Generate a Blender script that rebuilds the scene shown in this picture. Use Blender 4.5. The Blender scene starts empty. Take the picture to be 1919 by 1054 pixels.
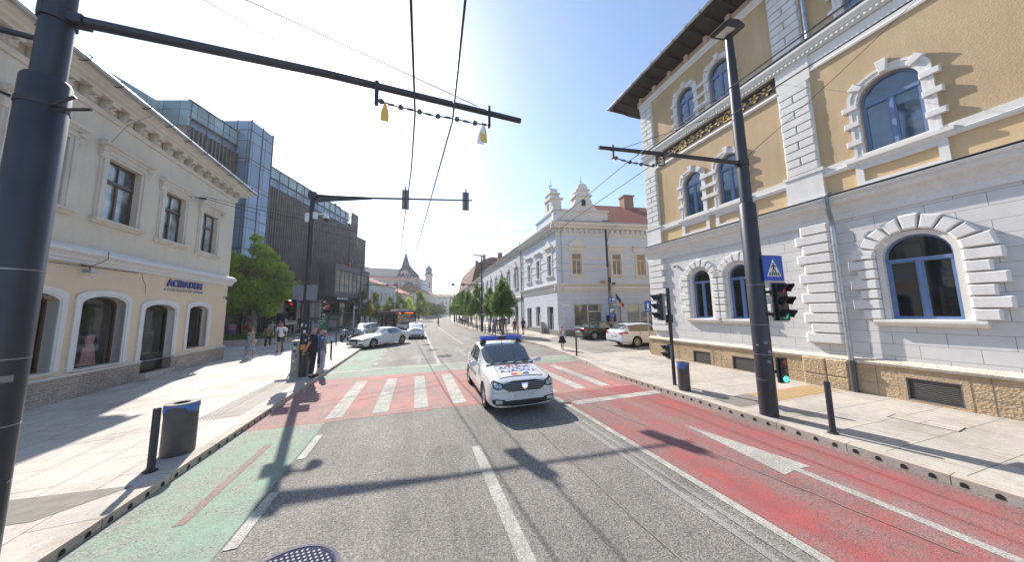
import bpy, bmesh, math, random
from mathutils import Vector, Matrix, noise
PI=math.pi
S=bpy.context.scene
COL=S.collection
# ---------------------------------------------------------------- camera, sky, sun, exposure
cam=bpy.data.cameras.new('camera'); camo=bpy.data.objects.new('camera',cam); COL.objects.link(camo)
cam.sensor_width=36.0; cam.lens=36.0*527/1919; cam.clip_start=0.05; cam.clip_end=4000
# rows of R (world from camera axes): right, forward, up of the street expressed in camera axes
up=Vector((879-959.5,527.0+4440.0,-527.0)).normalized()
fw=Vector((779-959.5,527.0-587.0,-527.0)); fw=(fw-up*fw.dot(up)).normalized()
rt=fw.cross(up)
M3=Matrix((rt,fw,up))
camo.matrix_world=Matrix.Translation((0,0,2.5))@M3.to_4x4()
S.camera=camo
SUN_EL=math.radians(40.5); SUN_AZ=math.radians(-15.4)   # azimuth from +Y towards +X
sdir=Vector((math.sin(SUN_AZ)*math.cos(SUN_EL),math.cos(SUN_AZ)*math.cos(SUN_EL),math.sin(SUN_EL)))
W=bpy.data.worlds.new('World'); S.world=W; W.use_nodes=True
nt=W.node_tree; bg=nt.nodes['Background']; sky=nt.nodes.new('ShaderNodeTexSky')
sky.sky_type='NISHITA'; sky.sun_disc=False; sky.sun_elevation=SUN_EL; sky.sun_rotation=SUN_AZ
sky.air_density=1.0; sky.dust_density=0.8; sky.ozone_density=1.3; sky.altitude=300
nt.links.new(sky.outputs[0],bg.inputs[0]); bg.inputs[1].default_value=0.15
sl=bpy.data.lights.new('sun','SUN'); sl.energy=5.0; sl.angle=math.radians(0.55); sl.color=(1.0,0.93,0.83)
so=bpy.data.objects.new('sun',sl); COL.objects.link(so); so.rotation_euler=(-sdir).to_track_quat('-Z','Y').to_euler(); so.location=(0,0,60)
S.view_settings.view_transform='Standard'; S.view_settings.look='None'; S.view_settings.exposure=0.78; S.view_settings.gamma=1
S.render.engine='CYCLES'
S.render.resolution_x=1024; S.render.resolution_y=563

# ---------------------------------------------------------------- materials
MATS={}
def nodes(name,rough=.8,metal=0,spec=.5):
    m=bpy.data.materials.new(name); m.use_nodes=True; t=m.node_tree; b=t.nodes['Principled BSDF']
    b.inputs['Roughness'].default_value=rough; b.inputs['Metallic'].default_value=metal
    b.inputs['Specular IOR Level'].default_value=spec
    MATS[name]=m
    return m,t,b
def N(t,k,**kw):
    n=t.nodes.new('ShaderNode'+k)
    for a,v in kw.items(): setattr(n,a,v)
    return n
def c4(c): return (c[0],c[1],c[2],1)
def mix(t,f,a,b,mode='MIX'):
    n=N(t,'Mix',data_type='RGBA',blend_type=mode)
    for i,v in ((0,f),(6,a),(7,b)):
        if hasattr(v,'links'): t.links.new(v,n.inputs[i])
        elif isinstance(v,(int,float)): n.inputs[i].default_value=v
        else: n.inputs[i].default_value=c4(v)
    return n.outputs[2]
def ramp(t,f,stops):
    r=N(t,'ValToRGB'); e=r.color_ramp.elements
    while len(e)<len(stops): e.new(.5)
    for i,(p,c) in enumerate(stops): e[i].position=p; e[i].color=c4(c) if not isinstance(c,(int,float)) else (c,c,c,1)
    t.links.new(f,r.inputs[0]); return r.outputs[0]
def noi(t,scale,detail=3,rough=.55,vec=None):
    n=N(t,'TexNoise'); n.inputs['Scale'].default_value=scale; n.inputs['Detail'].default_value=detail; n.inputs['Roughness'].default_value=rough
    if vec is not None: t.links.new(vec,n.inputs['Vector'])
    return n.outputs[0]
def objv(t): return N(t,'TexCoord').outputs['Object']
def mapv(t,v,scale=(1,1,1),rot=(0,0,0),loc=(0,0,0)):
    m=N(t,'Mapping'); m.inputs['Scale'].default_value=scale; m.inputs['Rotation'].default_value=rot; m.inputs['Location'].default_value=loc
    t.links.new(v,m.inputs[0]); return m.outputs[0]
def bump(t,b,h,strength=.3,dist=.02):
    n=N(t,'Bump'); n.inputs['Strength'].default_value=strength; n.inputs['Distance'].default_value=dist
    t.links.new(h,n.inputs['Height']); t.links.new(n.outputs[0],b.inputs['Normal']); return n
def plain(name,c,rough=.6,metal=0,var=.12,scale=6,spec=.5,bm=0,bs=60):
    """slightly uneven paint, metal, cloth"""
    m,t,b=nodes(name,rough,metal,spec); v=objv(t)
    f=noi(t,scale,4,.6,v); k=ramp(t,f,[(.3,1-var),(.7,1+var*.6)])
    t.links.new(mix(t,1.0,c,k,'MULTIPLY'),b.inputs['Base Color'])
    if bm: bump(t,b,noi(t,bs,3,.6,v),bm,.01)
    return m
def plaster(name,c,dirt=.10,gscale=90,gb=.25,streak=.08,dcol=(.35,.32,.28)):
    m,t,b=nodes(name,.9,0,.25); v=objv(t)
    big=noi(t,.7,4,.6,v); st=noi(t,1.0,4,.65,mapv(t,v,(3.2,3.2,.35)))
    col=mix(t,ramp(t,big,[(.42,0),(.8,dirt*2)]),c,dcol)
    col=mix(t,ramp(t,st,[(.48,0),(.80,streak*2.6)]),col,dcol)
    fine=noi(t,gscale*.25,5,.65,v)
    col=mix(t,1.0,col,ramp(t,fine,[(.3,.93),(.7,1.05)]),'MULTIPLY')
    t.links.new(col,b.inputs['Base Color']); bump(t,b,noi(t,gscale,2,.6,v),gb,.012)
    return m
def uvz(t):
    """facade coordinates (x+y along the wall, z up)"""
    s=N(t,'SeparateXYZ'); t.links.new(objv(t),s.inputs[0]); a=N(t,'Math'); a.operation='ADD'
    t.links.new(s.outputs[0],a.inputs[0]); t.links.new(s.outputs[1],a.inputs[1])
    c=N(t,'CombineXYZ'); t.links.new(a.outputs[0],c.inputs[0]); t.links.new(s.outputs[2],c.inputs[1]); return c.outputs[0]
def brickmat(name,c1,c2,mortar,bw,bh,ms=.01,rough=.85,bmp=.5,off=.5,flat=False,var=.12,rot=0,shift=(0,0,0),nscale=14,msm=.1,bias=0,fine=0):
    m,t,b=nodes(name,rough,0,.3); v=objv(t) if flat else uvz(t)
    if flat: v=mapv(t,v,(1,1,1),(0,0,rot),shift)
    elif shift!=(0,0,0): v=mapv(t,v,(1,1,1),(0,0,0),shift)
    k=N(t,'TexBrick'); k.offset=off; k.inputs['Scale'].default_value=1; k.inputs['Brick Width'].default_value=bw; k.inputs['Row Height'].default_value=bh
    k.inputs['Mortar Size'].default_value=ms; k.inputs['Mortar Smooth'].default_value=msm; k.inputs['Bias'].default_value=bias
    for i,c in (('Color1',c1),('Color2',c2),('Mortar',mortar)): k.inputs[i].default_value=c4(c)
    t.links.new(v,k.inputs['Vector']); o=objv(t)
    f=noi(t,nscale,5,.65,o); g=noi(t,1.1,4,.6,o)
    col=mix(t,1.0,k.outputs['Color'],ramp(t,f,[(.3,1-var),(.7,1+var)]),'MULTIPLY')
    col=mix(t,1.0,col,ramp(t,g,[(.3,1-var*.8),(.7,1+var*.6)]),'MULTIPLY')
    if flat:
        gm=N(t,'TexVoronoi'); gm.inputs['Scale'].default_value=4.5; t.links.new(o,gm.inputs[0]); col=mix(t,1.0,col,ramp(t,gm.outputs['Distance'],[(.05,.66),(.085,1.0)]),'MULTIPLY')
        sn=noi(t,.55,5,.65,mapv(t,o,(1,1,1),(0,0,0),(5,2,0))); col=mix(t,1.0,col,ramp(t,sn,[(.34,.78),(.47,1.0),(.66,1.07)]),'MULTIPLY')
    if fine: col=mix(t,1.0,col,ramp(t,noi(t,fine,2,.7,o),[(.35,.86),(.65,1.1)]),'MULTIPLY')
    t.links.new(col,b.inputs['Base Color'])
    inv=N(t,'Math'); inv.operation='SUBTRACT'; inv.inputs[0].default_value=1; t.links.new(k.outputs['Fac'],inv.inputs[1])
    ad=N(t,'Math'); ad.operation='MULTIPLY_ADD'; t.links.new(f,ad.inputs[0]); ad.inputs[1].default_value=.35; t.links.new(inv.outputs[0],ad.inputs[2])
    bump(t,b,ad.outputs[0],bmp,.015)
    return m
def glassmat(name,c=(.02,.025,.03),rough=.04,spec=1.0,wav=.02,var=.5):
    m,t,b=nodes(name,rough,0,spec); b.inputs['IOR'].default_value=1.65; v=objv(t)
    f=noi(t,1.3,3,.6,v); t.links.new(mix(t,ramp(t,f,[(.35,0),(.65,1)]),[x*(1-var) for x in c],[x*(1+var) for x in c]),b.inputs['Base Color'])
    if wav: bump(t,b,noi(t,1.6,1,.4,v),wav,.05)
    return m
def glow(name,c,strength):
    m,t,b=nodes(name,.3); b.inputs['Base Color'].default_value=c4(c); b.inputs['Emission Color'].default_value=c4(c); b.inputs['Emission Strength'].default_value=strength; return m

# ---------------------------------------------------------------- mesh collector
OW={}      # object -> world matrix
def Wm(o): return OW.get(o.name,Matrix.Identity(4)) if o else Matrix.Identity(4)
class MB:
    def __init__(s,M=None): s.v=[]; s.f=[]; s.mi=[]; s.M=M or Matrix.Identity(4); s.k=0
    def add(s,vs,fs):
        n=len(s.v); M=s.M; s.v+= [M@Vector(p) for p in vs]; s.f+=[tuple(i+n for i in f) for f in fs]; s.mi+=[s.k]*len(fs)
    def quad(s,a,b,c,d): s.add([a,b,c,d],[(0,1,2,3)])
    def box(s,x0,x1,y0,y1,z0,z1):
        s.add([(x0,y0,z0),(x1,y0,z0),(x1,y1,z0),(x0,y1,z0),(x0,y0,z1),(x1,y0,z1),(x1,y1,z1),(x0,y1,z1)],
              [(0,3,2,1),(4,5,6,7),(0,1,5,4),(1,2,6,5),(2,3,7,6),(3,0,4,7)])
    def cbox(s,c,sz): s.box(c[0]-sz[0]/2,c[0]+sz[0]/2,c[1]-sz[1]/2,c[1]+sz[1]/2,c[2]-sz[2]/2,c[2]+sz[2]/2)
    def prism(s,poly,y0,y1,bev=0,ax='y'):
        """polygon in (x,z), extruded along y from y0 to y1; bev insets the y1 face"""
        n=len(poly); cx=sum(p[0] for p in poly)/n; cz=sum(p[1] for p in poly)/n
        P=[]
        def pt(x,z,y): return (x,y,z) if ax=='y' else ((y,x,z) if ax=='x' else (x,z,y))
        for x,z in poly: P.append(pt(x,z,y0))
        if bev:
            ym=y1-(bev if y1>y0 else -bev)
            for x,z in poly: P.append(pt(x,z,ym))
            for x,z in poly:
                dx,dz=x-cx,z-cz; l=math.hypot(dx,dz) or 1; k=max(0,1-bev*1.3/l); P.append(pt(cx+dx*k,cz+dz*k,y1))
            L=3
        else:
            for x,z in poly: P.append(pt(x,z,y1))
            L=2
        F=[tuple(range(n-1,-1,-1)),tuple(range((L-1)*n,L*n))]
        for l in range(L-1):
            for i in range(n):
                j=(i+1)%n; F.append((l*n+i,l*n+j,(l+1)*n+j,(l+1)*n+i))
        s.add(P,F)
    def bbox(s,x0,x1,z0,z1,y0,y1,bev=.03): s.prism([(x0,z0),(x1,z0),(x1,z1),(x0,z1)],y0,y1,bev)
    def tube(s,pts,r,n=8,cap=True):
        pts=[Vector(p) for p in pts]; rs=r if isinstance(r,(list,tuple)) else [r]*len(pts); P=[];F=[]
        d0=(pts[1]-pts[0]).normalized(); ref=Vector((0,0,1)) if abs(d0.z)<.9 else Vector((1,0,0)); u=d0.cross(ref).normalized()
        for i,p in enumerate(pts):
            d=((pts[min(i+1,len(pts)-1)]-pts[max(i-1,0)])).normalized(); u=(u-d*u.dot(d)); u=u.normalized() if u.length>1e-6 else d.orthogonal().normalized(); w=d.cross(u)
            for k in range(n): a=2*PI*k/n; P.append(p+(u*math.cos(a)+w*math.sin(a))*rs[i])
        for i in range(len(pts)-1):
            for k in range(n): j=(k+1)%n; F.append((i*n+k,i*n+j,(i+1)*n+j,(i+1)*n+k))
        if cap: F.append(tuple(range(n-1,-1,-1))); F.append(tuple(range((len(pts)-1)*n,len(pts)*n)))
        s.add(P,F)
    def lathe(s,prof,c=(0,0,0),n=20,sx=1,sy=1):
        P=[];F=[]
        for r,z in prof:
            for k in range(n): a=2*PI*k/n; P.append((c[0]+r*math.cos(a)*sx,c[1]+r*math.sin(a)*sy,c[2]+z))
        for i in range(len(prof)-1):
            for k in range(n): j=(k+1)%n; F.append((i*n+k,i*n+j,(i+1)*n+j,(i+1)*n+k))
        F.append(tuple(range(n-1,-1,-1))); F.append(tuple(range((len(prof)-1)*n,len(prof)*n)))
        s.add(P,F)
    def ball(s,c,r,n=12,m=8):
        r=r if isinstance(r,(tuple,list)) else (r,r,r); P=[];F=[]
        for i in range(m+1):
            th=PI*i/m
            for k in range(n): a=2*PI*k/n; P.append((c[0]+r[0]*math.sin(th)*math.cos(a),c[1]+r[1]*math.sin(th)*math.sin(a),c[2]+r[2]*math.cos(th)))
        for i in range(m):
            for k in range(n): j=(k+1)%n; F.append((i*n+k,(i+1)*n+k,(i+1)*n+j,i*n+j))
        s.add(P,F)
    def build(s,name,mats,parent=None,smooth=False,normals=True):
        me=bpy.data.meshes.new(name); inv=Wm(parent).inverted()
        me.from_pydata([inv@v for v in s.v],[],s.f)
        for m in (mats if isinstance(mats,(list,tuple)) else [mats]): me.materials.append(MATS[m] if isinstance(m,str) else m)
        for p,k in zip(me.polygons,s.mi): p.material_index=k; p.use_smooth=bool(smooth)
        if normals or smooth:
            b=bmesh.new(); b.from_mesh(me)
            if smooth: bmesh.ops.remove_doubles(b,verts=b.verts,dist=1e-5)
            bmesh.ops.recalc_face_normals(b,faces=b.faces); b.to_mesh(me); b.free()
        if smooth and smooth is not True: me.set_sharp_from_angle(angle=math.radians(smooth))
        me.update(); o=bpy.data.objects.new(name,me); COL.objects.link(o)
        if parent: o.parent=parent; 
        OW[o.name]=Wm(parent).copy()
        return o
def tag(o,label=None,cat=None,group=None,kind=None):
    if label: o['label']=label
    if cat: o['category']=cat
    if group: o['group']=group
    if kind: o['kind']=kind
    return o
def thing(name,label,cat,loc=(0,0,0),rz=0,group=None):
    o=bpy.data.objects.new(name,None); COL.objects.link(o); o.location=loc; o.rotation_euler=(0,0,rz); o.empty_display_size=.2
    OW[o.name]=Matrix.Translation(loc)@Matrix.Rotation(rz,4,'Z'); return tag(o,label,cat,group)
def dup(root,loc,rz=0,label=None,scale=None):
    r=root.copy(); COL.objects.link(r); r.location=loc; r.rotation_euler=(0,0,rz)
    if scale: r.scale=scale if isinstance(scale,(tuple,list)) else (scale,)*3
    if label: r['label']=label
    def rec(a,b):
        for ch in list(a.children):
            c=ch.copy(); COL.objects.link(c); c.parent=b; rec(ch,c)
    rec(root,r); return r
def move(root,loc,rz=0,scale=None):
    root.location=loc; root.rotation_euler=(0,0,rz)
    if scale: root.scale=scale if isinstance(scale,(tuple,list)) else (scale,)*3
    return root
def frameM(o2,d2,out2,z=0):
    """facade frame: local x along the wall, local y OUT of the wall, z up"""
    return Matrix(((d2[0],out2[0],0,o2[0]),(d2[1],out2[1],0,o2[1]),(0,0,1,z),(0,0,0,1)))
def text_mesh(name,body,size,mat,M,parent,ext=.005,sp=1.0,align='CENTER',sx=1.0,bold=0):
    cu=bpy.data.curves.new(name,'FONT'); cu.body=body; cu.size=size; cu.extrude=ext; cu.align_x=align; cu.space_character=sp; cu.offset=bold; cu.resolution_u=3
    to=bpy.data.objects.new(name+'_tmp',cu); COL.objects.link(to); bpy.context.view_layer.update()
    me=bpy.data.meshes.new_from_object(to.evaluated_get(bpy.context.evaluated_depsgraph_get()))
    bpy.data.objects.remove(to); bpy.data.curves.remove(cu)
    T=Wm(parent).inverted()@M@Matrix.Diagonal((sx,1,1,1)); me.transform(T); me.materials.clear(); me.materials.append(MATS[mat])
    if T.determinant()<0: me.flip_normals()
    o=bpy.data.objects.new(name,me); COL.objects.link(o)
    if parent: o.parent=parent
    OW[o.name]=Wm(parent).copy(); return o

# ---------------------------------------------------------------- facade helpers (in facade frames)
def contour(op,ins=0,seg=12):
    """outline of an opening (a,b,z0,z1,rise) inset by ins, from lower left round the top to lower right"""
    a,b,z0,z1,r=op; a+=ins; b-=ins; z1-=ins; z0+=ins
    if r<=0: return [(a,z0),(a,z1),(b,z1),(b,z0)]
    cx=(a+b)/2; hw=(b-a)/2; rr=max(.01,r-(ins if r>=hw*.95 else 0)); rr=min(rr,z1-z0-.01)
    return [(a,z0)]+[(cx-hw*math.cos(PI*i/seg),z1-rr+rr*math.sin(PI*i/seg)) for i in range(seg+1)]+[(b,z0)]
def wall_skin(mb,s0,s1,z0,z1,ops,e=0,depth=.25):
    xs=sorted(set([s0,s1]+[x for o in ops for x in o[:2] if s0<x<s1])); zs=sorted(set([z0,z1]+[z for o in ops for z in o[2:4] if z0<z<z1]))
    for i in range(len(xs)-1):
        for j in range(len(zs)-1):
            cx=(xs[i]+xs[i+1])/2; cz=(zs[j]+zs[j+1])/2
            if any(o[0]<cx<o[1] and o[2]<cz<o[3] for o in ops): continue
            mb.quad((xs[i],e,zs[j]),(xs[i+1],e,zs[j]),(xs[i+1],e,zs[j+1]),(xs[i],e,zs[j+1]))
    for o in ops:
        C=contour(o)
        if o[4]>0:
            A=C[1:-1]; n=len(A); m=n//2
            mb.add([(o[0],e,o[3])]+[(x,e,z) for x,z in A[:m+1]],[tuple(range(m+2))])
            mb.add([(o[1],e,o[3])]+[(x,e,z) for x,z in A[m:]],[tuple(range(n-m+1))])
        R=C+[C[0]]
        for p,q in zip(R[:-1],R[1:]): mb.quad((p[0],e,p[1]),(q[0],e,q[1]),(q[0],e-depth,q[1]),(p[0],e-depth,p[1]))
def ring(mb,op,w0,w1,e0,e1,bottom=False):
    """band between contour inset w0 and w1 with front at e1, back at e0"""
    A=contour(op,w0); B=contour(op,w1)
    if not bottom: A=[(A[0][0],op[2])]+A[1:-1]+[(A[-1][0],op[2])]; B=[(B[0][0],op[2])]+B[1:-1]+[(B[-1][0],op[2])]
    n=len(A); P=[(x,e1,z) for x,z in A]+[(x,e1,z) for x,z in B]+[(x,e0,z) for x,z in A]+[(x,e0,z) for x,z in B]; F=[]
    R=range(n) if bottom else range(n-1)
    for i in R:
        j=(i+1)%n; F+=[(i,j,n+j,n+i),(2*n+i,2*n+j,j,i),(n+i,n+j,3*n+j,3*n+i)]
    if not bottom: F+=[(0,n,3*n,2*n),(n-1,2*n-1,4*n-1,3*n-1)]
    mb.add(P,F)
def pane_at(mb,op,ins,e):
    C=contour(op,ins); mb.add([(x,e,z) for x,z in C],[tuple(range(len(C)))])
def profile(mb,s0,s1,prof,e=0):
    """moulding: prof = [(out,z)...] polygon extruded along the wall"""
    n=len(prof); P=[(s0,e+o,z) for o,z in prof]+[(s1,e+o,z) for o,z in prof]
    F=[tuple(range(n)),tuple(range(2*n-1,n-1,-1))]+[(i,(i+1)%n,n+(i+1)%n,n+i) for i in range(n)]
    mb.add(P,F)
def window(parent,F,op,mf,mp,fw=.06,e=-.12,transom=None,mull=1,bars=(),name='window',fd=.05,label=None):
    """glazed timber window: frame mesh + pane sub-part. transom = z of cross bar"""
    mb=MB(F); ring(mb,op,.0,fw,e-fd,e,True); a,b,z0,z1,r=op; cx=(a+b)/2
    top=transom if transom else z1
    if transom: mb.box(a+fw,b-fw,e-fd,e+.015,transom-.04,transom+.04)
    if mull:
        for k in range(mull): x=a+(b-a)*(k+1)/(mull+1); mb.box(x-.035,x+.035,e-fd,e+.008,z0+fw,(top-.04) if transom else z1-fw-.002)
    for kind,p,q0,q1 in bars:
        if kind=='h': mb.box(q0,q1,e-fd,e-.002,p-.015,p+.015)
        else: mb.box(p-.02,p+.02,e-fd,e-.002,q0,q1)
    w=mb.build(name,mf,parent)
    if label: w['label']=label
    g=MB(F); pane_at(g,op,fw*.5,e-fd*.6); g.build('pane',mp,w,normals=False)
    return w
# ================================================================ GROUND MATERIALS
def asphalt(name,base,paint=None,cover=.5,pscale=1.3,speck=1.0,rough=.82,fade=None,tracks=False,bumpk=.5,patch=.55):
    """worn asphalt, optionally with a coloured coating rubbed through to the stones"""
    m,t,b=nodes(name,rough,0,.35); v=objv(t)
    agg=N(t,'TexVoronoi'); agg.inputs['Scale'].default_value=75; t.links.new(v,agg.inputs['Vector'])
    fine=noi(t,160,2,.7,v); mid=noi(t,24,4,.7,v); big=noi(t,.55,5,.62,v); med=noi(t,3.2,4,.65,v)
    st=ramp(t,agg.outputs['Color'],[(.1,1-.45*speck),(.55,1.0),(.95,1+.45*speck)])
    col=mix(t,1.0,base,st,'MULTIPLY')
    col=mix(t,1.0,col,ramp(t,fine,[(.32,.70),(.6,1.15)]),'MULTIPLY')
    col=mix(t,1.0,col,ramp(t,mid,[(.3,.80),(.7,1.15)]),'MULTIPLY')
    col=mix(t,1.0,col,ramp(t,big,[(.3,.82),(.72,1.16)]),'MULTIPLY')
    trk=noi(t,1.0,4,.6,mapv(t,v,(1.5,.10,1))); pat=noi(t,.9,2,.5,mapv(t,v,(1,.55,1),(0,0,.3),(3,1,0)))
    col=mix(t,1.0,col,ramp(t,trk,[(.36,.84),(.5,1.0),(.66,1.12)]),'MULTIPLY'); col=mix(t,1.0,col,ramp(t,pat,[(.30,.80),(.36,1.0)]),'MULTIPLY')
    pit=N(t,'TexVoronoi'); pit.inputs['Scale'].default_value=34; t.links.new(v,pit.inputs['Vector'])
    col=mix(t,1.0,col,ramp(t,pit.outputs['Distance'],[(.10,.42),(.26,1.0)]),'MULTIPLY')
    if paint:
        a=N(t,'Math'); a.operation='MULTIPLY_ADD'; t.links.new(big,a.inputs[0]); a.inputs[1].default_value=patch
        a2=N(t,'Math'); a2.operation='MULTIPLY_ADD'; t.links.new(med,a2.inputs[0]); a2.inputs[1].default_value=.35
        a3=N(t,'Math'); a3.operation='MULTIPLY'; t.links.new(agg.outputs['Color'],a3.inputs[0]); a3.inputs[1].default_value=.22
        t.links.new(a2.outputs[0],a.inputs[2]); t.links.new(a3.outputs[0],a2.inputs[2])
        pc=mix(t,1.0,paint,ramp(t,fine,[(.3,.72),(.65,1.12)]),'MULTIPLY')
        pc=mix(t,1.0,pc,ramp(t,med,[(.3,.86),(.7,1.1)]),'MULTIPLY')
        wr=mix(t,1.0,a.outputs[0],ramp(t,trk,[(.34,1.12),(.62,.90)]),'MULTIPLY'); wr=mix(t,1.0,wr,ramp(t,pit.outputs['Distance'],[(.06,.7),(.25,1)]),'MULTIPLY')
        f=ramp(t,wr,[(cover-.16,.10),(cover+.08,.97)])
        if fade:    # coating rubbed off along the kerb (in x)
            s=N(t,'SeparateXYZ'); t.links.new(v,s.inputs[0]); mr=N(t,'MapRange'); mr.inputs[1].default_value=fade[0]; mr.inputs[2].default_value=fade[1]; mr.inputs[3].default_value=1; mr.inputs[4].default_value=.0
            t.links.new(s.outputs[0],mr.inputs[0]); f=mix(t,1.0,f,mr.outputs[0],'MULTIPLY')
        col=mix(t,f,col,pc)
    t.links.new(col,b.inputs['Base Color'])
    h=mix(t,.5,agg.outputs['Distance'],mid); bump(t,b,h,bumpk,.012)
    return m
asphalt('asphalt',(.196,.184,.168),speck=1.15,bumpk=.8)
asphalt('asphalt_side',(.25,.235,.21),speck=.5)
asphalt('red_coat',(.22,.17,.16),(.31,.075,.075),.60,fade=(6.75,7.05))
asphalt('red_cross',(.24,.19,.175),(.40,.165,.15),.60)
asphalt('green_coat',(.26,.25,.22),(.20,.31,.235),.62,speck=1.2)
asphalt('white_paint',(.26,.25,.23),(.49,.475,.44),.54,patch=.35,speck=.5)
asphalt('worn_white',(.225,.215,.205),(.42,.41,.39),.78,patch=.5,speck=.7)
asphalt('brown_strip',(.23,.17,.15),speck=.35)
asphalt('line_grey',(.25,.24,.225),(.40,.385,.36),.66,patch=.4,speck=.6)
brickmat('slabs_left',(.455,.425,.385),(.425,.395,.36),(.20,.145,.13),1.2,.62,.008,.75,.25,.37,True,.10,math.radians(86),nscale=9,bias=-.1,fine=55)
brickmat('slabs_right',(.41,.375,.33),(.38,.345,.305),(.18,.16,.135),1.25,.72,.008,.8,.25,.42,True,.12,math.radians(2),nscale=9,fine=55)
brickmat('kerb_stone',(.44,.39,.335),(.39,.35,.30),(.12,.10,.09),1.0,3,.006,.8,.3,0,True,.12,math.radians(90),(0,-1.5,0),12,fine=60)
plain('dark_slot',(.02,.018,.016),.9)
plain('slab_dark',(.20,.185,.165),.8,0,.2,8,.3,.2)
plain('slab_yellow',(.36,.25,.13),.8,0,.25,6,.3,.2)
plain('tactile',(.42,.39,.35),.8,0,.08,8,.3)
plain('iron',(.035,.035,.07),.85,0,.3,14,.1); plain('stud',(.30,.30,.33),.7,0)
plain('cast_iron_rim',(.08,.075,.12),.8,0,.3,14)
brickmat('grating_iron',(.06,.06,.065),(.05,.05,.055),(.012,.012,.012),.06,.06,.02,.6,.6,0,True,.2)
# ================================================================ GROUND, ROAD, PAVEMENTS
def sheet(name,poly,z,mat,thick=0,kind='structure',parent=None,bot=None):
    mb=MB(); n=len(poly)
    if thick: mb.prism(poly,bot if bot is not None else z-thick,z,0,'z')
    else: mb.add([(x,y,z) for x,y in poly],[tuple(range(n))])
    o=mb.build(name,mat,parent)
    if not thick and o.data.polygons[0].normal.z<0: o.data.flip_normals()
    if kind: o['kind']=kind
    return o
sheet('ground',[(-900,-200),(900,-200),(900,1600),(-900,1600)],-.03,'asphalt_side')
RL=[(-3.47,-30),(-3.47,22),(-4.4,34),(-6.4,44),(-6.5,52),(-2.2,64),(.3,77.6),(4.2,112),(10,160),(22,230)]
RR=[(7.07,-30),(7.07,9.6),(7.45,11.2),(8.0,14.3),(8.35,17.5),(8.25,20.5),(7.85,24.7),(7.25,33),(7.2,39.5),(7.55,64),(8.9,74),(11.8,112),(17.5,155),(32,228)]
# road as a strip of quads so its surface is one sheet
sheet('road',RL+RR[::-1],0,'asphalt')
def offs(P,d):
    Q=[]
    for i,p in enumerate(P):
        a=Vector(P[max(0,i-1)]); b=Vector(P[min(len(P)-1,i+1)]); t=(b-a).normalized(); n=Vector((t.y,-t.x)); q=Vector(p)+n*d; Q.append((q.x,q.y))
    return Q
KW=.16
RLo=offs(RL,-KW); RRo=offs(RR,KW)
sheet('pavement_left',RLo+[(-60,230),(-60,-30)],.13,'slabs_left',thick=.16)
sheet('pavement_right',RRo[::-1]+[(60,-30),(60,228)],.13,'slabs_right',thick=.16)
def kerb(name,P,Po,holes_x,hy0,hy1,step,side):
    mb=MB(); n=len(P)
    def zt(y): return .13
    for i in range(n-1):
        a,b,c,d=P[i],P[i+1],Po[i+1],Po[i]
        zs=[zt(q[1]) for q in (a,b,c,d)]
        mb.add([(a[0],a[1],-.02),(b[0],b[1],-.02),(c[0],c[1],-.02),(d[0],d[1],-.02),(a[0],a[1],.125),(b[0],b[1],.125),(c[0],c[1],.134),(d[0],d[1],.134)],
          [(0,1,2,3),(4,5,6,7),(0,1,5,4),(3,2,6,7)])
    mb.k=1; y=hy0
    while y<hy1:    # half-round drainage mouths
        x=holes_x+side*.003; w=.034; z0=.018
        pts=[(x,y-w,z0),(x,y+w,z0)]+[(x,y+w*math.cos(a),z0+.03+.034*math.sin(a)) for a in [PI*k/8 for k in range(9)]]
        mb.add(pts,[tuple(range(len(pts)))]); y+=step
    o=mb.build(name,['kerb_stone','dark_slot'],normals=False); o['kind']='structure'; return o
kerb('kerb_left',RL,RLo,-3.47,1.1,9.3,.25,1)
kerb('kerb_right',RR,RRo,7.07,-2.6,8.9,.25,-1)
z1,z2,z3=.004,.008,.012
Cx=(-3.46,7.06)
sheet('red_crossing',[(-3.46,7.85),(7.06,7.80),(7.06,9.6),(7.44,11.2),(7.66,12.35),(-3.46,12.75)],z1,'red_cross')
sheet('red_bus_lane',[(3.95,-20),(7.06,-20),(7.06,7.80),(3.95,7.83)],z1,'red_coat')
sheet('green_cycle_lane',[(-3.46,-20),(-1.93,-20),(-1.93,7.85),(-3.46,7.85)],z1,'green_coat')
sheet('green_crossing_band',[(-3.46,12.75),(7.66,12.35),(7.97,14.1),(-3.46,14.75)],z1,'green_coat')
sheet('green_cycle_lane_far',[(-3.46,14.75),(-1.9,14.68),(-1.9,21.8),(-3.47,22.0)],z1,'green_coat')
MK=[]
def mark(pts,mat='white_paint',z=None): MK.append((pts,mat,z or z2))
def bar(x0,x1,y0,y1,mat='white_paint',z=None): mark([(x0,y0),(x1,y0),(x1,y1),(x0,y1)],mat,z)
for i,x in enumerate((-1.82,-.80,.19,1.20,2.2,3.15,4.02,5.03,5.95)): bar(x-.18,x+.18,8.05,11.92)
bar(4.08,6.95,6.76,7.06); bar(3.80,3.93,-20,7.55); bar(1.02,1.19,-3,5.45); bar(1.02,1.19,-8,-5)
for y in (-3.9,-1.9,.1,2.1,4.1,6.07): bar(-1.90,-1.77,y,y+1.02)
bar(-3.46,7.9,14.02,14.20)
bar(1.04,1.2,14.3,47)
bar(3.42,3.56,22,47)
for y in range(50,120,4): bar(1.1+ (y-50)*.055,1.24+(y-50)*.055,y,y+2)
for y in (15.2,16.9,18.4,20.1): bar(-1.88,-1.72,y,y+.75)
mark([(5.51,4.85),(5.88,2.93),(5.70,2.95),(5.66,2.95),(5.52,2.95),(5.24,2.93)]); bar(5.52,5.66,-2,2.95)
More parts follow.
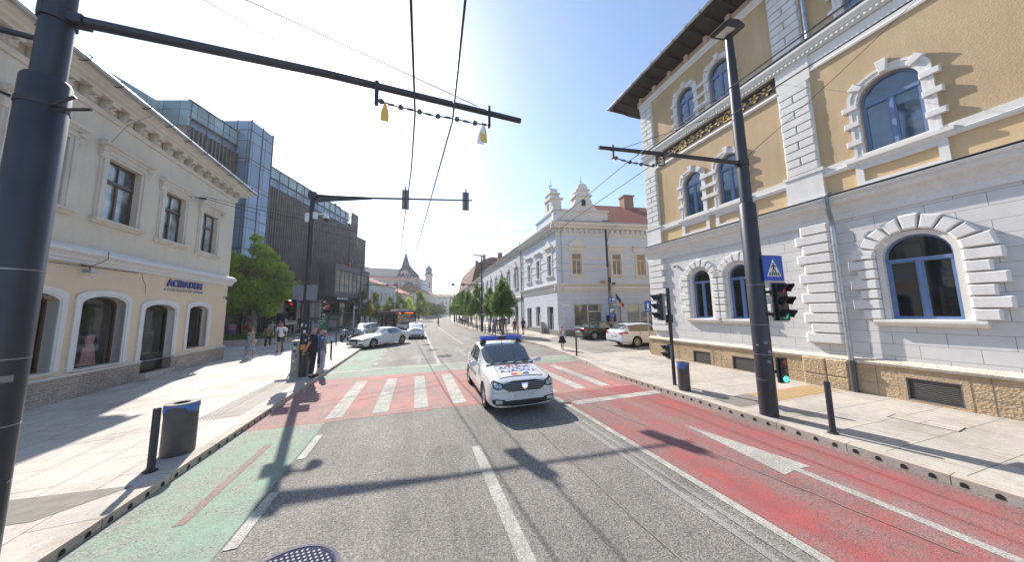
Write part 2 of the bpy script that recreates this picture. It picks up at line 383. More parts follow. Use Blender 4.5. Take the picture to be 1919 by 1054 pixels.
# faint arrow ahead in the oncoming lane
mark([(-.35,16.2),(.2,18.0),(.75,16.2),(.32,16.2),(.32,14.6),(.10,14.6),(.10,16.2)],'worn_white')
mark([(2.3,18.4),(2.75,20.6),(3.2,18.4),(2.87,18.4),(2.87,16.4),(2.63,16.4),(2.63,18.4)],'worn_white')
bar(3.36,3.46,-6,6.3,'worn_white'); bar(3.56,3.64,-6,5.8,'worn_white')
bar(-2.70,-2.58,4.75,6.95,'brown_strip'); bar(-2.6,-2.48,-3,3.7,'brown_strip')
for m in ('white_paint','worn_white','brown_strip'):
    mb=MB()
    for p,mm,z in MK:
        if mm==m: mb.add([(x,y,z) for x,y in p],[tuple(range(len(p)))])
    o=mb.build({'white_paint':'road_markings','worn_white':'worn_road_markings','brown_strip':'brown_cycle_line'}[m],m,normals=False); o['kind']='structure'
    for p in o.data.polygons:
        pass
# tar-sealed joints and dark trolley tracks on the road
mb=MB(); random.seed(4)
for x0,y0,x1,y1 in ((.62,-4,.50,7.7),(2.6,-3,2.45,6.5),(5.2,1.5,4.3,7.6),(-.3,14.6,-.9,27),(.45,14.6,.2,24)):
    n=24; P=[(x0+(x1-x0)*i/n+random.uniform(-.02,.02),y0+(y1-y0)*i/n) for i in range(n+1)]
    for a,b in zip(P[:-1],P[1:]): mb.quad((a[0],a[1],z3),(a[0]+.018,a[1],z3),(b[0]+.018,b[1],z3),(b[0],b[1],z3))
o=mb.build('road_joints','slab_dark',normals=False); o['kind']='structure'
# manhole covers
def manhole(x,y,r,label,z=.012):
    t=thing('manhole_cover',label,'manhole',(x,y,0),0,'manhole covers in the road')
    m=MB(Matrix.Translation((x,y,0))); m.lathe([(r*.99,z-.01),(r,z),(r*.93,z+.004),(r*.92,z-.002)],n=40); m.build('rim','cast_iron_rim',t)
    m=MB(Matrix.Translation((x,y,0))); m.lathe([(r*.92,z-.01),(r*.91,z)],n=36)
    m.k=1
    if r>.25:
        for i in range(-9,10):
            for j in range(-9,10):
                px,py=i*r*.1+(j%2)*r*.05,j*r*.1
                if math.hypot(px,py)<r*.84: m.lathe([(r*.034,z-.001),(r*.028,z+.008)],(px,py,0),6)
    m.build('lid',['iron','stud'],t); return t
manhole(-1.13,3.42,.47,'large round studded manhole cover in the foreground, cut by the lower edge of the picture')
for x,y,r,l in ((1.6,16.7,.40,'round manhole cover on the solid centre line, nearest of the far covers'),(1.05,19.7,.33,'small manhole cover on the solid centre line beyond a larger one'),(.85,23.0,.33,'manhole cover farthest up the road near the small white car')): manhole(x,y,r,l)
t=thing('water_valve_cover','tiny pale round valve cap set in the grey asphalt','valve cover',(-.44,4.83,0)); m=MB(Matrix.Translation((-.44,4.83,0))); m.lathe([(.05,.003),(.048,.014),(.03,.014),(.028,.010)],n=20); m.build('cap','white_paint',t)
# pavement insets
def inset(name,poly,mat,z=.134): sheet(name,poly,z,mat)
inset('pavement_patch',[(-9,5.6),(-4.2,5.2),(-3.7,5.75),(-9,6.35)],'slab_dark')
inset('pavement_patch_yellow',[(-7.2,5.63),(-5.6,5.44),(-5.6,5.86),(-7.2,6.05)],'slab_yellow',.138)
inset('pavement_patch_right',[(7.35,4.85),(8.6,4.82),(8.6,5.5),(7.35,5.5)],'slab_dark')
inset('pavement_strip_yellow',[(8.6,4.82),(11.3,4.78),(11.3,5.4),(8.6,5.5)],'slab_yellow')
mb=MB()
for i in range(9): 
    x=-4.32+i*.05; mb.box(x,x+.022,8.65,12.6,.13,.137)
mb.build('tactile_paving','tactile')['kind']='structure'
mb=MB()
for i in range(7):
    for j in range(48): mb.box(-4.72+i*.055,-4.69+i*.055,8.65+j*.08,8.68+j*.08,.13,.137)
mb.build('tactile_paving','tactile')['kind']='structure'
mb=MB()
for i in range(5):
    for j in range(20): mb.box(7.5+i*.07,7.53+i*.07,8.6+j*.12,8.63+j*.12,.13,.137)
mb.build('tactile_paving','tactile')['kind']='structure'
# cable pit lid on the right pavement
t=thing('pit_cover','rectangular stone pit lid with dark edges in the right-hand pavement','pit cover',(9.75,2.95,.13)); m=MB(Matrix.Translation((9.75,2.95,.13))@Matrix.Rotation(math.radians(4),4,'Z')); m.box(-.2,.2,-.4,.4,-.01,.006); m.build('lid','slabs_right',t)
m=MB(Matrix.Translation((9.75,2.95,.13))@Matrix.Rotation(math.radians(4),4,'Z')); m.box(-.22,.22,-.42,.42,-.02,.003); m.build('frame','dark_slot',t)
# side street between the yellow and the blue house: plain asphalt
sheet('side_street',[(9.2,13.2),(40,13.2),(40,20.6),(14,23.0),(12.6,23.4),(9.4,21)],.134,'asphalt_side')
# ================================================================ YELLOW AND WHITE HOUSE (right)
brickmat('ashlar_white',(.58,.575,.565),(.55,.545,.54),(.27,.255,.24),.80,.31,.006,.85,.35,.5,False,.05,0,(.12,.06,0),4)
plaster('white_stucco',(.66,.65,.635),.10,60,.12,.10)
plaster('white_trim',(.66,.645,.615),.05,80,.10)
def roughcast(name,c):
    m,t,b=nodes(name,.95,0,.2); v=objv(t); vo=N(t,'TexVoronoi'); vo.inputs['Scale'].default_value=34; t.links.new(v,vo.inputs[0])
    big=noi(t,.6,4,.6,v); f=noi(t,30,4,.7,v)
    st=noi(t,1.0,4,.65,mapv(t,v,(3.2,3.2,.3)))
    col=mix(t,1.0,c,ramp(t,f,[(.3,.90),(.7,1.08)]),'MULTIPLY'); col=mix(t,1.0,col,ramp(t,big,[(.3,.90),(.7,1.06)]),'MULTIPLY'); col=mix(t,1.0,col,ramp(t,st,[(.35,1.03),(.8,.84)]),'MULTIPLY')
    t.links.new(col,b.inputs['Base Color']); bump(t,b,mix(t,.5,vo.outputs['Distance'],f),.45,.010); return m
roughcast('yellow_roughcast',(.50,.375,.23))
plaster('yellow_smooth',(.60,.43,.24),.05)
def stonemat(name,c,sc=16,bs=.8):
    m,t,b=nodes(name,.95,0,.2); v=objv(t); f=noi(t,sc,5,.7,v); g=noi(t,1.7,4,.6,v); vo=N(t,'TexVoronoi'); vo.inputs['Scale'].default_value=sc*1.1; t.links.new(v,vo.inputs[0])
    col=mix(t,1.0,c,ramp(t,f,[(.25,.72),(.7,1.18)]),'MULTIPLY'); col=mix(t,1.0,col,ramp(t,g,[(.3,.8),(.7,1.15)]),'MULTIPLY')
    t.links.new(col,b.inputs['Base Color']); bump(t,b,mix(t,.6,f,vo.outputs['Distance']),bs,.04); return m
stonemat('sandstone',(.45,.335,.215),19,.6); stonemat('sandstone_smooth',(.46,.34,.23),30,.3); stonemat('ledge_stone',(.60,.53,.44),22,.7)
plain('window_blue',(.13,.20,.36),.45,0,.1)
plain('zinc',(.42,.44,.47),.38,.75,.25,5); plain('dark_pipe',(.09,.085,.09),.5,.2)
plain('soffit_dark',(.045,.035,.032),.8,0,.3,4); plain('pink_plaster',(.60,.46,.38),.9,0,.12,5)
plain('gold',(.50,.33,.10),.5,.25,.2,8); plain('frieze_black',(.018,.018,.026),.8)
plain('vent_metal',(.17,.16,.15),.6,.3); plain('roof_dark',(.09,.075,.065),.85,0,.3,3)
glassmat('glass_dark',(.015,.018,.02)); glassmat('glass_sky',(.05,.075,.11),.06); glassmat('glass_curtain',(.11,.13,.14),.10,.8,.02,.5)
aR=(11.74,11.70); dR=(-.0096,-.99995); nR=(-.99995,.0096)
FR=frameM(aR,dR,nR)
YH=thing('apartment_house','yellow and white three-storey house with blue arched windows and sandstone plinth beside the bus lane','house',(aR[0],aR[1],0),math.atan2(dR[1],dR[0]))
SE=17.0
G1=(2.42,3.27,2.04,4.14,.425); G2=(3.98,4.83,2.04,4.14,.425); G3=(7.93,8.97,2.12,4.24,.52); G4=(12.6,13.64,2.12,4.24,.52)
A1=(2.42,3.27,6.62,8.60,.425); A2=(3.98,4.83,6.62,8.60,.425); A3=(7.93,8.95,6.62,8.62,.51); A4=(12.6,13.62,6.62,8.62,.51)
B1=(2.42,3.27,10.95,12.72,.425); B2=(3.98,4.83,10.95,12.72,.425); B3=(7.93,8.95,10.95,12.8,.51)
mb=MB(FR)
S0=.2
wall_skin(mb,S0,SE,1.0,5.02,[G1,G2,G3,G4])                                   # 0 ashlar
mb.k=1; wall_skin(mb,S0,SE,6.55,13.6,[A1,A2,A3,A4,B1,B2,B3]); 
mb.k=2; wall_skin(mb,S0,SE,5.02,6.55,[])
mb.k=1; mb.box(S0,SE,-12,-.26,0,14.3)
mb.k=0; mb.quad((S0,0,0),(S0,-.3,0),(S0,-.3,14.2),(S0,0,14.2))
mb.k=3; mb.box(S0,SE,-.2,.02,13.78,14.12)
mb.build('wall',['ashlar_white','yellow_roughcast','yellow_smooth','pink_plaster'],YH,normals=False)
# plinth with basement gratings
V=[(2.30,3.08,.15,.64,0),(3.93,4.72,.15,.64,0),(8.03,8.80,.18,.70,0),(12.7,13.5,.18,.7,0)]
mb=MB(FR); wall_skin(mb,-.12,SE,0,.93,V,.12,.12); mb.quad((-.12,.12,0),(-.12,-1,0),(-.12,-1,.93),(-.12,.12,.93))
mb.k=1
for v in V: ring(mb,v,-.10,0,.11,.128,True)
mb.k=3
for s_ in (.75,1.55,3.5,5.3,7.55,9.15,10.3,11.6): mb.box(s_,s_+.012,.1,.124,0,.92)
for a_,b_ in ((0,2.18),(3.2,3.8),(4.84,6.1),(7.1,7.9),(8.92,SE)): mb.box(a_,b_,.1,.1235,.45,.46)
mb.k=0; random.seed(3)
for s0,s1 in ((5.0,6.0),(6.12,7.05),(9.1,10.2)): pass
mb.k=2; profile(mb,-.15,SE,[(-.02,.925),(.17,.925),(.19,.99),(.12,1.05),(-.02,1.08)])
mb.box(6.1,7.08,.12,.19,0,.97); 
mb.build('plinth',['sandstone','sandstone_smooth','ledge_stone','slab_dark'],YH,normals=False)
mb=MB(FR); mb.k=0
for i,(a,b) in enumerate(((6.1,6.62),(6.64,7.08))):
    for z0,z1 in ((.02,.46),(.48,.95)): mb.bbox(a,b,z0,z1,.17,.24,.03)
mb.build('rusticated_plinth_block','sandstone',YH)
for v in V:
    mb=MB(FR); mb.box(v[0],v[1],.0,.02,v[2],v[3])
    n=int((v[3]-v[2])/.045)
    for i in range(n): z=v[2]+.03+(v[3]-v[2]-.05)*i/n; mb.add([(v[0],.075,z),(v[1],.075,z),(v[1],.105,z-.016),(v[0],.105,z-.016),(v[0],.07,z-.004),(v[1],.07,z-.004)],[(0,1,2,3),(0,1,5,4),(4,5,2,3)])
    ring(mb,v,0,.025,.03,.115,True); mb.build('vent_grating','vent_metal',YH)
# ---- ground floor quoins: corner and pier
mb=MB(FR)
for i in range(12):
    z=1.40+i*.30
    if z+.28<5.05:
        w=1.10 if i%2==0 else .97; mb.bbox(.10,w,z,z+.275,0,.13,.035)
mb.box(.16,.9,0,.02,1.40,4.95); mb.build('quoin_column','white_stucco',YH); mb=MB(FR)
for i in range(12):
    z=1.40+i*.30
    if z+.28<5.05: a=6.22 if i%2==0 else 6.37; mb.bbox(a,7.04,z,z+.275,0,.15,.04)
mb.box(6.34,7.0,0,.02,1.40,4.95); mb.build('quoin_column','white_stucco',YH)
for ca,cb in ((.20,.95),(6.22,7.0)):
  mb=MB(FR)
  for zb,zt,rows in ((6.72,9.66,11),(10.98,13.5,9)):
    h=(zt-zb)/rows
    for i in range(rows):
        z=zb+i*h
        for a,b in ((ca,cb),):
            if i%2==0: mb.bbox(a,b,z+.012,z+h-.012,.03,.10,.02)
            else: m=a+(b-a)*(.5); mb.bbox(a+.02,m-.012,z+.012,z+h-.012,.03,.10,.02); mb.bbox(m+.012,b-.02,z+.012,z+h-.012,.03,.10,.02)
    mb.box(ca-.02,cb+.02,0,.04,zb-.05,zt+.04)
  a,b=ca-.06,cb+.06
  if 1:
    mb.box(a,b,0,.10,5.6,6.68); mb.box(a-.04,b+.04,0,.13,6.60,6.70); mb.box(a-.03,b+.03,.0,.125,5.6,5.86)
  mb.build('quoin_column','white_stucco',YH)
# ---- mouldings
mb=MB(FR)
profile(mb,-.08,SE,[(0,4.98),(.03,4.98),(.03,5.16),(.07,5.20),(.07,5.26),(.12,5.32),(.14,5.40),(.22,5.44),(.26,5.52),(.26,5.58),(.30,5.60),(.32,5.66),(.28,5.68),(0,5.72)])
for k in range(7): pass
[profile(mb,a_,b_,[(0,6.36),(.05,6.36),(.08,6.42),(.09,6.46),(.05,6.48),(.05,6.66),(0,6.67)]) for a_,b_ in ((.95,6.2),(7.06,SE))]
profile(mb,.97,6.2,[(0,9.68),(.05,9.68),(.08,9.74),(.05,9.82),(0,9.82)])
profile(mb,.14,SE,[(0,10.44),(.08,10.44),(.10,10.56),(.14,10.58),(.14,10.64),(.20,10.72),(.20,10.80),(.10,10.86),(0,10.90)])
profile(mb,7.06,SE,[(0,9.86),(.05,9.86),(.06,9.92),(.03,9.96),(.03,10.40),(0,10.44)])
mb.box(6.2,7.06,0,.06,9.68,10.45); mb.box(.17,.97,0,.06,9.68,10.45)
profile(mb,.15,SE,[(0,13.50),(.05,13.50),(.08,13.56),(.08,13.72),(.12,13.78),(0,13.80)])
s=.05
while s<SE:      # dentils
    mb.box(s,s+.05,.1,.145,10.47,10.535); s+=.11
mb.build('cornice','white_trim',YH)
mb=MB(FR); mb.box(-.06,SE,.02,.325,5.715,5.722); mb.box(.14,SE,.02,.21,10.895,10.903); mb.build('flashing','zinc',YH)
mb=MB(FR); s=.3
while s<SE: mb.prism([(s,13.8),(s+.16,13.8),(s+.16,14.1),(s,14.1)],.02,.2); s+=.93
mb.box(0,SE,.015,.035,13.79,14.1); mb.build('eave_bracket','pink_plaster',YH)
# ---- painted frieze
mb=MB(FR); mb.box(1.0,6.18,.0,.02,9.83,10.43); fz=mb.build('frieze','frieze_black',YH)
mb=MB(FR); random.seed(8)
def fl(pts,w=.02): 
    mb.tube([(x,.028,z) for x,z in pts],w,4)
zc=10.13
fl([(1.1+4.95*i/80,zc+.10*math.sin(i*.62)) for i in range(81)],.014)
x=1.3
k=0
while x<6.1:
    sg=1 if k%2 else -1
    fl([(x+(.17-.012*i)*math.cos(i*.55)*.9,zc+sg*(.17-.012*i)*math.sin(i*.55)) for i in range(13)],.012)
    for a in range(5):
        an=a*1.25+k; mb.prism([(x+.05*math.cos(an),zc+.05*math.sin(an)),(x+.13*math.cos(an+.35),zc+.13*math.sin(an+.35)),(x+.19*math.cos(an),zc+.19*math.sin(an)),(x+.13*math.cos(an-.35),zc+.13*math.sin(an-.35))],.02,.034)
    x+=.42; k+=1
for cx in (2.55,4.6): ring(mb,(cx-.19,cx+.19,zc-.19,zc+.19,.19),0,.03,.02,.04,True)
mb.box(1.04,6.14,.02,.03,9.86,9.872); mb.box(1.04,6.14,.02,.03,10.388,10.40)
mb.build('scroll_ornament','gold',fz)
# ---- eave, gutter, roof
EV=1.05
mb=MB(FR); mb.add([(-EV,EV,14.30),(SE,EV,14.30),(SE,-.3,14.12),(-EV,-.3,14.12)],[(0,1,2,3)]); mb.add([(-EV,EV,14.30),(-EV,-8,14.30),(.02,-8,14.12),(.02,-.3,14.12),(-EV,-.3,14.12)],[(0,1,2,3,4)])
s=-EV+.1
while s<SE: mb.box(s,s+.09,-.1,EV-.04,14.10,14.22); s+=.62
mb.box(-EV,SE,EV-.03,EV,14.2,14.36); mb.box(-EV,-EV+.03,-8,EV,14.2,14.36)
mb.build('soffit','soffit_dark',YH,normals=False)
mb=MB(FR); mb.add([(-EV,EV,14.37),(SE,EV,14.37),(SE,-6,17.4),(5,-6,17.4)],[(0,1,2,3)]); mb.add([(-EV,EV,14.37),(5,-6,17.4),(-EV,-13,14.37)],[(0,1,2)]); mb.build('roof','roof_dark',YH,normals=False)
mb=MB(FR); mb.tube([(-EV-.08,-6,14.32),(-EV-.08,EV+.08,14.32),(SE,EV+.08,14.32)],.075,8)
g=mb.build('gutter','zinc',YH); mb=MB(FR); s=-.9
while s<SE: mb.tube([(s,EV,14.2),(s,EV+.17,14.26),(s,EV+.17,14.4)],.014,4); s+=.62
mb.tube([(-.9,EV+.01,14.2),(SE,EV+.01,14.2)],.006,4); mb.build('gutter_hook','dark_pipe',g)
for z0,z1,e,sx in ((.98,4.9,.20,7.16),(5.5,5.9,.3,7.16),(5.72,10.42,.13,7.16),(10.9,14.2,.13,7.16)):
    mb=MB(FR)
    if z0>5.4 and z0<6: mb.tube([(sx,.20,4.8),(sx,.22,5.02),(sx,.34,5.35),(sx,.36,5.66),(sx,.13,5.80)],.055,10)
    else:
        mb.tube([(sx,e,z0),(sx,e,z1)],.055,12)
        z=z0+.5
        while z<z1: mb.lathe([(.066,-.03),(.066,.03)],(sx,e,z),12); z+=1.4
    mb.build('downpipe','zinc',YH)
mb=MB(FR); mb.tube([(7.16,.20,.0),(7.16,.20,.98)],.07,12); mb.lathe([(.088,-.06),(.088,.02)],(7.16,.20,.93),12); mb.build('downpipe_foot','dark_pipe',YH)
# ---- windows
def yh_window(op,big=False,ground=False):
    tr=op[3]-op[4]-.10
    w=window(YH,FR,op,'window_blue','glass_sky' if not ground else 'glass_dark',.05,-.10,tr,1,[('v',op[0]+.0,0,0)] and [],fd=.06)
    mb=MB(FR); cx=(op[0]+op[1])/2
    for side in (-1,1):   # casement stiles
        x0=op[0]+.05 if side<0 else cx+.03; x1=cx-.03 if side<0 else op[1]-.05
        ring(mb,(x0,x1,op[2]+.05,tr-.03,0),0,.032,-.15,-.105,True)
    mb.build('sash','window_blue',w); return w
def radial(mb,op,r0,r1,n,skip,e0,e1,bev,z_spring=None,a0=0.0,a1=PI,var=()):
    cx=(op[0]+op[1])/2; cz=op[3]-op[4]
    for i in range(n):
        t0=a0+(a1-a0)*i/n; t1=a0+(a1-a0)*(i+1)/n
        if i in skip: continue
        R=r1+(var[i] if i<len(var) else 0); g=.012
        P=[(cx-r0*math.cos(t0)-0,cz+r0*math.sin(t0)),(cx-R*math.cos(t0+.02),cz+R*math.sin(t0+.02)),(cx-R*math.cos(t1-.02),cz+R*math.sin(t1-.02)),(cx-r0*math.cos(t1),cz+r0*math.sin(t1))]
        if bev: mcx=sum(p[0] for p in P)/4; mcz=sum(p[1] for p in P)/4; P=[(mcx+(p[0]-mcx)*.95,mcz+(p[1]-mcz)*.95) for p in P]
        mb.prism(P,e0,e1,bev)
for op in (G1,G2,G3,G4):
    yh_window(op,ground=True); hw=(op[1]-op[0])/2
    mb=MB(FR); ring(mb,op,-.10,0,-.02,.035); mb.build('window_surround','white_trim',YH)
    mb=MB(FR); radial(mb,op,hw+.11,hw+(.44 if hw>.5 else .40),9,(),0,.13,.035,var=(.14,.02,.0,.04,.08,.04,0,.02,.14))
    zs=op[3]-op[4]; rows=6 ; h=(zs-op[2])/rows
    for i in range(rows):
        z=zs-(i+1)*h; L=(.50 if i%2==0 else .34) if hw>.5 else (.46 if i%2==0 else .30)
        for sd in (-1,1):
            x=op[0]-.11 if sd<0 else op[1]+.11; lim=L
            if op in (G1,) and sd>0: lim=.235
            if op in (G2,) and sd<0: lim=.24
            a,b=(x-lim,x) if sd<0 else (x,x+lim)
            mb.bbox(a,b,z+.012,z+h-.012,0,.12,.032)
    mb.build('voussoir','white_stucco',YH)
    mb=MB(FR); profile(mb,op[0]-.28,op[1]+.28,[(-.1,op[2]-.16),(.06,op[2]-.16),(.16,op[2]-.07),(.16,op[2]-.01),(-.1,op[2]+.015)]); mb.build('window_sill','white_trim',YH)
for op in (A1,A2,A3,A4,B1,B2,B3):
    yh_window(op); hw=(op[1]-op[0])/2; zs=op[3]-op[4]; big=op in (A3,A4,B3); lo=op[2]<8
    mb=MB(FR); ring(mb,op,-.17,-.03,0,.05); ring(mb,op,-.05,0,-.02,.025); ring(mb,op,-.19,-.13,0,.07)
    for ang,dr in ((90,.36),(42,.28),(138,.28)) if big else ((90,.30),(45,.24),(135,.24)):
        a=math.radians(ang); cx=(op[0]+op[1])/2; w0=.055; w1=.10; r0=hw+.02; r1=hw+dr
        u=(math.cos(a),math.sin(a)); p=(-u[1],u[0])
        P=[(cx+u[0]*r0-p[0]*w0,zs+u[1]*r0-p[1]*w0),(cx+u[0]*r1-p[0]*w1,zs+u[1]*r1-p[1]*w1),(cx+u[0]*r1+p[0]*w1,zs+u[1]*r1+p[1]*w1),(cx+u[0]*r0+p[0]*w0,zs+u[1]*r0+p[1]*w0)]
        mb.prism(P,0,.13,.015)
    hh=[zs-.06,zs-.55,zs-1.08] if big else [zs-.05,zs-.52,zs-.98]
    for z in hh:
        for sd in (-1,1):
            x=op[0] if sd<0 else op[1]; L=.30
            if (op in (A1,B1) and sd>0) or (op in (A2,B2) and sd<0): L=.355
            a,b=(x-L,x) if sd<0 else (x,x+L); mb.bbox(a,b,z-.075,z+.075,0,.11,.015)
    mb.build('window_surround','white_stucco',YH)
    if lo:
        mb=MB(FR); profile(mb,op[0]-.34,op[1]+.34,[(-.1,op[2]-.27),(.07,op[2]-.27),(.10,op[2]-.20),(.16,op[2]-.15),(.16,op[2]-.06),(-.1,op[2])])
        a,b=op[0]-.22,op[1]+.22; ring(mb,(a,b,5.74,6.37,0),0,.14,0,.06,True); mb.build('window_sill','white_trim',YH)
    else:
        mb=MB(FR); profile(mb,op[0]-.2,op[1]+.2,[(-.1,op[2]-.05),(.08,op[2]-.05),(.08,op[2]),(-.1,op[2]+.005)]); mb.build('window_sill','white_trim',YH)
# security camera under the cornice
t=thing('security_camera','small white dome camera under the cornice of the yellow and white house','camera',(aR[0]-.1,aR[1]-1.55,4.7))
mb=MB(FR); mb.box(1.68,1.76,-.01,.12,4.46,4.54); mb.build('bracket','white_trim',t); mb=MB(FR); mb.ball((1.72,.15,4.46),(.06,.06,.05)); mb.build('dome','dark_pipe',t,True)
# ================================================================ CREAM CORNER HOUSE (left)
plaster('cream_upper',(.60,.54,.44),.16,70,.2,.14,(.40,.36,.31)); plaster('cream_lower',(.62,.50,.36),.08,70,.12,.06)
plaster('cream_trim',(.60,.55,.48),.22,60,.3,.16,(.36,.31,.27)); plaster('shop_white',(.60,.59,.58),.08,60,.1,.05)
brickmat('plinth_brick',(.34,.27,.23),(.25,.20,.17),(.40,.36,.31),.22,.085,.012,.9,.9,.5,False,.3,0,(0,0,0),22)
plain('brown_wood',(.085,.052,.042),.5,0,.2,7); plain('black_metal',(.02,.02,.022),.45,.2,.1); plain('sign_blue',(.02,.03,.20),.4)
plain('sign_grey',(.30,.28,.30),.6); plain('pink_cloth',(.72,.42,.48),.85,0,.2,9,.2,.4,30); plain('dark_cloth',(.03,.03,.035),.9); plain('curtain',(.55,.60,.62),.9,0,.2,5)
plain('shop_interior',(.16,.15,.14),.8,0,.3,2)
def clearglass(name,tint=(.45,.48,.47),k=.9):
    m=bpy.data.materials.new(name); m.use_nodes=True; t=m.node_tree; t.nodes.clear(); MATS[name]=m
    o=N(t,'OutputMaterial'); a=N(t,'BsdfTransparent'); a.inputs[0].default_value=c4(tint); g=N(t,'BsdfGlossy'); g.inputs['Roughness'].default_value=.02; g.inputs[0].default_value=(.9,.93,.95,1)
    f=N(t,'Fresnel'); f.inputs[0].default_value=1.38; x=N(t,'MixShader'); t.links.new(f.outputs[0],x.inputs[0]); t.links.new(a.outputs[0],x.inputs[1]); t.links.new(g.outputs[0],x.inputs[2]); t.links.new(x.outputs[0],o.inputs[0])
clearglass('glass_shop',(.80,.82,.80))
def curtainglass(name,a,b_):
    m,t,b=nodes(name,.12,0,1.0); v=uvz(t); w=N(t,'TexWave'); w.bands_direction='X'; w.inputs['Scale'].default_value=7; w.inputs['Distortion'].default_value=2.5; w.inputs['Detail'].default_value=2; t.links.new(v,w.inputs[0])
    g=noi(t,.9,3,.6,v); c=mix(t,w.outputs[0],a,b_); t.links.new(mix(t,ramp(t,g,[(.40,0),(.62,1)]),c,(.05,.06,.07)),b.inputs['Base Color'])
curtainglass('curtain_glass',(.30,.34,.35),(.46,.50,.50))
aL=(-9.94,19.90); dL=(.0386,-.99926); nL=(.99926,.0386)
FL=frameM(aL,dL,nL); LE=17
CH=thing('shop_house','cream two-storey corner house with arched shop windows and brick plinth, left of the street','house',(aL[0],aL[1],0),math.atan2(dL[1],dL[0]))
U=[(1.50,2.64,5.58,7.54,0),(3.82,4.94,5.60,7.62,0),(6.14,7.36,5.66,7.72,0),(8.55,9.75,5.66,7.72,0),(11.1,12.05,5.66,7.72,0),(13.4,14.3,5.66,7.72,0)]
D3=(1.54,2.86,1.0,2.98,.22); DD=(3.74,5.26,.38,2.98,.24); D1=(6.06,7.54,.92,3.18,.26); D0=(8.15,9.7,.98,3.22,.28); D00=(10.9,12.2,.98,3.22,.28); DX=(13.2,14.4,.98,3.22,.28)
mb=MB(FL); wall_skin(mb,0,LE,.86,4.2,[D3,DD,D1,D0,D00,DX],0,.38); mb.k=1; wall_skin(mb,0,LE,4.2,9.2,U,.0,.28)
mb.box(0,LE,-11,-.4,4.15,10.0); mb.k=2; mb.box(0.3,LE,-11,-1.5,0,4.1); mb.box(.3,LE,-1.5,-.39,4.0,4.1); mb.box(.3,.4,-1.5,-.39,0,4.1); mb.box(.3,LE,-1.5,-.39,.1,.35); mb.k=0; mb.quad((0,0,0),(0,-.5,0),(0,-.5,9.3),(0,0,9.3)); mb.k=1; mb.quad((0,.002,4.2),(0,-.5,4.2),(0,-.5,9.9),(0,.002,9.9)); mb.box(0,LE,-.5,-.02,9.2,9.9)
mb.build('wall',['cream_lower','cream_upper','shop_interior'],CH,normals=False)
mb=MB(FL); wall_skin(mb,-.03,LE,0,.80,[(3.74,5.26,.38,.8,0)],.06,.4); mb.quad((-.03,.06,0),(-.03,-1,0),(-.03,-1,.8),(-.03,.06,.8)); 
mb.k=1; profile(mb,-.06,3.70,[(0,.80),(.09,.80),(.09,.86),(0,.88)]); profile(mb,5.26,LE,[(0,.80),(.09,.80),(.09,.86),(0,.88)])
mb.build('plinth',['plinth_brick','cream_trim'],CH,normals=False)
mb=MB(FL); mb.box(3.8,5.5,.06,.50,0,.22); mb.box(3.9,5.4,.06,.30,.22,.38); mb.box(3.6,6.0,.5,.8,.0,.165); mb.build('doorstep','kerb_stone',CH)
mb=MB(FL); profile(mb,-.30,LE,[(0,4.14),(.05,4.14),(.05,4.25),(.09,4.25),(.10,4.33),(.15,4.36),(.15,4.39),(.22,4.41),(.24,4.44),(.24,4.52),(.20,4.53),(.19,4.57),(.05,4.66),(0,4.67)])
mb.build('belt_cornice','shop_white',CH)
mb=MB(FL); profile(mb,-.05,LE,[(0,8.96),(.05,8.96),(.07,9.02),(.10,9.05),(.10,9.10),(0,9.12)])
profile(mb,-.5,LE,[(0,9.44),(.30,9.44),(.32,9.50),(.42,9.54),(.44,9.62),(.52,9.66),(.58,9.76),(.58,9.82),(0,9.84)])
mb.build('cornice','cream_trim',CH)
s=.06; 
while s<LE:     # scroll brackets, one mesh per bracket row
    s+=0
    mb=MB(FL)
    mb.prism([(0,9.12),(.10,9.12),(.14,9.18),(.10,9.24),(.16,9.30),(.26,9.34),(.28,9.44),(0,9.44)],s,s+.26,0,'x')
    for k,(o,z,r) in enumerate(((.13,9.18,.045),(.24,9.36,.05),(.12,9.27,.035))): mb.tube([(s-.01,o,z),(s+.27,o,z)],r,8)
    for k in range(5): mb.ball((s+.05+.04*k,.19+.02*math.sin(k*2),9.28-.035*k),(.035,.04,.03),6,5)
    mb.build('bracket','cream_trim',CH); s+=.628
mb=MB(FL); mb.tube([(-.62,.66,9.80),(LE,.66,9.80)],.075,8); g=mb.build('gutter','zinc',CH)
mb=MB(FL); s=.1
while s<LE: mb.tube([(s,.5,9.70),(s,.62,9.69),(s,.74,9.74),(s,.78,9.86),(s,.72,9.90),(s,.66,9.86)],.014,5); s+=1.02
mb.tube([(.1,.5,9.70),(LE,.5,9.70)],.006,4); mb.build('gutter_hook','black_metal',g)
mb=MB(FL); mb.add([(-.55,.6,9.86),(LE,.6,9.86),(LE,-5,12.2),(3,-5,12.2)],[(0,1,2,3)]); mb.add([(-.55,.6,9.86),(3,-5,12.2),(-.55,-10,9.86)],[(0,1,2)]); mb.build('roof','roof_dark',CH,normals=False)
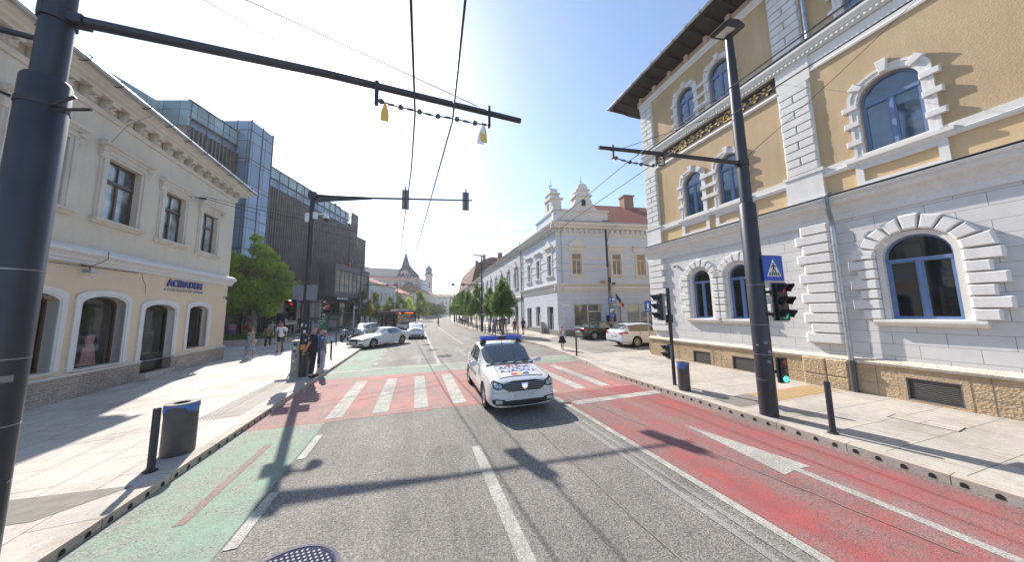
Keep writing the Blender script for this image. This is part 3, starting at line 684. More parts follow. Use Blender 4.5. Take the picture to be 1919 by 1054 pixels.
for op in U:
    tr=op[2]+(op[3]-op[2])*.66; cx=(op[0]+op[1])/2
    w=window(CH,FL,op,'brown_wood','curtain_glass',.06,-.13,tr,1,[('v',cx,tr+.04,op[3]-.06)],fd=.08)
    mb=MB(FL); mb.box(op[0]+.06,op[1]-.06,-.135,-.08,tr-.05,tr+.05); mb.build('transom','brown_wood',w)
    mb=MB(FL); ring(mb,op,-.20,-.10,0,.075); ring(mb,op,-.10,0,-.01,.045); ring(mb,op,-.26,-.2,0,.04)
    z=op[3]+.28; a,b=op[0]-.36,op[1]+.36
    profile(mb,a,b,[(0,z),(.08,z),(.10,z+.06),(.18,z+.10),(.20,z+.16),(0,z+.20)])
    profile(mb,a+.12,b-.12,[(0,z-.12),(.05,z-.12),(.05,z),(0,z)])
    for x in (a+.02,b-.2): mb.prism([(0,z-.36),(.05,z-.34),(.10,z-.22),(.07,z-.12),(.15,z),(0,z)],x,x+.16,0,'x'); mb.tube([(x-.01,.09,z-.08),(x+.17,.09,z-.08)],.045,8); mb.ball((x+.08,.05,z-.32),(.05,.04,.07),8,6)
    mb.build('window_surround','cream_trim',CH)
    mb=MB(FL); profile(mb,op[0]-.32,op[1]+.32,[(-.1,op[2]-.17),(.06,op[2]-.17),(.08,op[2]-.10),(.16,op[2]-.06),(.16,op[2]),(-.1,op[2]+.01)]); mb.build('window_sill','cream_trim',CH)
for op in (D3,D1,D0,D00,DX,DD):
    mb=MB(FL); ring(mb,op,-.20,-.05,0,.045); ring(mb,op,-.06,0,-.20,.03); mb.build('window_surround','shop_white',CH)
    if op is DD: continue
    mb=MB(FL); ring(mb,op,.0,.05,-.28,-.21,True); w=mb.build('window','brown_wood',CH); g=MB(FL); pane_at(g,op,.04,-.25); g.build('pane','glass_shop',w,normals=False)
    if op is not D3: mb=MB(FL); profile(mb,op[0]-.05,op[1]+.05,[(-.3,op[2]-.03),(.07,op[2]-.03),(.07,op[2]+.02),(-.3,op[2]+.03)]); mb.build('window_sill','cream_trim',CH)
mb=MB(FL); op=DD; ring(mb,op,0,.07,-.30,-.22,True); mb.box(3.81,5.19,-.29,-.23,.44,.98); mb.box(3.81,5.19,-.3,-.22,.96,1.04); mb.box(3.9,5.1,-.245,-.22,.52,.90); d=mb.build('door','black_metal',CH)
g=MB(FL); pane_at(g,(3.80,5.20,1.0,2.92,.22),0,-.27); g.build('pane','glass_shop',d,normals=False); mb=MB(FL); mb.tube([(4.95,-.22,1.15),(4.95,-.16,1.18),(4.95,-.16,1.42),(4.95,-.22,1.45)],.012,6); mb.build('handle','zinc',d)
# sign letters: text frame must be right handed -> run along the wall away from the corner reads left to right from the street
def wallM(F,s,z,e=.02):
    """text frame on a wall whose x axis runs towards the viewer: text x = -s"""
    X=-(F.to_3x3()@Vector((1,0,0))); Y=Vector((0,0,1)); Z=F.to_3x3()@Vector((0,1,0)); O=F@Vector((s,e,z))
    M=Matrix((X,Y,Z)).transposed().to_4x4(); M.translation=O; return M
sg=thing('shop_sign','dark blue raised shop lettering above the arched door of the cream house','sign',(FL@Vector((3.3,.03,3.7)))[:])
text_mesh('lettering','ACIBADEM',.40,'sign_blue',wallM(FL,3.28,3.76,.03),sg,.022,1.0,'CENTER',1.10,.012)
text_mesh('small_lettering','A CLASS HEALTHCARE SERVICES',.165,'sign_grey',wallM(FL,3.28,3.56,.015),sg,.006,1.0,'CENTER',1.0,.001)
# wall lamp, cables
t=thing('floodlight','small grey floodlight under the belt cornice near the left edge of the cream house','lamp',(FL@Vector((7.7,.1,4.0)))[:]); mb=MB(FL); mb.tube([(7.7,0,4.1),(7.7,.16,4.05),(7.7,.2,3.98)],.015,6); mb.build('bracket','black_metal',t); mb=MB(FL); mb.prism([(7.58,3.86),(7.82,3.86),(7.80,3.97),(7.60,3.97)],.1,.3); mb.build('lamp_head','zinc',t)
mb=MB(FL); mb.tube([(8.6,.05,4.05),(7.9,.06,4.06),(7.0,.05,4.08),(5.8,.05,4.10)],.012,5); mb.tube([(7.3,.26,4.6),(7.35,.3,4.35),(7.5,.1,4.1),(7.7,.05,4.05)],.010,5); mb.tube([(5.6,.03,4.1),(5.55,.03,3.9),(5.4,.03,3.7),(5.35,.03,3.35)],.006,4)
tag(mb.build('facade_cable','black_metal'),'thin black cables running under the belt cornice of the cream house','cable')
t=thing('wall_spotlight','small black spotlight near the corner of the cream house beside the tree','lamp',(FL@Vector((.35,.1,3.4)))[:]); mb=MB(FL); mb.tube([(.35,0,3.5),(.35,.1,3.45)],.012,6); mb.build('bracket','black_metal',t); mb=MB(FL); mb.tube([(.35,.1,3.5),(.32,.2,3.36)],.05,8); mb.build('lamp_head','black_metal',t)
# wire anchor on the wall
t=thing('wire_anchor','dark wire anchor bolted to the upper wall of the cream house','anchor',(FL@Vector((3.35,.1,7.9)))[:]); mb=MB(FL); mb.box(3.28,3.42,0,.04,7.85,8.05); mb.tube([(3.35,.02,7.95),(3.35,.30,7.95)],.03,6); mb.tube([(3.35,.2,7.95),(3.30,.42,7.95)],.05,8); mb.build('bracket','black_metal',t)
mb=MB(FL); mb.tube([(6.9,.60,9.7),(7.4,.35,8.9),(7.75,.3,8.1)],.012,4); mb.tube([(2.0,.60,9.7),(2.1,.2,8.6),(2.15,.12,7.0)],.006,4); tag(mb.build('hanging_cable','sign_grey'),'thin cable hanging slack from the gutter of the cream house','cable')
# mannequin in the first shop window
t=thing('mannequin','black mannequin in a long pale pink dress behind the arched shop window','mannequin',(FL@Vector((6.42,-.52,.35)))[:])
# window niche behind the pane so the figure stands in real depth
mb=MB(FL@Matrix.Translation((6.42,-.52,.66)))
mb.lathe([(.05,1.30),(.055,1.34),(.04,1.42),(.038,1.48),(.07,1.53),(.088,1.60),(.085,1.68),(.05,1.74)],n=14,sx=.95,sy=.55); mb.lathe([(.10,1.0),(.13,1.1),(.16,1.25),(.15,1.33),(.05,1.40)],n=14,sx=1.1,sy=.45)
mb.tube([(-.15,0,1.32),(-.20,.0,1.1),(-.17,.04,.88)],[.04,.034,.025],8); mb.tube([(.15,0,1.32),(.20,.0,1.1),(.17,.04,.88)],[.04,.034,.025],8); mb.build('figure','dark_cloth',t,True)
mb=MB(FL@Matrix.Translation((6.42,-.52,.66))); n=36
prof=[(.155,1.26),(.14,1.15),(.115,1.02),(.16,.85),(.20,.6),(.24,.3),(.29,.02)]
P=[];Fc=[]
for i,(r,z) in enumerate(prof):
    for k in range(n):
        a=2*PI*k/n; rr=r*(1+ (.10*(i/6.)*math.sin(9*a))); P.append((rr*math.cos(a)*1.1,rr*math.sin(a)*.48,z))
for i in range(len(prof)-1):
    for k in range(n): j=(k+1)%n; Fc.append((i*n+k,i*n+j,(i+1)*n+j,(i+1)*n+k))
mb.add(P,Fc); mb.build('dress','pink_cloth',t,True)
# ================================================================ STREET FURNITURE
plain('pole_paint',(.040,.041,.052),.42,.35,.15,3); plain('pole_seam',(.25,.25,.27),.4,.6); plain('sig_black',(.018,.018,.02),.45,0,.1)
plain('sig_side',(.22,.22,.23),.5,.2); plain('bin_paint',(.085,.08,.085),.5,.3,.15,5); plain('bag_blue',(.05,.16,.50),.35,0,.3,20,.6,.6,40); plain('bin_inner',(.015,.015,.015),.8)
plain('sign_panel_blue',(.02,.08,.42),.4); plain('sign_panel_white',(.72,.72,.72),.45,0,.05); plain('sign_back',(.17,.17,.20),.5,.5); plain('sign_red',(.50,.03,.04),.4)
plain('wire_dark',(.03,.03,.035),.5,.3); plain('insulator',(.08,.07,.075),.35); plain('ribbon_yellow',(.72,.46,.12),.7); plain('ribbon_white',(.75,.75,.74),.7)
plain('lens_red',(.30,.03,.02),.15,0,.1); plain('lens_amber',(.11,.04,.01),.15); plain('lens_green_dull',(.012,.07,.04),.15); glow('lens_green_off',(.01,.32,.20),.35); glow('lens_green',(.05,.95,.55),1.6); glow('lens_red_on',(.5,.03,.02),.25)
plain('led_panel',(.55,.56,.52),.3); plain('cabinet_grey',(.30,.295,.29),.6,0,.25,7); plain('sticker_white',(.65,.64,.62),.6,0,.3,30); plain('sticker_orange',(.60,.25,.05),.6); plain('camera_white',(.65,.66,.68),.4)
plain('concrete_pole',(.30,.28,.25),.9,0,.25,8); plain('orange_band',(.60,.30,.04),.7); plain('flag_blue',(.02,.04,.18),.8); plain('flag_yellow',(.65,.45,.05),.8); plain('flag_red',(.50,.03,.03),.8)
def T(x,y,z,rz=0): return Matrix.Translation((x,y,z))@Matrix.Rotation(rz,4,'Z')
# ---- big tapered poles carrying the trolley wire arms
def big_pole(label,x,y,zs,zt,rl=.165,ru=.115,rt=.08,cap=True):
    t=thing('tram_pole',label,'pole',(x,y,.13),0,'big dark poles that carry the trolley wire arms')
    m=MB(); m.lathe([(rl,.13),(rl,zs-.02),(rl-.02,zs+.02),(ru,zs+.03),(ru,zs+(zt-zs)*.5),(rt,zt)],(x,y,0),18); m.build('shaft','pole_paint',t,35)
    m=MB(Matrix.Translation((x,y,0))@Matrix.Rotation(math.atan2(-y,-x)+PI/2+.5,4,'Z')); m.prism([(-.06,.55),(.06,.55),(.06,.95),(-.06,.95)],-rl+.004,-rl-.006,.004); m.build('access_door','pole_paint',t)
    rs=random.Random(int(x*7)); 
    for q in range(4):
        a=math.atan2(-y,-x)+rs.uniform(-.9,.9); zz=rs.uniform(1.0,2.3); m=MB(Matrix.Translation((x+(rl+.003)*math.cos(a),y+(rl+.003)*math.sin(a),zz))@Matrix.Rotation(a+PI/2,4,'Z')); w=rs.uniform(.02,.04); m.box(-w,w,-.003,.003,-w*.8,w*.8); m.build('sticker','sig_side',t)
    for z in (.9,1.45,2.1,3.0):
        if z<zs: m=MB(); m.lathe([(rl+.003,-.006),(rl+.003,.006)],(x,y,z),18); m.build('strap','pole_seam',t)
    return t
LP=big_pole('huge dark steel pole at the left edge of the picture, close to the camera',-3.93,4.38,5.13,9.9)
m=MB(); m.tube([(-3.83,4.38,5.93),(-1.3,4.37,5.95),(1.70,4.36,5.86)],[.062,.055,.045],10); am=m.build('arm','pole_paint',LP,40)
m=MB(); m.lathe([(.135,-.08),(.135,.08)],(-3.93,4.38,5.93),14); m.box(-3.82,-3.70,4.31,4.45,5.88,5.98); m.build('arm_clamp','pole_paint',am)
for hx in (-.62,1.12):
    m=MB(); m.box(hx-.025,hx+.025,4.33,4.39,5.62,6.0); m.build('hanger','pole_paint',am)
m=MB(); m.tube([(-4.05,4.36,5.60),(-4.35,4.32,5.60),(-4.7,4.25,5.66),(-5.6,4.1,5.75)],[.03,.035,.07,.06],10); m.build('side_bracket','pole_paint',LP,40)
m=MB(); m.lathe([(.172,-.03),(.172,.03)],(-3.93,4.38,4.82),18)
for a,b in (((-3.80,4.28,4.80),(-3.60,4.26,4.93)),((-3.80,4.30,4.76),(-3.50,4.30,4.83)),((-4.1,4.3,4.85),(-4.17,4.2,4.86))): m.tube([a,b],.016,8)
m.build('clamp_bolt','wire_dark',LP)
RP=big_pole('tall dark pole on the right pavement with street lamp on top and blue crossing sign',7.40,4.30,4.92,9.35)
m=MB(); m.tube([(7.35,4.30,5.95),(5.3,4.31,5.80),(3.30,4.32,5.63)],[.05,.045,.035],10); ar=m.build('arm','pole_paint',RP,40)
m=MB(); m.lathe([(.13,-.07),(.13,.07)],(7.4,4.3,5.95),14); m.box(7.2,7.33,4.25,4.36,5.88,5.98); m.build('arm_clamp','pole_paint',ar)
for hx,z0,z1 in ((3.61,5.45,5.72),(4.90,5.5,5.84)): m=MB(); m.box(hx-.02,hx+.02,4.28,4.34,z0,z1); m.build('hanger','pole_paint',ar)
# lamp head
m=MB(T(7.30,4.25,9.42)@Matrix.Rotation(math.radians(-12),4,'Y')); m.prism([(-.34,-.03),(.30,-.05),(.34,.03),(.15,.14),(-.20,.12),(-.36,.03)],-.2,.2,0); lh=m.build('lamp_head','pole_paint',RP,50)
m=MB(T(7.30,4.25,9.42)@Matrix.Rotation(math.radians(-12),4,'Y')); m.box(-.27,.05,-.14,.14,-.052,-.036); m.build('lamp_glass','led_panel',lh)
m=MB(); m.tube([(7.41,4.3,9.3),(7.42,4.3,9.5)],.06,10); m.build('lamp_neck','pole_paint',RP)
# ---- traffic signals
def signal(parent,x,y,z,rz,lens,s=1.0,name='traffic_signal',visor=True,back=False):
    """stack of lenses from the top down, facing local -y; z = bottom"""
    n=len(lens); h=.29*n*s; M=T(x,y,z,rz)
    m=MB(M); m.prism([(-.15*s,0),(.15*s,0),(.15*s,h),(-.15*s,h)],.06*s,-.09*s,.015)
    if back: m.box(-.20*s,.20*s,-.02,0,-.04,h+.04)
    o=m.build(name,'sig_black',parent)
    m=MB(M); m.box(-.153*s,.153*s,.0,.07*s,.01,h-.01); m.build('side_shell','sig_side',o)
    for i,l in enumerate(lens):
        cz=h-.145*s-.29*i*s; L=MB(M@Matrix.Translation((0,-.09*s,cz))@Matrix.Rotation(PI/2,4,'X')); L.lathe([(.10*s,-.005),(.10*s,.012),(.06*s,.03),(.0,.036)],n=18); L.build('lens',l,o,True)
        if visor:
            P=[];F=[];k=14; L=MB(M)
            for j in range(k+1):
                a=math.radians(-25)+ (PI+math.radians(50))*j/k; r=.118*s; d=.24*s*(0.45+.55*max(0,math.sin(a)))
                P+= [(r*math.cos(a),-.085*s,cz+r*math.sin(a)),(r*1.04*math.cos(a),-.085*s-d,cz+r*1.04*math.sin(a)-.02*s)]
            for j in range(k): F.append((2*j,2*j+1,2*j+3,2*j+2))
            L.add(P,F); v=L.build('visor','sig_black',o,normals=False)
    return o
R3=['lens_red','lens_amber','lens_green']
m=MB(); m.box(7.50,7.60,4.14,4.20,1.05,1.10); m.build('signal_bracket','pole_paint',RP)
signal(RP,7.76,4.08,2.18,math.radians(-8),['lens_red','lens_amber','lens_green_off'],.98)
m=MB(); m.box(7.50,7.62,4.12,4.20,2.3,2.36); m.box(7.50,7.62,4.12,4.20,2.8,2.86); m.build('signal_bracket','pole_paint',RP)
signal(RP,7.635,4.10,.84,math.radians(-10),R3,.62,'small_signal',False)
# blue crossing sign
def ped_sign(parent,x,y,z,rz,w):
    M=T(x,y,z,rz); m=MB(M); m.prism([(-w/2,-w/2),(w/2,-w/2),(w/2,w/2),(-w/2,w/2)],.0,-.02,0); s=m.build('crossing_sign','sign_panel_blue',parent)
    m=MB(M); m.prism([(-w*.36,-w*.33),(w*.36,-w*.33),(0,w*.36)],-.019,-.026,0); tr=m.build('sign_triangle','sign_panel_white',s)
    m=MB(M); k=w
    for i,xx in enumerate((-.24,-.12,.0,.12,.24)): m.prism([((xx-.035)*k,-.30*k),((xx+.035)*k,-.30*k),((xx*.8+.03)*k,-.17*k),((xx*.8-.03)*k,-.17*k)],-.026,-.030)
    f=lambda *p:[(a*k,b*k) for a,b in p]
    m.prism(f((-.04,-.01),(.035,-.01),(.04,.12),(-.03,.13)),-.026,-.032); m.prism(f((.0,-.01),(.03,-.01),(.10,-.12),(.09,-.22),(.055,-.21),(.055,-.13)),-.026,-.032)
    m.prism(f((-.04,-.01),(.0,-.01),(-.04,-.13),(-.11,-.21),(-.14,-.19),(-.08,-.11)),-.026,-.032); m.prism(f((-.03,.12),(-.01,.09),(-.09,.05),(-.10,.0),(-.125,.0),(-.12,.07)),-.026,-.032)
    m.prism(f((.03,.12),(.03,.08),(.09,.03),(.12,.04),(.08,.09)),-.026,-.032)
    m.prism([(.005*k+.035*k*math.cos(a),.17*k+.035*k*math.sin(a)) for a in [2*PI*i/10 for i in range(10)]],-.026,-.032); m.build('pedestrian_symbol','sig_black',tr)
ped_sign(RP,7.66,4.08,3.37,math.radians(-6),.58)
# ---- thin signal post and bins, right
t=thing('signal_post','slim black signal post beside the bin on the right pavement','signal post',(7.65,6.92,.13))
m=MB(); m.tube([(7.65,6.92,.13),(7.65,6.92,3.15)],.052,12); m.build('post','pole_paint',t,40)
signal(t,7.44,7.02,2.12,math.radians(-118),['lens_red','lens_amber','lens_green_dull'],.98)
signal(t,7.57,6.98,.93,math.radians(-118),['lens_red','lens_green_dull'],.75,'small_signal')
m=MB(); m.box(7.5,7.63,6.93,6.97,2.9,2.94); m.box(7.5,7.63,6.93,6.97,2.15,2.2); m.box(7.55,7.70,6.84,6.98,2.05,2.3); m.build('signal_bracket','pole_paint',t)
def litter_bin(x,y,r,h,label,sx=1.0,rz=0):
    t=thing('litter_bin',label,'bin',(x,y,.13),rz,'grey round street bins'); B=T(x,y,.13,rz)
    m=MB(B); m.lathe([(r*.96,.0),(r,.02),(r,h-.02)],n=28,sx=sx); m.build('body','bin_paint',t,50)
    m=MB(B); n=28; P=[];F=[]; zt=h+.012
    for k in range(n):
        a=2*PI*k/n; P+=[(r*1.03*sx*math.cos(a),r*1.03*math.sin(a),zt),(r*.5*sx*math.cos(a),r*.5*math.sin(a)-.01,zt),(r*1.03*sx*math.cos(a),r*1.03*math.sin(a),zt-.02),(r*.5*sx*math.cos(a),r*.5*math.sin(a)-.01,zt-.02)]
    for k in range(n):
        a=4*k;b=4*((k+1)%n); F+=[(a,b,b+1,a+1),(a,a+2,b+2,b),(a+1,b+1,b+3,a+3)]
    m.add(P,F); m.build('lid','bin_paint',t)
    m=MB(B); m.lathe([(r*.96,h-.05),(r*.96,h-.02)],n=24,sx=sx); m.build('opening','bin_inner',t)
    m=MB(B); P=[];F=[]; random.seed(int(x*10))
    for k in range(n+1):
        a=2*PI*k/n; d=.05+.035*math.sin(a*2+1.0)+.03*random.random()+(.07 if abs(a-3.6)<.5 or abs(a-6.0)<.4 else 0); P+=[(r*1.035*sx*math.cos(a),r*1.035*math.sin(a),h+.0),(r*1.07*sx*math.cos(a),r*1.07*math.sin(a),h-d*.5),(r*1.03*sx*math.cos(a),r*1.03*math.sin(a),h-d)]
    for k in range(n): F+=[(3*k,3*k+3,3*k+4,3*k+1),(3*k+1,3*k+4,3*k+5,3*k+2)]
    m.add(P,F); m.build('bag','bag_blue',t,True,False); return t
litter_bin(-3.88,6.80,.21,.84,'grey bin with a blue bag beside the front bollard on the left pavement',1.0)
litter_bin(7.44,6.40,.155,.78,'grey bin with a blue bag beside the slim signal post on the right',1.0)
# ---- bollards
def bollard(x,y,h,label,r=.045,first=[None]):
    if first[0] is None:
        t=thing('bollard',label,'bollard',(x,y,.13),0,'slim steel bollards along the kerbs'); m=MB(T(x,y,.13)); m.lathe([(r,0),(r,h-.02),(r*.9,h),(0,h)],n=14); m.build('post','pole_paint',t,40)
        m=MB(T(x,y,.13)); m.lathe([(r*1.8,0),(r*1.8,.012),(r*1.2,.02)],n=14); m.build('base_plate','pole_paint',t); first[0]=t; return t
    return dup(first[0],(x,y,.13),0,label)
bollard(-3.81,6.16,.94,'near bollard in front of the left-hand grey bin')
bollard(7.41,3.30,.92,'near bollard on the right pavement, beside the end wall grating')
bollard(7.94,13.03,.95,'single bollard beside the pedestrian in the black skirt')
bollard(-7.9,21.7,.95,'bollard just in front of the man in white t-shirt and shorts')
bollard(-4.30,17.9,.95,'bollard just beyond the two standing men at the kerb')
bollard(-5.8,25.4,.95,'bollard between the two standing men and the motorcycle')
bollard(-5.0,27.4,.95,'bollard in front of the parked motorcycle near the white saloon')
bollard(-6.3,33.0,.95,'bollard behind the motorcycle near the bus stop')
for i,(x,y) in enumerate(((6.95+.45,24.9),(7.35,26.7),(7.4,27.9),(7.4,29.4),(7.4,31.2),(7.4,35.5),(7.35,38.0),(7.4,42.2),(7.45,45.7),(7.5,50.),(7.6,55),(7.7,60))):
    bollard(x,y,.95,['nearest','second','third','fourth','fifth','sixth','seventh','eighth','ninth','tenth','eleventh','farthest'][i]+' bollard of the row under the right-hand street trees')
# ---- signal mast on the left
MX,MY=-4.07,13.1
mt=thing('signal_mast','dark signal mast with long arm over the road beside the two waiting men','signal mast',(MX,MY,.13))
m=MB(); m.lathe([(.135,.13),(.135,2.2),(.10,2.25),(.095,4.5),(.085,7.45)],(MX,MY,0),16); m.build('shaft','pole_paint',mt,35)
m=MB(); m.tube([(MX,MY,7.33),(-1.9,MY,7.48),(2.5,MY,7.88)],[.06,.05,.035],8); m.prism([(MX+.05,7.05),(MX+.05,7.4),(-1.9,7.48),(-1.9,7.42)],MY-.02,MY+.02); aa=m.build('arm','pole_paint',mt)
m=MB(); m.box(MX-.14,MX+.14,MY-.13,MY+.13,7.2,7.46); m.build('arm_clamp','pole_paint',mt)
for sx,sz in ((-.53,7.62),(2.19,7.85)):
    o=signal(mt,sx,MY+.06,sz-.46,PI,['lens_red','lens_amber','lens_green_dull'],1.0); m=MB(); m.box(sx-.03,sx+.03,MY-.06,MY-.02,sz-.45,sz+.55); m.build('mounting_bar','pole_paint',o)
m=MB(); m.box(MX-.20,MX-.06,MY-.12,MY+.0,6.2,6.55); m.build('junction_box','camera_white',mt)
m=MB(); m.box(MX+.06,MX+.2,MY-.1,MY,6.35,6.62); m.tube([(MX+.15,MY,6.55),(MX+.45,MY-.05,6.58),(MX+.52,MY-.05,6.50)],.03,8); cc=m.build('camera_bracket','camera_white',mt)
m=MB(); m.lathe([(.11,.0),(.13,.06),(.08,.13),(0,.14)],(MX+.52,MY-.05,6.38),16); m.build('camera_housing','camera_white',cc,True); m=MB(); m.ball((MX+.52,MY-.05,6.37),(.10,.10,.10)); m.build('camera_dome','sig_black',cc,True)
m=MB(); m.box(MX-.42,MX-.06,MY-.2,MY-.18,3.03,3.62); m.build('sign_back','sign_back',mt); m=MB(); m.box(MX+.02,MX+.38,MY-.14,MY-.12,3.05,3.64); m.build('sign_back','sign_back',mt)
signal(mt,MX-.36,MY-.18,2.26,math.radians(-20),['lens_red_on','lens_amber','lens_green_dull'],.92); signal(mt,MX+.10,MY+.2,2.24,PI,['lens_red','lens_amber','lens_green_dull'],.95); signal(mt,MX+.38,MY+.1,2.26,math.radians(150),['lens_red','lens_amber','lens_green_dull'],.90)
m=MB(); m.box(MX-.5,MX+.5,MY-.02,MY+.02,2.95,3.0); m.box(MX-.5,MX+.5,MY-.02,MY+.02,2.3,2.35); m.build('signal_bracket','pole_paint',mt)
m=MB(); m.box(MX+.22,MX+.52,MY-.05,MY-.03,1.78,2.14); m.build('sign_back','sign_back',mt)
random.seed(5)
for i in range(16):
    a=random.uniform(-2.6,-.6); z=random.uniform(.9,2.15); w=random.uniform(.04,.09); h=random.uniform(.04,.12); r=.139
    M=Matrix.Translation((MX+r*math.cos(a),MY+r*math.sin(a),z))@Matrix.Rotation(a+PI/2,4,'Z'); m=MB(M); m.box(-w/2,w/2,-.004,.004,-h/2,h/2); m.build('sticker',['sticker_white','sticker_white','sticker_orange','sig_black'][i%4] if i!=3 else 'sticker_orange',mt)
m=MB(T(MX+.02,MY-.16,1.0)); m.box(-.07,.07,-.03,.02,.15,.34); m.build('push_button','sticker_orange',mt)
def cabinet(x0,x1,y0,y1,h,label):
    t=thing('utility_cabinet',label,'cabinet',((x0+x1)/2,(y0+y1)/2,.13),0); m=MB(); m.box(x0,x1,y0,y1,.13,.13+h); m.box(x0-.02,x1+.02,y0-.02,y1+.02,.13+h,.16+h); m.box(x0-.02,x1+.02,y0-.02,y1+.02,.13,.22); m.build('body','cabinet_grey',t)
    m=MB(); m.box(x0+.03,x1-.03,y0-.012,y0-.001,.3,.08+h); d=m.build('door','cabinet_grey',t); m=MB(); m.box(x1-.09,x1-.06,y0-.03,y0-.012,.8,.92); m.build('handle','sig_black',d)
    for i in range(5): a=random.uniform(x0+.05,x1-.12); z=random.uniform(.6,h); m=MB(); m.box(a,a+.07,y0-.018,y0-.0125,z,z+.09); m.build('sticker','sticker_white' if i%2 else 'sig_black',d)
cabinet(-4.60,-4.36,13.5,13.95,1.3,'tall narrow grey cabinet covered in stickers, left of the mast base')
cabinet(-4.20,-3.90,13.40,13.75,1.35,'squat grey cabinet with stickers between the mast and the waiting men')
# thin post with information plate
t=thing('plate_post','thin grey post with a small blank-looking grey plate left of the signal mast','sign',(-5.05,14.97,.13)); m=MB(); m.tube([(-5.05,14.97,.13),(-5.05,14.97,2.45)],.025,8); m.build('post','sign_back',t); m=MB(); m.box(-5.38,-4.95,14.92,14.94,2.05,2.42); pl=m.build('plate','cabinet_grey',t)
m=MB(); 
for i in range(3): m.box(-5.33,-5.02,14.912,14.92,2.34-i*.08,2.36-i*.08)
m.build('plate_lines','sig_black',pl)
# ---- contact wires, insulators, stays
def wire(pts,r,label,cat='wire',mat='wire_dark',name='overhead_wire',grp='overhead wires'):
    m=MB(); m.tube(pts,r,5); return tag(m.build(name,mat,None,normals=False),label,cat,grp)
def sag(a,b,d,n=10): a=Vector(a);b=Vector(b); return [a.lerp(b,i/n)-Vector((0,0,4*d*(i/n)*(1-i/n))) for i in range(n+1)]
wire([(-.16,-10,5.62),(-.12,2,5.62),(-.07,4.38,5.62),(-.15,6.2,5.6),(-.5,11,5.6),(-.87,16.4,5.6),(-1.7,33,5.65),(-1.9,60,5.7),(2.6,110,5.7)],.0155,'left one of the two contact wires that run down over the left lane')
wire([(.3,-10,5.62),(.40,2.3,5.62),(.51,4.38,5.62),(.27,9,5.6),(.05,13,5.6),(-.18,16.3,5.6),(-1.1,33,5.65),(-1.3,60,5.7),(3.2,110,5.7)],.0155,'right one of the two contact wires that run down over the left lane')
wire([(3.6,-10,5.5),(3.93,1.4,5.44),(3.98,4.36,5.44),(4.38,8.3,5.44),(4.55,20,5.5),(4.65,33,5.6),(5.0,60,5.7),(9,110,5.7)],.009,'left one of the two contact wires hung from the right-hand pole arm')
wire([(4.2,-10,5.5),(4.52,1.6,5.44),(4.55,4.33,5.44),(4.92,9.2,5.44),(5.1,20,5.5),(5.2,33,5.6),(5.6,60,5.7),(9.6,110,5.7)],.009,'right one of the two contact wires hung from the right-hand pole arm')
def chain(pts,label,R=.03):
    t=thing('insulator_chain',label,'insulator',pts[0]); m=MB(); m.tube(pts,.010,5); m.build('rod','wire_dark',t)
    for a,b in zip(pts[:-1],pts[1:]):
        a=Vector(a);b=Vector(b); L=(b-a).length; n=max(2,int(L/.13)); 
        for i in range(n): c=a.lerp(b,(i+.5)/n); m=MB(); m.ball(c,(R*1.5,R*1.35,R*1.35),8,6) if i%2==0 else m.tube([c-Vector((.045,0,0)),c+Vector((.045,0,0))],.018,6); m.build('insulator','insulator',t,True)
    return t
chain([(-.62,4.36,5.70),(-.35,4.36,5.66),(-.07,4.37,5.66),(.2,4.36,5.63),(.51,4.37,5.66),(.8,4.36,5.64),(1.12,4.36,5.66)],'chain of dark insulators slung under the long left arm')
chain([(3.61,4.32,5.49),(3.98,4.34,5.46),(4.55,4.33,5.46),(4.90,4.32,5.52)],'chain of insulators slung under the right-hand pole arm',.028)
def ribbon(x,y,z,label,two):
    t=thing('ribbon',label,'ribbon',(x,y,z),0,'ribbons tied under the left arm')
    for dx,c,l in (((0,'ribbon_yellow',.32),(-.06,'ribbon_white',.36)) if two else ((0,'ribbon_yellow',.30),)):
        P=[];F=[]
        for i in range(7): w=.012+.045*math.sin(min(1,i/4)*PI/2); P+=[(x+dx*i/6-w,y+.01*math.sin(i),z-l*i/6),(x+dx*i/6+w,y-.01*math.sin(i*1.3),z-l*i/6-.01*i/6),]
        for i in range(6): F.append((2*i,2*i+1,2*i+3,2*i+2))
        m=MB(); m.add(P,F); m.build('strip',c,t,True,False)
ribbon(-.50,4.36,5.68,'short yellow ribbon tied at the left end of the insulator chain',False); ribbon(1.03,4.36,5.65,'yellow and white ribbons tied at the right end of the insulator chain',True)
wire([(-3.9,4.38,7.2),(-.34,4.38,6.3),(.92,4.38,5.98)],.007,'stay wire running diagonally down to the long left arm','wire')
wire(sag((3.88,4.32,5.72),(11.66,5.3,10.0),.1),.006,'stay wire from the right-hand pole arm up to the black frieze','wire')
wire(sag((7.5,4.3,6.1),(11.66,2.2,10.3),.08),.006,'stay wire from the right-hand pole to the white band above the yellow wall','wire')
A=(-9.45,16.5,8.03)
wire(sag(A,(16.7,21.5,6.6),.75),.011,'upper of the two span wires from the cream house wall across the street'); wire(sag((A[0],A[1],A[2]-.08),(16.7,21.5,6.1),1.15),.011,'lower of the two span wires from the cream house wall across the street')
wire(sag((-10.4,20.6,9.3),(12.45,24.5,10.7),1.2),.010,'thin high span wire from beyond the cream house corner to the pale blue house')
wire(sag((-16.2,36,11),(12.6,33.,11.2),1.0),.010,'thin high span wire from the dark shopping centre to the ornate pale house')
wire([(-7.6,10,12.5),(-3.6,10,10.85)],.012,'lowest of three short wires in the bright sky at upper left') ; wire([(-6.6,10,12.9),(-4.2,10,11.6)],.009,'middle one of three short wires in the bright sky at upper left')
wire([(-5.8,10,12.6),(-4.5,10,11.85)],.008,'highest of three short wires in the bright sky at upper left')
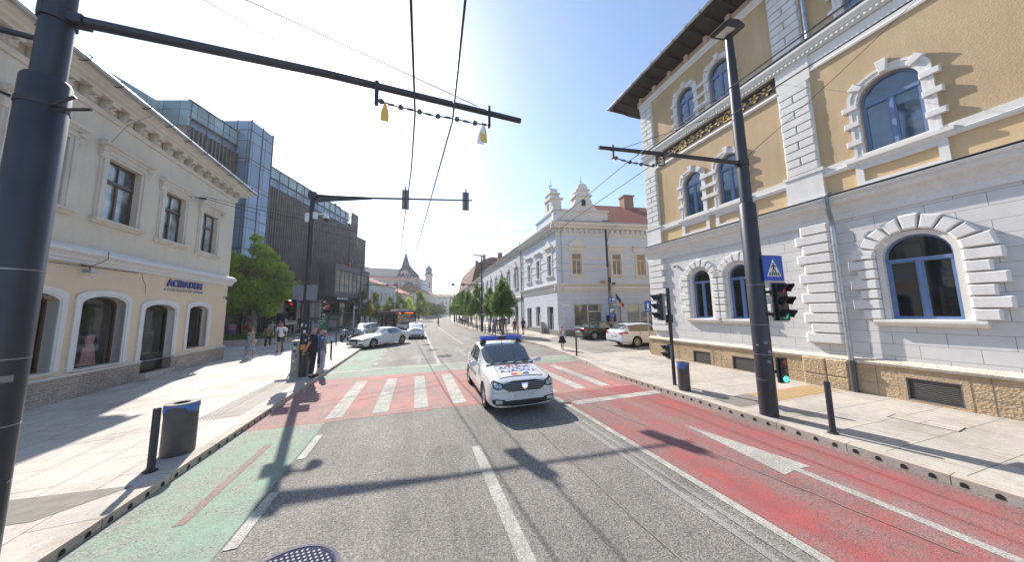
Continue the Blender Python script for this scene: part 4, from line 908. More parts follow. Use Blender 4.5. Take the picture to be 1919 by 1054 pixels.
# ---- far lamp poles with wire arms
def lamp_pole(x,y,h,label,side=1,arm=3.6,az=5.65,head=True,r=.11):
    t=thing('lamp_pole',label,'pole',(x,y,.13),0,'street lamp poles along the road'); m=MB(); m.lathe([(r*1.6,.13),(r*1.5,4.2),(r,4.3),(r*.7,h)],(x,y,0),12); m.build('shaft','pole_paint',t,35)
    if arm: m=MB(); m.tube([(x,y,az),(x-side*arm,y,az)],[.06,.045],6); m.box(x-side*(arm-.2)-.15,x-side*(arm-.2)+.15,y-.03,y+.03,az-.12,az+.14); m.box(x-side*(arm-1.4)-.15,x-side*(arm-1.4)+.15,y-.03,y+.03,az-.12,az+.14); m.build('arm','pole_paint',t)
    if head: m=MB(); m.box(x-side*.95,x+.08,y-.10,y+.10,h-.03,h+.09); m.build('lamp_head','pole_paint',t)
    return t
p=lamp_pole(7.45,33.0,9.2,'dark lamp pole with a no-stopping sign, nearest of the right-hand far poles')
m=MB(T(7.62,32.75,2.55)@Matrix.Rotation(PI/2,4,'X')); m.lathe([(.30,-.01),(.30,.01)],n=20); sg2=m.build('no_stopping_sign','sign_red',p); m=MB(T(7.62,32.735,2.55)@Matrix.Rotation(PI/2,4,'X')); m.lathe([(.24,-.002),(.24,.004)],n=20); m.build('disc','sign_panel_blue',sg2)
m=MB(T(7.62,32.72,2.55)@Matrix.Rotation(math.radians(45),4,'Y')); m.box(-.25,.25,-.006,0,-.03,.03); m.build('bar','sign_red',sg2); m=MB(); m.box(7.36,7.88,32.7,32.73,2.05,2.2); m.build('sub_plate','sign_panel_white',sg2)
lamp_pole(8.5,66.4,8.6,'second lamp pole with a cross arm, halfway up the right side'); lamp_pole(11.3,100,8.6,'third and farthest lamp pole on the right side'); 
lamp_pole(-7.8,46.6,9.3,'tall thin dark pole with an arm by the end of the shopping centre',-1,5.0,6.7,True,.12); lamp_pole(-3.9,66,9,'thin pole with cross arm behind the bus roof',-1,4.2,6.6,False); lamp_pole(-.6,88,9,'distant thin pole with cross arm in front of the pink building',-1,3.5,6.6,False)
t=thing('post','short thin grey post standing left of the grey hatchback','post',(-6.6,36,.13)); m=MB(); m.tube([(-6.6,36,.13),(-6.6,36,3.4)],.045,8); m.build('shaft','camera_white',t); m=MB(); m.box(-6.6,-6.25,35.95,36.05,3.1,3.2); m.build('camera_head','camera_white',t)
# ---- concrete pole with parking signs, lamp and flag
cx,cy=16.85,21.5
t=thing('concrete_pole','weathered concrete pole with parking signs, curved lamp and coiled cables at the pale blue house','pole',(cx,cy,.13))
m=MB(); m.lathe([(.19,.13),(.14,6.9)],(cx,cy,0),12); m.build('shaft','concrete_pole',t,40); m=MB(); m.lathe([(.10,0),(.09,3.6)],(cx-.12,cy,6.4),8); m.build('upper_shaft','wire_dark',t); m=MB(); m.lathe([(.195,.9),(.19,1.35)],(cx,cy,0),12); m.build('painted_band','orange_band',t)
m=MB(); m.tube([(cx-.1,cy,8.6),(cx+.25,cy,9.7),(cx+.8,cy,10.3),(cx+1.25,cy,10.45)],.035,6); la=m.build('lamp_arm','cabinet_grey',t); m=MB(); m.ball((cx+1.5,cy,10.45),(.36,.16,.12)); m.build('lamp_head','camera_white',la,True)
m=MB(); 
for i in range(4): m.tube([(cx-.22+.07*math.cos(a),cy-.2-.02*i,4.35+.42*math.sin(a)+.1*i) for a in [2*PI*k/12 for k in range(13)]],.012,4)
m.box(cx-.25,cx-.05,cy-.3,cy-.15,4.9,5.4); m.box(cx+.15,cx+.4,cy-.3,cy-.2,4.75,4.95); m.build('cable_coil','wire_dark',t)
def blue_plate(x0,x1,z0,z1,txt,parent,y,sz=.4,nm='parking_sign'):
    m=MB(); m.box(x0,x1,y,y+.02,z0,z1); s=m.build(nm,'sign_panel_blue',parent)
    M=Matrix.Translation(((x0+x1)/2-(.0 if len(txt)>1 else (x1-x0)*.22),y-.004,z0+(z1-z0)*.28))@Matrix.Rotation(PI/2,4,'X')
    text_mesh('lettering',txt,sz,'sign_panel_white',M,s,.002); return s
s=blue_plate(cx-.42,cx+.38,3.05,3.58,'P',t,cy-.24,.42); m=MB(); m.box(cx+.02,cx+.32,cy-.25,cy-.238,3.25,3.52); m.box(cx-.30,cx+.30,cy-.25,cy-.238,3.09,3.14); m.build('pictogram','sign_panel_white',s)
m=MB(); m.box(cx-.36,cx+.26,cy-.24,cy-.22,1.75,2.65); s=m.build('parking_sign','sign_panel_blue',t); m=MB(); m.box(cx-.28,cx+.18,cy-.25,cy-.238,2.2,2.55); m.box(cx-.25,cx+.14,cy-.25,cy-.238,2.0,2.04); m.box(cx-.2,cx+.1,cy-.25,cy-.238,1.88,1.92); s2=m.build('pictogram','sign_panel_white',s); m=MB(); m.box(cx+.0,cx+.14,cy-.258,cy-.25,2.2,2.38); m.build('pictogram','sig_black',s)
m=MB(); m.box(cx-.4,cx-.06,cy+.1,cy+.2,1.35,1.95); m.box(cx+.25,cx+.6,cy+.05,cy+.3,1.35,2.0); m.build('meter_box','sig_black',t)
f=thing('flag','Romanian tricolour flag drooping beside the concrete pole','flag',(cx+.55,cy+.4,3.3)); m=MB(); m.tube([(cx+.1,cy+.2,3.35),(cx+.75,cy+.1,4.15)],.018,6); m.build('staff','camera_white',f)
mb=MB(); N1=9
def fp(u,v): # u along colours (0..1), v across
    return (cx+.60+u*.95+v*.28*(1-u)-.25*v, cy-.05+.06*math.sin(7*u+3*v), 4.05-1.25*u-.62*v*(1-u*.75))
P=[fp(i/N1,j/5) for i in range(N1+1) for j in range(6)]; mb.add(P,[])
for i in range(N1):
    mb.k=0 if i<5 else (1 if i<7 else 2); mb.f+= [(i*6+j,i*6+j+1,(i+1)*6+j+1,(i+1)*6+j) for j in range(5)]; mb.mi+=[mb.k]*5
mb.build('cloth',['flag_blue','flag_yellow','flag_red'],f,True,False)
t=thing('footpath_sign','blue footpath sign on a thin post at the corner of the yellow house','sign',(12.25,12.5,.13)); m=MB(); m.tube([(12.25,12.5,.13),(12.25,12.5,3.0)],.03,8); m.build('post','cabinet_grey',t); m=MB(T(12.25,12.46,2.63,math.radians(-52))); m.box(-.17,.17,-.015,.0,-.3,.3); s=m.build('panel','sign_panel_blue',t); m=MB(T(12.25,12.46,2.63,math.radians(-52))); m.prism([(-.03,-.12),(.03,-.12),(.05,.10),(0,.20),(-.05,.10)],-.016,-.022); m.box(-.08,.08,-.022,-.016,-.22,-.18); m.build('pictogram','sign_panel_white',s)
# ================================================================ PALE BLUE CORNER HOUSE
plaster('blue_stucco',(.58,.61,.67),.06,60,.12,.05,(.42,.44,.48)); brickmat('blue_ashlar',(.58,.605,.66),(.565,.59,.645),(.33,.36,.42),1.6,.44,.010,.85,.3,.5,False,.05,0,(0,.1,0),4)
plaster('blue_trim',(.68,.65,.60),.08,60,.12); plain('grey_plinth',(.25,.24,.22),.9,0,.2,5,.3,.3); plain('white_frame',(.66,.65,.62),.5)
def tiles(name,c):
    m,t,b=nodes(name,.85,0,.3); v=objv(t); w=N(t,'TexWave'); w.wave_type='BANDS'; w.bands_direction='X'; w.inputs['Scale'].default_value=1.3; w.inputs['Distortion'].default_value=.6; w.inputs['Detail'].default_value=2; t.links.new(v,w.inputs[0])
    w2=N(t,'TexWave'); w2.bands_direction='Z'; w2.inputs['Scale'].default_value=1.6; w2.inputs['Distortion'].default_value=1.0; t.links.new(v,w2.inputs[0]); f=noi(t,5,5,.7,v)
    col=mix(t,1.0,c,ramp(t,f,[(.3,.65),(.7,1.35)]),'MULTIPLY'); col=mix(t,1.0,col,ramp(t,w2.outputs[0],[(.0,.55),(.4,1.1)]),'MULTIPLY'); col=mix(t,1.0,col,ramp(t,w.outputs[0],[(.0,.8),(.5,1.08)]),'MULTIPLY')
    t.links.new(col,b.inputs['Base Color']); bump(t,b,w2.outputs[0],.5,.05); return m
tiles('roof_tiles_red',(.30,.12,.085)); tiles('roof_tiles_brown',(.20,.115,.085)); tiles('roof_tiles_orange',(.38,.17,.10)); tiles('roof_slate',(.075,.085,.11))
plain('brick_chimney',(.30,.18,.12),.9,0,.3,9,.3,.4); glassmat('glass_mid',(.04,.045,.05)); plain('blind_wood',(.42,.28,.14),.7,0,.3,20)
glassmat('glass_reflect',(.16,.16,.145),.03,1.0,.015,.4)
aB=(12.50,23.51); dW=(.04,.9992); nW=(-.9992,.04); dS=(.987,-.158); nS=(-.158,-.987)
FW=frameM(aB,dW,nW); FS=frameM(aB,dS,nS)
BH=thing('corner_house','pale blue two-storey corner house with two rooftop turrets and a red tile roof','house',(aB[0],aB[1],0),math.atan2(dS[1],dS[0]))
SW=[(1.62,4.40,.95,3.0,0),(7.05,9.85,.9,2.96,0),(5.45,6.35,.13,2.75,0),(12.2,14.8,.9,2.96,0)]
SU=[(1.58,2.54,5.85,7.9,0),(5.75,6.68,5.85,7.9,0),(8.38,9.3,5.8,7.9,0),(11.6,12.5,5.8,7.9,0)]
WW=[(1.05,2.35,.55,2.85,0),(4.3,5.6,.75,2.9,0),(7.0,8.3,.45,2.8,0)]
WU=[(1.0,1.95,5.85,7.9,0),(4.1,5.0,5.85,7.9,0),(7.0,7.9,5.85,7.9,0)]
LS,LW=18,10.3
for F,L,gops,uops,nm in ((FS,LS,SW,SU,'s'),(FW,LW,WW,WU,'w')):
    mb=MB(F); wall_skin(mb,0,L,.0,4.2,gops,0,.3); mb.k=1; wall_skin(mb,0,L,4.2,10.9,uops,0,.25)
    if nm=='s': mb.k=1; mb.box(.3,L,-10,-.35,0,10.8)
    mb.build('wall',['blue_ashlar','blue_stucco'],BH,normals=False)
    mb=MB(F); 
    for a,b in [(0,gops[0][0])]+[(gops[i][1],gops[i+1][0]) for i in range(len(gops)-1)]: pass
    wall_skin(mb,0,L,0,.62,[g for g in gops if g[2]<.6],.035,.1); mb.build('plinth','grey_plinth',BH,normals=False)
    mb=MB(F); profile(mb,-.25,L,[(0,4.20),(.05,4.22),(.08,4.4),(.12,4.45),(.12,4.7),(.25,4.85),(.28,4.98),(0,5.05)]); mb.build('belt_cornice','blue_trim',BH)
    mb=MB(F); profile(mb,-.5,L,[(0,10.30),(.3,10.34),(.34,10.5),(.5,10.62),(.55,10.8),(.55,10.9),(0,10.95)]); profile(mb,-.03,L,[(0,9.7),(.06,9.7),(.08,9.82),(0,9.86)])
    for z in (6.55,7.35,8.5): 
        cuts=[0]+[x for u in uops for x in (u[0]-.3,u[1]+.3)]+[L]
        for i in range(0,len(cuts),2): mb.box(cuts[i],cuts[i+1],0,.035,z,z+.16)
    s=.2
    while s<L: mb.prism([(0,9.92),(.1,9.95),(.24,10.3),(0,10.3)],s,s+.22,0,'x'); s+=.55
    mb.build('cornice','blue_trim',BH)
    for i,u in enumerate(uops):
        w=window(BH,F,u,'white_frame','glass_mid' if i!=2 else 'blind_wood',.07,-.10,u[3]-.6,1,fd=.05)
        mb=MB(F); ring(mb,u,-.18,0,-.01,.06); profile(mb,u[0]-.35,u[1]+.35,[(0,8.10),(.06,8.12),(.1,8.5),(.18,8.55),(.24,8.66),(.24,8.74),(0,8.76)])
        if i==0 or (nm=='s' and i==3): c=(u[0]+u[1])/2; mb.prism([(c-.85,8.74),(c+.85,8.74),(c,9.42)],.0,.24,0); 
        mb.build('window_surround','blue_trim',BH)
        mb=MB(F); profile(mb,u[0]-.3,u[1]+.3,[(0,u[2]-.35),(.05,u[2]-.35),(.1,u[2]-.14),(.17,u[2]-.08),(.17,u[2]),(-.1,u[2]+.01)]); mb.build('window_sill','blue_trim',BH)
for g in (SW[0],SW[1],SW[3]):
    mb=MB(FS); ring(mb,g,0,.06,-.2,-.12,True); m_=g[0]+1.4; mb.box(m_-.05,m_+.05,-.2,-.11,g[2],g[3]); mb.box(m_,g[1],-.2,-.11,2.28,2.38); w=mb.build('window','white_frame',BH)
    p=MB(FS); pane_at(p,g,.03,-.16); p.build('pane','glass_reflect',w,normals=False)
mb=MB(FS); ring(mb,SW[2],0,.1,-.2,-.12,True); mb.box(5.55,6.25,-.19,-.15,.13,2.65); d=mb.build('door','blue_stucco',BH); mb=MB(FS); mb.box(6.1,6.14,-.15,-.08,1.0,1.2); mb.build('handle','sig_black',d)
for g in WW: mb=MB(FW); ring(mb,g,0,.06,-.26,-.18,True); mb.box((g[0]+g[1])/2-.04,(g[0]+g[1])/2+.04,-.26,-.18,g[2],2.2); w=mb.build('window','white_frame',BH); p=MB(FW); pane_at(p,g,.03,-.22); p.build('pane','glass_dark',w,normals=False)
# attic corner walls, turrets and roof
mb=MB(FS); mb.box(-.1,5.6,-.6,-.15,10.9,12.15); profile(mb,-.2,5.7,[(-.75,12.15),(-.05,12.15),(-.02,12.3),(-.75,12.35)]); mb.build('attic_wall','blue_trim',BH)
mb=MB(FW); mb.box(.0,5.2,-.6,-.15,10.9,12.15); profile(mb,-.1,5.3,[(-.75,12.15),(-.05,12.15),(-.02,12.3),(-.75,12.35)]); mb.build('attic_wall','blue_stucco',BH)
def turret(F,s,nm):
    t=BH; mb=MB(F); mb.box(s-.75,s+.75,-1.35,-.18,12.3,13.75); mb.box(s-.9,s+.9,-1.5,-.08,13.75,13.95); mb.prism([(s-1.5,12.35),(s-.75,12.35),(s-.75,13.5),(s-.95,13.1),(s-1.1,12.75)],-.5,-.2); mb.prism([(s+1.5,12.35),(s+.75,12.35),(s+.75,13.5),(s+.95,13.1),(s+1.1,12.75)],-.5,-.2)
    mb.prism([(s-.7,13.95),(s+.7,13.95),(s+.5,14.35),(s-.5,14.35)],-1.2,-.2); mb.box(s-.72,s+.72,-1.3,-.12,14.35,14.5)
    mb.prism([(s+.55*math.cos(a),14.5+.65*math.sin(a)) for a in [PI*i/12 for i in range(13)]],-1.1,-.25); tr=mb.build('turret','blue_trim',t)
    mb=MB(F); mb.prism([(s-.22,12.75),(s+.22,12.75),(s+.22,13.4),(s-.22,13.4)],-.19,-.165); mb.build('opening','sig_black',tr); mb=MB(F); mb.tube([(s,-.6,15.1),(s,-.6,16.1)],.02,5); mb.ball((s,-.6,15.5),.07,6,5); mb.build('finial','sig_black',tr)
turret(FS,3.1,'a'); turret(FW,1.9,'b')
mb=MB(FS); mb.add([(5.0,.4,10.95),(LS,.4,10.95),(LS,-4.6,14.7),(5.0,-4.6,14.7)],[(0,1,2,3)]); mb.add([(LS,-4.6,14.7),(5.0,-4.6,14.7),(5,-10,10.9),(LS,-10,10.9)],[(0,1,2,3)]); mb.add([(5,.4,10.95),(5,-4.6,14.7),(5,-10,10.9)],[(0,1,2)]); mb.add([(0,-.3,10.95),(5,-.3,11),(5,-10,11),(0,-10,11)],[(0,1,2,3)]); mb.build('roof','roof_tiles_red',BH,normals=False)
mb=MB(FW); mb.add([(0,-.1,10.96),(LW,-.1,10.96),(LW,-4.5,12.4),(2,-4.5,12.4)],[(0,1,2,3)]); mb.build('roof','roof_tiles_brown',BH,normals=False)
mb=MB(FS); mb.box(9.9,11.1,-4.9,-3.9,13.0,15.7); mb.box(9.8,11.2,-5.0,-3.8,15.7,15.85); mb.build('chimney','brick_chimney',BH)
mb=MB(FS); mb.tube([(.55,.1,4.2),(.55,.1,10.3)],.05,8); mb.build('downpipe','zinc',BH); mb=MB(FW); mb.tube([(LW-.15,.12,.1),(LW-.15,.12,10.6)],.07,8); mb.build('downpipe','dark_pipe',BH)
mb=MB(FS); mb.tube([(0,.58,10.92),(LS,.58,10.92)],.06,6); mb.build('gutter','zinc',BH)
t=thing('roof_antenna','cluster of thin television antennas between the two rooftop turrets','antenna',(13.4,26,12.3)); m=MB()
for x,y,h in ((13.3,26,3.6),(13.9,26.5,2.6),(14.5,26.8,2.0)):
    m.tube([(x,y,12.0),(x,y,12.3+h)],.025,5)
    for k in range(6): z=12.3+h-.15-k*.28; m.tube([(x-.30+.03*k,y,z),(x+.30-.03*k,y,z)],.014,4)
m.build('mast','wire_dark',t)
t=thing('wall_plate','small pale street name plate on the corner of the pale blue house','sign',(FS@Vector((.8,.02,2.9)))[:]); m=MB(FS); m.box(.42,1.2,.0,.03,2.86,3.0); m.build('plate','sign_panel_white',t)
t=thing('wall_lamp','small yellow lamp on the belt of the pale blue house','lamp',(FS@Vector((4.55,.2,5.1)))[:]); m=MB(FS); m.box(4.4,4.75,.1,.35,5.02,5.25); m.build('lamp_body','orange_band',t)
# ================================================================ GENERIC STREET HOUSES
def house(label,F,L,D,zb,ze,zr,wallm,trim,roofm,ops_z,nwin,ww,arch=0,name='town_house',cat='house',ground=(.4,3.2),gl=None,s_first=1.6,hip=0,frame='white_frame',ped=False,glass='glass_mid',brackets=False,roof_out=.35,gl_mat='glass_dark',group=None,shops=True):
    o=F@Vector((0,0,0)); x=F.to_3x3()@Vector((1,0,0))
    t=thing(name,label,cat,(o.x,o.y,0),math.atan2(x.y,x.x),group)
    ops=[]; st=(L-2*s_first)/max(1,nwin-1) if nwin>1 else 0; cs=[s_first+i*st for i in range(nwin)]
    for z0,z1 in ops_z: ops.append([(c-ww/2,c+ww/2,z0,z1,arch) for c in cs])
    gops=[(c-ww*.85,c+ww*.85,ground[0],ground[1],0) for c in cs] if shops else []
    mb=MB(F); wall_skin(mb,0,L,zb,ze,gops+[u for r in ops for u in r],0,.25); mb.box(0,L,-D,-.3,0,ze-.02); mb.quad((0,0,0),(0,-.4,0),(0,-.4,ze),(0,0,ze)); mb.quad((L,0,0),(L,-.4,0),(L,-.4,ze),(L,0,ze)); mb.build('wall',wallm,t,normals=False)
    mb=MB(F); profile(mb,-.1,L+.1,[(0,ze-.55),(.08,ze-.5),(.2,ze-.3),(.35,ze-.12),(.4,ze),(0,ze+.05)]); mb.build('cornice',trim,t)
    zbelt=ground[1]+.75
    mb=MB(F); profile(mb,-.05,L+.05,[(0,zbelt),(.12,zbelt+.05),(.2,zbelt+.3),(0,zbelt+.4)]); mb.build('belt_cornice',trim,t)
    if brackets:
        mb=MB(F); s=.2
        while s<L: mb.prism([(0,ze-1.1),(.08,ze-1.05),(.22,ze-.55),(0,ze-.55)],s,s+.2,0,'x'); s+=.62
        mb.box(0,L,0,.04,ze-1.15,ze-.5); mb.build('bracket_row',trim,t)
    for r in ops:
        for i,u in enumerate(r):
            mb=MB(F); ring(mb,u,0,.07,-.14,-.08,True); c=(u[0]+u[1])/2; mb.box(c-.035,c+.035,-.14,-.08,u[2],u[3]-.1); w=mb.build('window',frame,t); p=MB(F); pane_at(p,u,.03,-.12); p.build('pane',glass,w,normals=False)
            mb=MB(F); ring(mb,u,-.2,0,-.01,.07); mb.box(u[0]-.3,u[1]+.3,0,.14,u[2]-.16,u[2])
            if ped:
                if i%2==0: mb.prism([(c-ww*.9,u[3]+.35),(c+ww*.9,u[3]+.35),(c,u[3]+1.15)],0,.22)
                else: mb.prism([(c+ww*.9*math.cos(a),u[3]+.35+.55*math.sin(a)) for a in [PI*k/8 for k in range(9)]],0,.2)
                mb.box(c-ww*.85,c+ww*.85,0,.2,u[3]+.22,u[3]+.36)
                for sd in (-1,1):
                    for k in range(5): mb.bbox(c+sd*(ww*.5+.32)-.13,c+sd*(ww*.5+.32)+.13,u[2]+k*.44,u[2]+.4+k*.44,0,.12,.03)
            mb.build('window_surround',trim,t)
    for i,u in enumerate(gops): mb=MB(F); ring(mb,u,0,.07,-.22,-.14,True); w=mb.build('shop_window',frame,t); p=MB(F); pane_at(p,u,.04,-.18); p.build('pane',gl_mat,w,normals=False)
    h=hip; mb=MB(F); ro=roof_out
    A=(-.1,ro,ze+.05);B=(L+.1,ro,ze+.05);C=(L-h,-D/2,zr);E_=(h,-D/2,zr);G_=(-.1,-D-ro,ze+.05);H=(L+.1,-D-ro,ze+.05)
    mb.add([A,B,C,E_,G_,H],[(0,1,2,3),(3,2,5,4),(0,3,4),(1,5,2)]); mb.build('roof',roofm,t,normals=False)
    return t
plaster('ornate_wall',(.52,.53,.56),.15,30,.1); plaster('ornate_trim',(.56,.54,.52),.15,30,.1); plaster('grey_house',(.40,.40,.42),.12,30,.1); plaster('tan_house',(.50,.44,.36),.12,30,.1); plaster('white_house',(.58,.59,.62),.1,30,.1); plaster('cream_house',(.58,.54,.48),.1,30,.1)
plaster('pink_wall',(.52,.36,.33),.1,20,.1); plaster('rose_trim',(.40,.20,.17),.1,20,.1); plain('chimney_grey',(.25,.22,.2),.9)
def sub(F,s): return F@Matrix.Translation((s,0,0))
h=house('ornate pale two-storey house with pointed and round window pediments behind the nearest street tree',sub(FW,10.34),29.2,10,0,11.0,12.6,'ornate_wall','ornate_trim','roof_tiles_brown',[(5.6,8.1)],7,1.0,.5,ped=True,brackets=True,s_first=2.5,ground=(.4,3.2))
mb=MB(FW)
for s in (14,22,30): mb.tube([(s,-1,11.2),(s,-1,12.4)],.05,5); mb.tube([(s-.3,-1,12.2),(s+.3,-1,12.2)],.03,4)
mb.build('roof_vent','chimney_grey',h)
h=house('plain pale grey house with a steep brown roof, halfway along the right side',sub(FW,39.6),20,12,0,10.2,15.2,'cream_house','ornate_trim','roof_tiles_brown',[(5.4,7.6)],5,1.0,s_first=2.2)
mb=MB(FW); mb.box(41,42,-5.5,-4.5,14,16.6); mb.build('chimney','brick_chimney',h)
h=house('low tan house with a tall steep brown roof at the far right of the street',sub(FW,59.7),27,14,0,9.8,10.3,'tan_house','ornate_trim','roof_tiles_brown',[(5.2,7.4)],6,1.1,s_first=2.2)
mb=MB(FW); mb.prism([(.45,9.8),(-.9,15.6),(-5,17.6),(-9,17.4),(-13,9.9)],52,86.9,0,'x'); mb.build('mansard_roof','roof_tiles_brown',h); mb=MB(FW); mb.box(66,67,-4,-3,16.5,19); mb.box(54,54.8,-4,-3.2,16.5,18.6); mb.build('chimney','brick_chimney',h)
F2=frameM((16.4,110.5),(.20,.98),(-.98,.20)); h=house('distant grey-green house behind the far end of the right-hand trees',F2,34,12,0,10,13.5,'grey_house','ornate_trim','roof_tiles_brown',[(5.2,7.4)],8,1.1,s_first=2.2)
FE=frameM((12,226),(.98,.05),(.05,-.98)); h=house('long pale four-storey building closing the far end of the street',FE,34,12,0,14.5,16.5,'cream_house','ornate_trim','roof_tiles_brown',[(5.0,6.8),(8.0,9.6),(10.8,12.4)],11,1.3,s_first=1.8)
mb=MB(FE); mb.box(6,7,-6,-5,15.5,18); mb.build('chimney','chimney_grey',h)
# left row
dl=Vector((.222,.975)); FLL=lambda s:frameM((-10.9+dl.x*s,61+dl.y*s),(dl.x,dl.y),(dl.y,-dl.x))
house('grey-blue two-storey house with a red roof, first beyond the shopping centre',FLL(0),15,14,0,9.2,13.2,'white_house','cream_house','roof_tiles_red',[(5.4,7.4)],5,1.0,s_first=1.6)
house('white narrow house with a stepped gable, second beyond the shopping centre',FLL(15.3),9,12,0,9.4,11.8,'white_house','cream_house','roof_tiles_orange',[(5.6,7.4)],3,1.0,s_first=1.6)
house('pale house with an orange tile roof behind the bus, third beyond the shopping centre',FLL(24.5),20,12,0,8.2,11.4,'cream_house','cream_house','roof_tiles_orange',[(5.0,6.8)],6,1.0,s_first=1.8)
d2=Vector((.19,.982)); house('long pale house with brown sloping roof at the far left of the street',frameM((3.0,122),(d2.x,d2.y),(d2.y,-d2.x)),70,12,0,10.6,15.2,'cream_house','ornate_trim','roof_tiles_brown',[(5.2,7.2),(8.0,9.6)],14,1.2,s_first=2.5)
FP=frameM((-24.5,131),(.995,.1),(.1,-.995))
P_=house('large pink building with dark slate roof and a pointed corner spire','' and None or FP,21.5,14,0,18.2,22.8,'pink_wall','rose_trim','roof_slate',[(7,9.2),(11,13.2),(14.6,16.6)],8,1.5,s_first=1.8,name='spired_building',cat='building',ground=(.5,3.6),glass='glass_sky',hip=0)
cx0=20.0
mb=MB(FP); mb.box(cx0-2.9,cx0+5.6,-6,.55,0,18.4); mb.prism([(cx0-2.8,18.4),(cx0+2.0,18.4)]+[(cx0-.4+2.2*math.cos(a),18.6+2.4*math.sin(a)) for a in [PI*k/12 for k in range(13)]],-.6,.6); mb.build('corner_bay','pink_wall',P_)
mb=MB(FP); mb.prism([(cx0-.4+2.5*math.cos(a),18.5+2.8*math.sin(a)) for a in [PI*k/12 for k in range(13)]],-.8,.5); mb.box(cx0-3.0,cx0+5.8,-6.1,.75,17.9,18.4); mb.build('gable_moulding','rose_trim',P_)
for a,b in ((cx0-1.9,cx0-.6),(cx0-.2,cx0+1.1),(cx0+2.6,cx0+4.4)):
    mb=MB(FP); ring(mb,(a,b,8.5,16.4,0),-.18,0,.5,.72,True); w=mb.build('window','rose_trim',P_); p=MB(FP); pane_at(p,(a,b,8.5,16.4,0),0,.62); p.build('pane','glass_curtain',w,normals=False)
mb=MB(FP)
for a in (cx0-1.1,cx0+.3): mb.prism([(a-.45,19.0),(a+.45,19.0),(a+.45,19.6),(a,20.1),(a-.45,19.6)],.6,.63)
mb.build('gable_window','sig_black',P_)
mb=MB(FP); b0=[(cx0-3.6,.9,18.5),(cx0+6.2,.9,18.5),(cx0+6.2,-8,18.5),(cx0-3.6,-8,18.5)]; b1=[(cx0-1.5,-1.6,23.6),(cx0+1.9,-1.6,23.6),(cx0+1.9,-4.6,23.6),(cx0-1.5,-4.6,23.6)]; tip=(cx0+.2,-3.1,30.6)
mb.add(b0+b1+[tip],[(0,1,5,4),(1,2,6,5),(2,3,7,6),(3,0,4,7),(4,5,8),(5,6,8),(6,7,8),(7,4,8)]); mb.tube([(cx0+.2,-3.1,30.2),(cx0+.2,-3.1,31.6)],.18,5); mb.build('spire','roof_slate',P_,normals=False)
house('narrow white four-storey house between the pink building and the church tower',frameM((2.4,134),(.30,.954),(.954,-.30)),12,8,0,17.4,18.6,'white_house','white_house','roof_slate',[(5.4,7),(8.6,10.2),(11.6,13.2),(14.4,16)],4,1.1,s_first=1.8)
# church tower
TWr=thing('church_tower','distant pale church tower with an onion-shaped dark dome and a cross','tower',(8.2,204,0)); mb=MB(); mb.box(5.8,10.6,201.6,206.4,0,27.6); mb.box(5.5,10.9,201.3,206.7,16.5,17.2); mb.box(5.4,11.0,201.2,206.8,27.6,28.3); mb.build('tower_body','pink_wall',TWr)
mb=MB(); mb.prism([(7.3,19),(9.1,19),(9.1,22.5)]+[(8.2+.9*math.cos(a),22.5+.9*math.sin(a)) for a in [PI*k/8 for k in range(1,8)]]+[(7.3,22.5)],201.5,201.58); mb.build('louvre','sig_black',TWr)
mb=MB(); mb.lathe([(3.4,28.3),(3.0,29.0),(2.2,29.8),(2.0,31.0),(2.2,31.6),(2.3,32.4),(1.8,33.6),(.8,34.5),(.3,35.2),(.25,36.2),(0,36.3)],(8.2,204,0),16); mb.build('dome','roof_slate',TWr,40); mb=MB(); mb.box(8.1,8.3,203.9,204.1,36,39.4); mb.box(7.5,8.9,203.9,204.1,38,38.3); mb.ball((8.2,204,36.4),.4); mb.build('cross','sig_black',TWr)
# ================================================================ SHOPPING CENTRE
plain('fin_bronze',(.17,.145,.135),.55,.2,.25,1.2); plain('fin_back',(.105,.09,.085),.6,.2,.2,1.5); plain('mall_dark',(.055,.05,.05),.6,.1,.2,2); plain('mall_frame',(.11,.105,.11),.5,.4); plain('mall_canopy',(.12,.105,.108),.6,.1,.15,2)  # sun-flare veil put into the colour: bronze fins and their backing lightened
def bluepane(name,c,r=.08):
    m,t,b=nodes(name,r,0,1.0); v=uvz(t); k=N(t,'TexBrick'); k.offset=0; k.inputs['Scale'].default_value=1; k.inputs['Brick Width'].default_value=1.4; k.inputs['Row Height'].default_value=2.2; k.inputs['Mortar Size'].default_value=.03; k.inputs['Bias'].default_value=0
    k.inputs[1].default_value=c4([x*.75 for x in c]); k.inputs[2].default_value=c4([x*1.25 for x in c]); k.inputs[3].default_value=c4([x*.35 for x in c]); t.links.new(v,k.inputs[0]); t.links.new(k.outputs[0],b.inputs['Base Color']); return m
bluepane('mall_blue',(.19,.25,.35)); bluepane('mall_green',(.24,.32,.33),.15); bluepane('mall_reflect',(.26,.25,.22))
aM=(-8.78,58.26); dM=(.306,.952); nM=(.952,-.306); FM=frameM(aM,dM,nM)
ML=thing('shopping_centre','dark shopping centre with vertical bronze fins and a blue glass tower, behind the big tree','building',(aM[0],aM[1],0),math.atan2(dM[1],dM[0]))
mb=MB(FM); mb.box(-30.3,-6.2,-22,-.5,0,16.9); mb.box(-6.2,-1.0,-22,-.5,0,9.7); mb.box(-40,-30.3,-22,-3,0,17); mb.build('wall','mall_dark',ML)
def fins(s0,s1,z0,z1,step,out0,out1,nm='fin_screen'):
    mb=MB(FM); s=s0; random.seed(int(-s0*10))
    while s<s1:
        mb.box(s,s+.07,out0,out1,z0,z1); s+=step*random.uniform(.75,1.25)
    mb.k=1; mb.box(s0,s1,out0-.06,out0,z0,z1)
    o=mb.build(nm,['fin_bronze','fin_back'],ML); return o
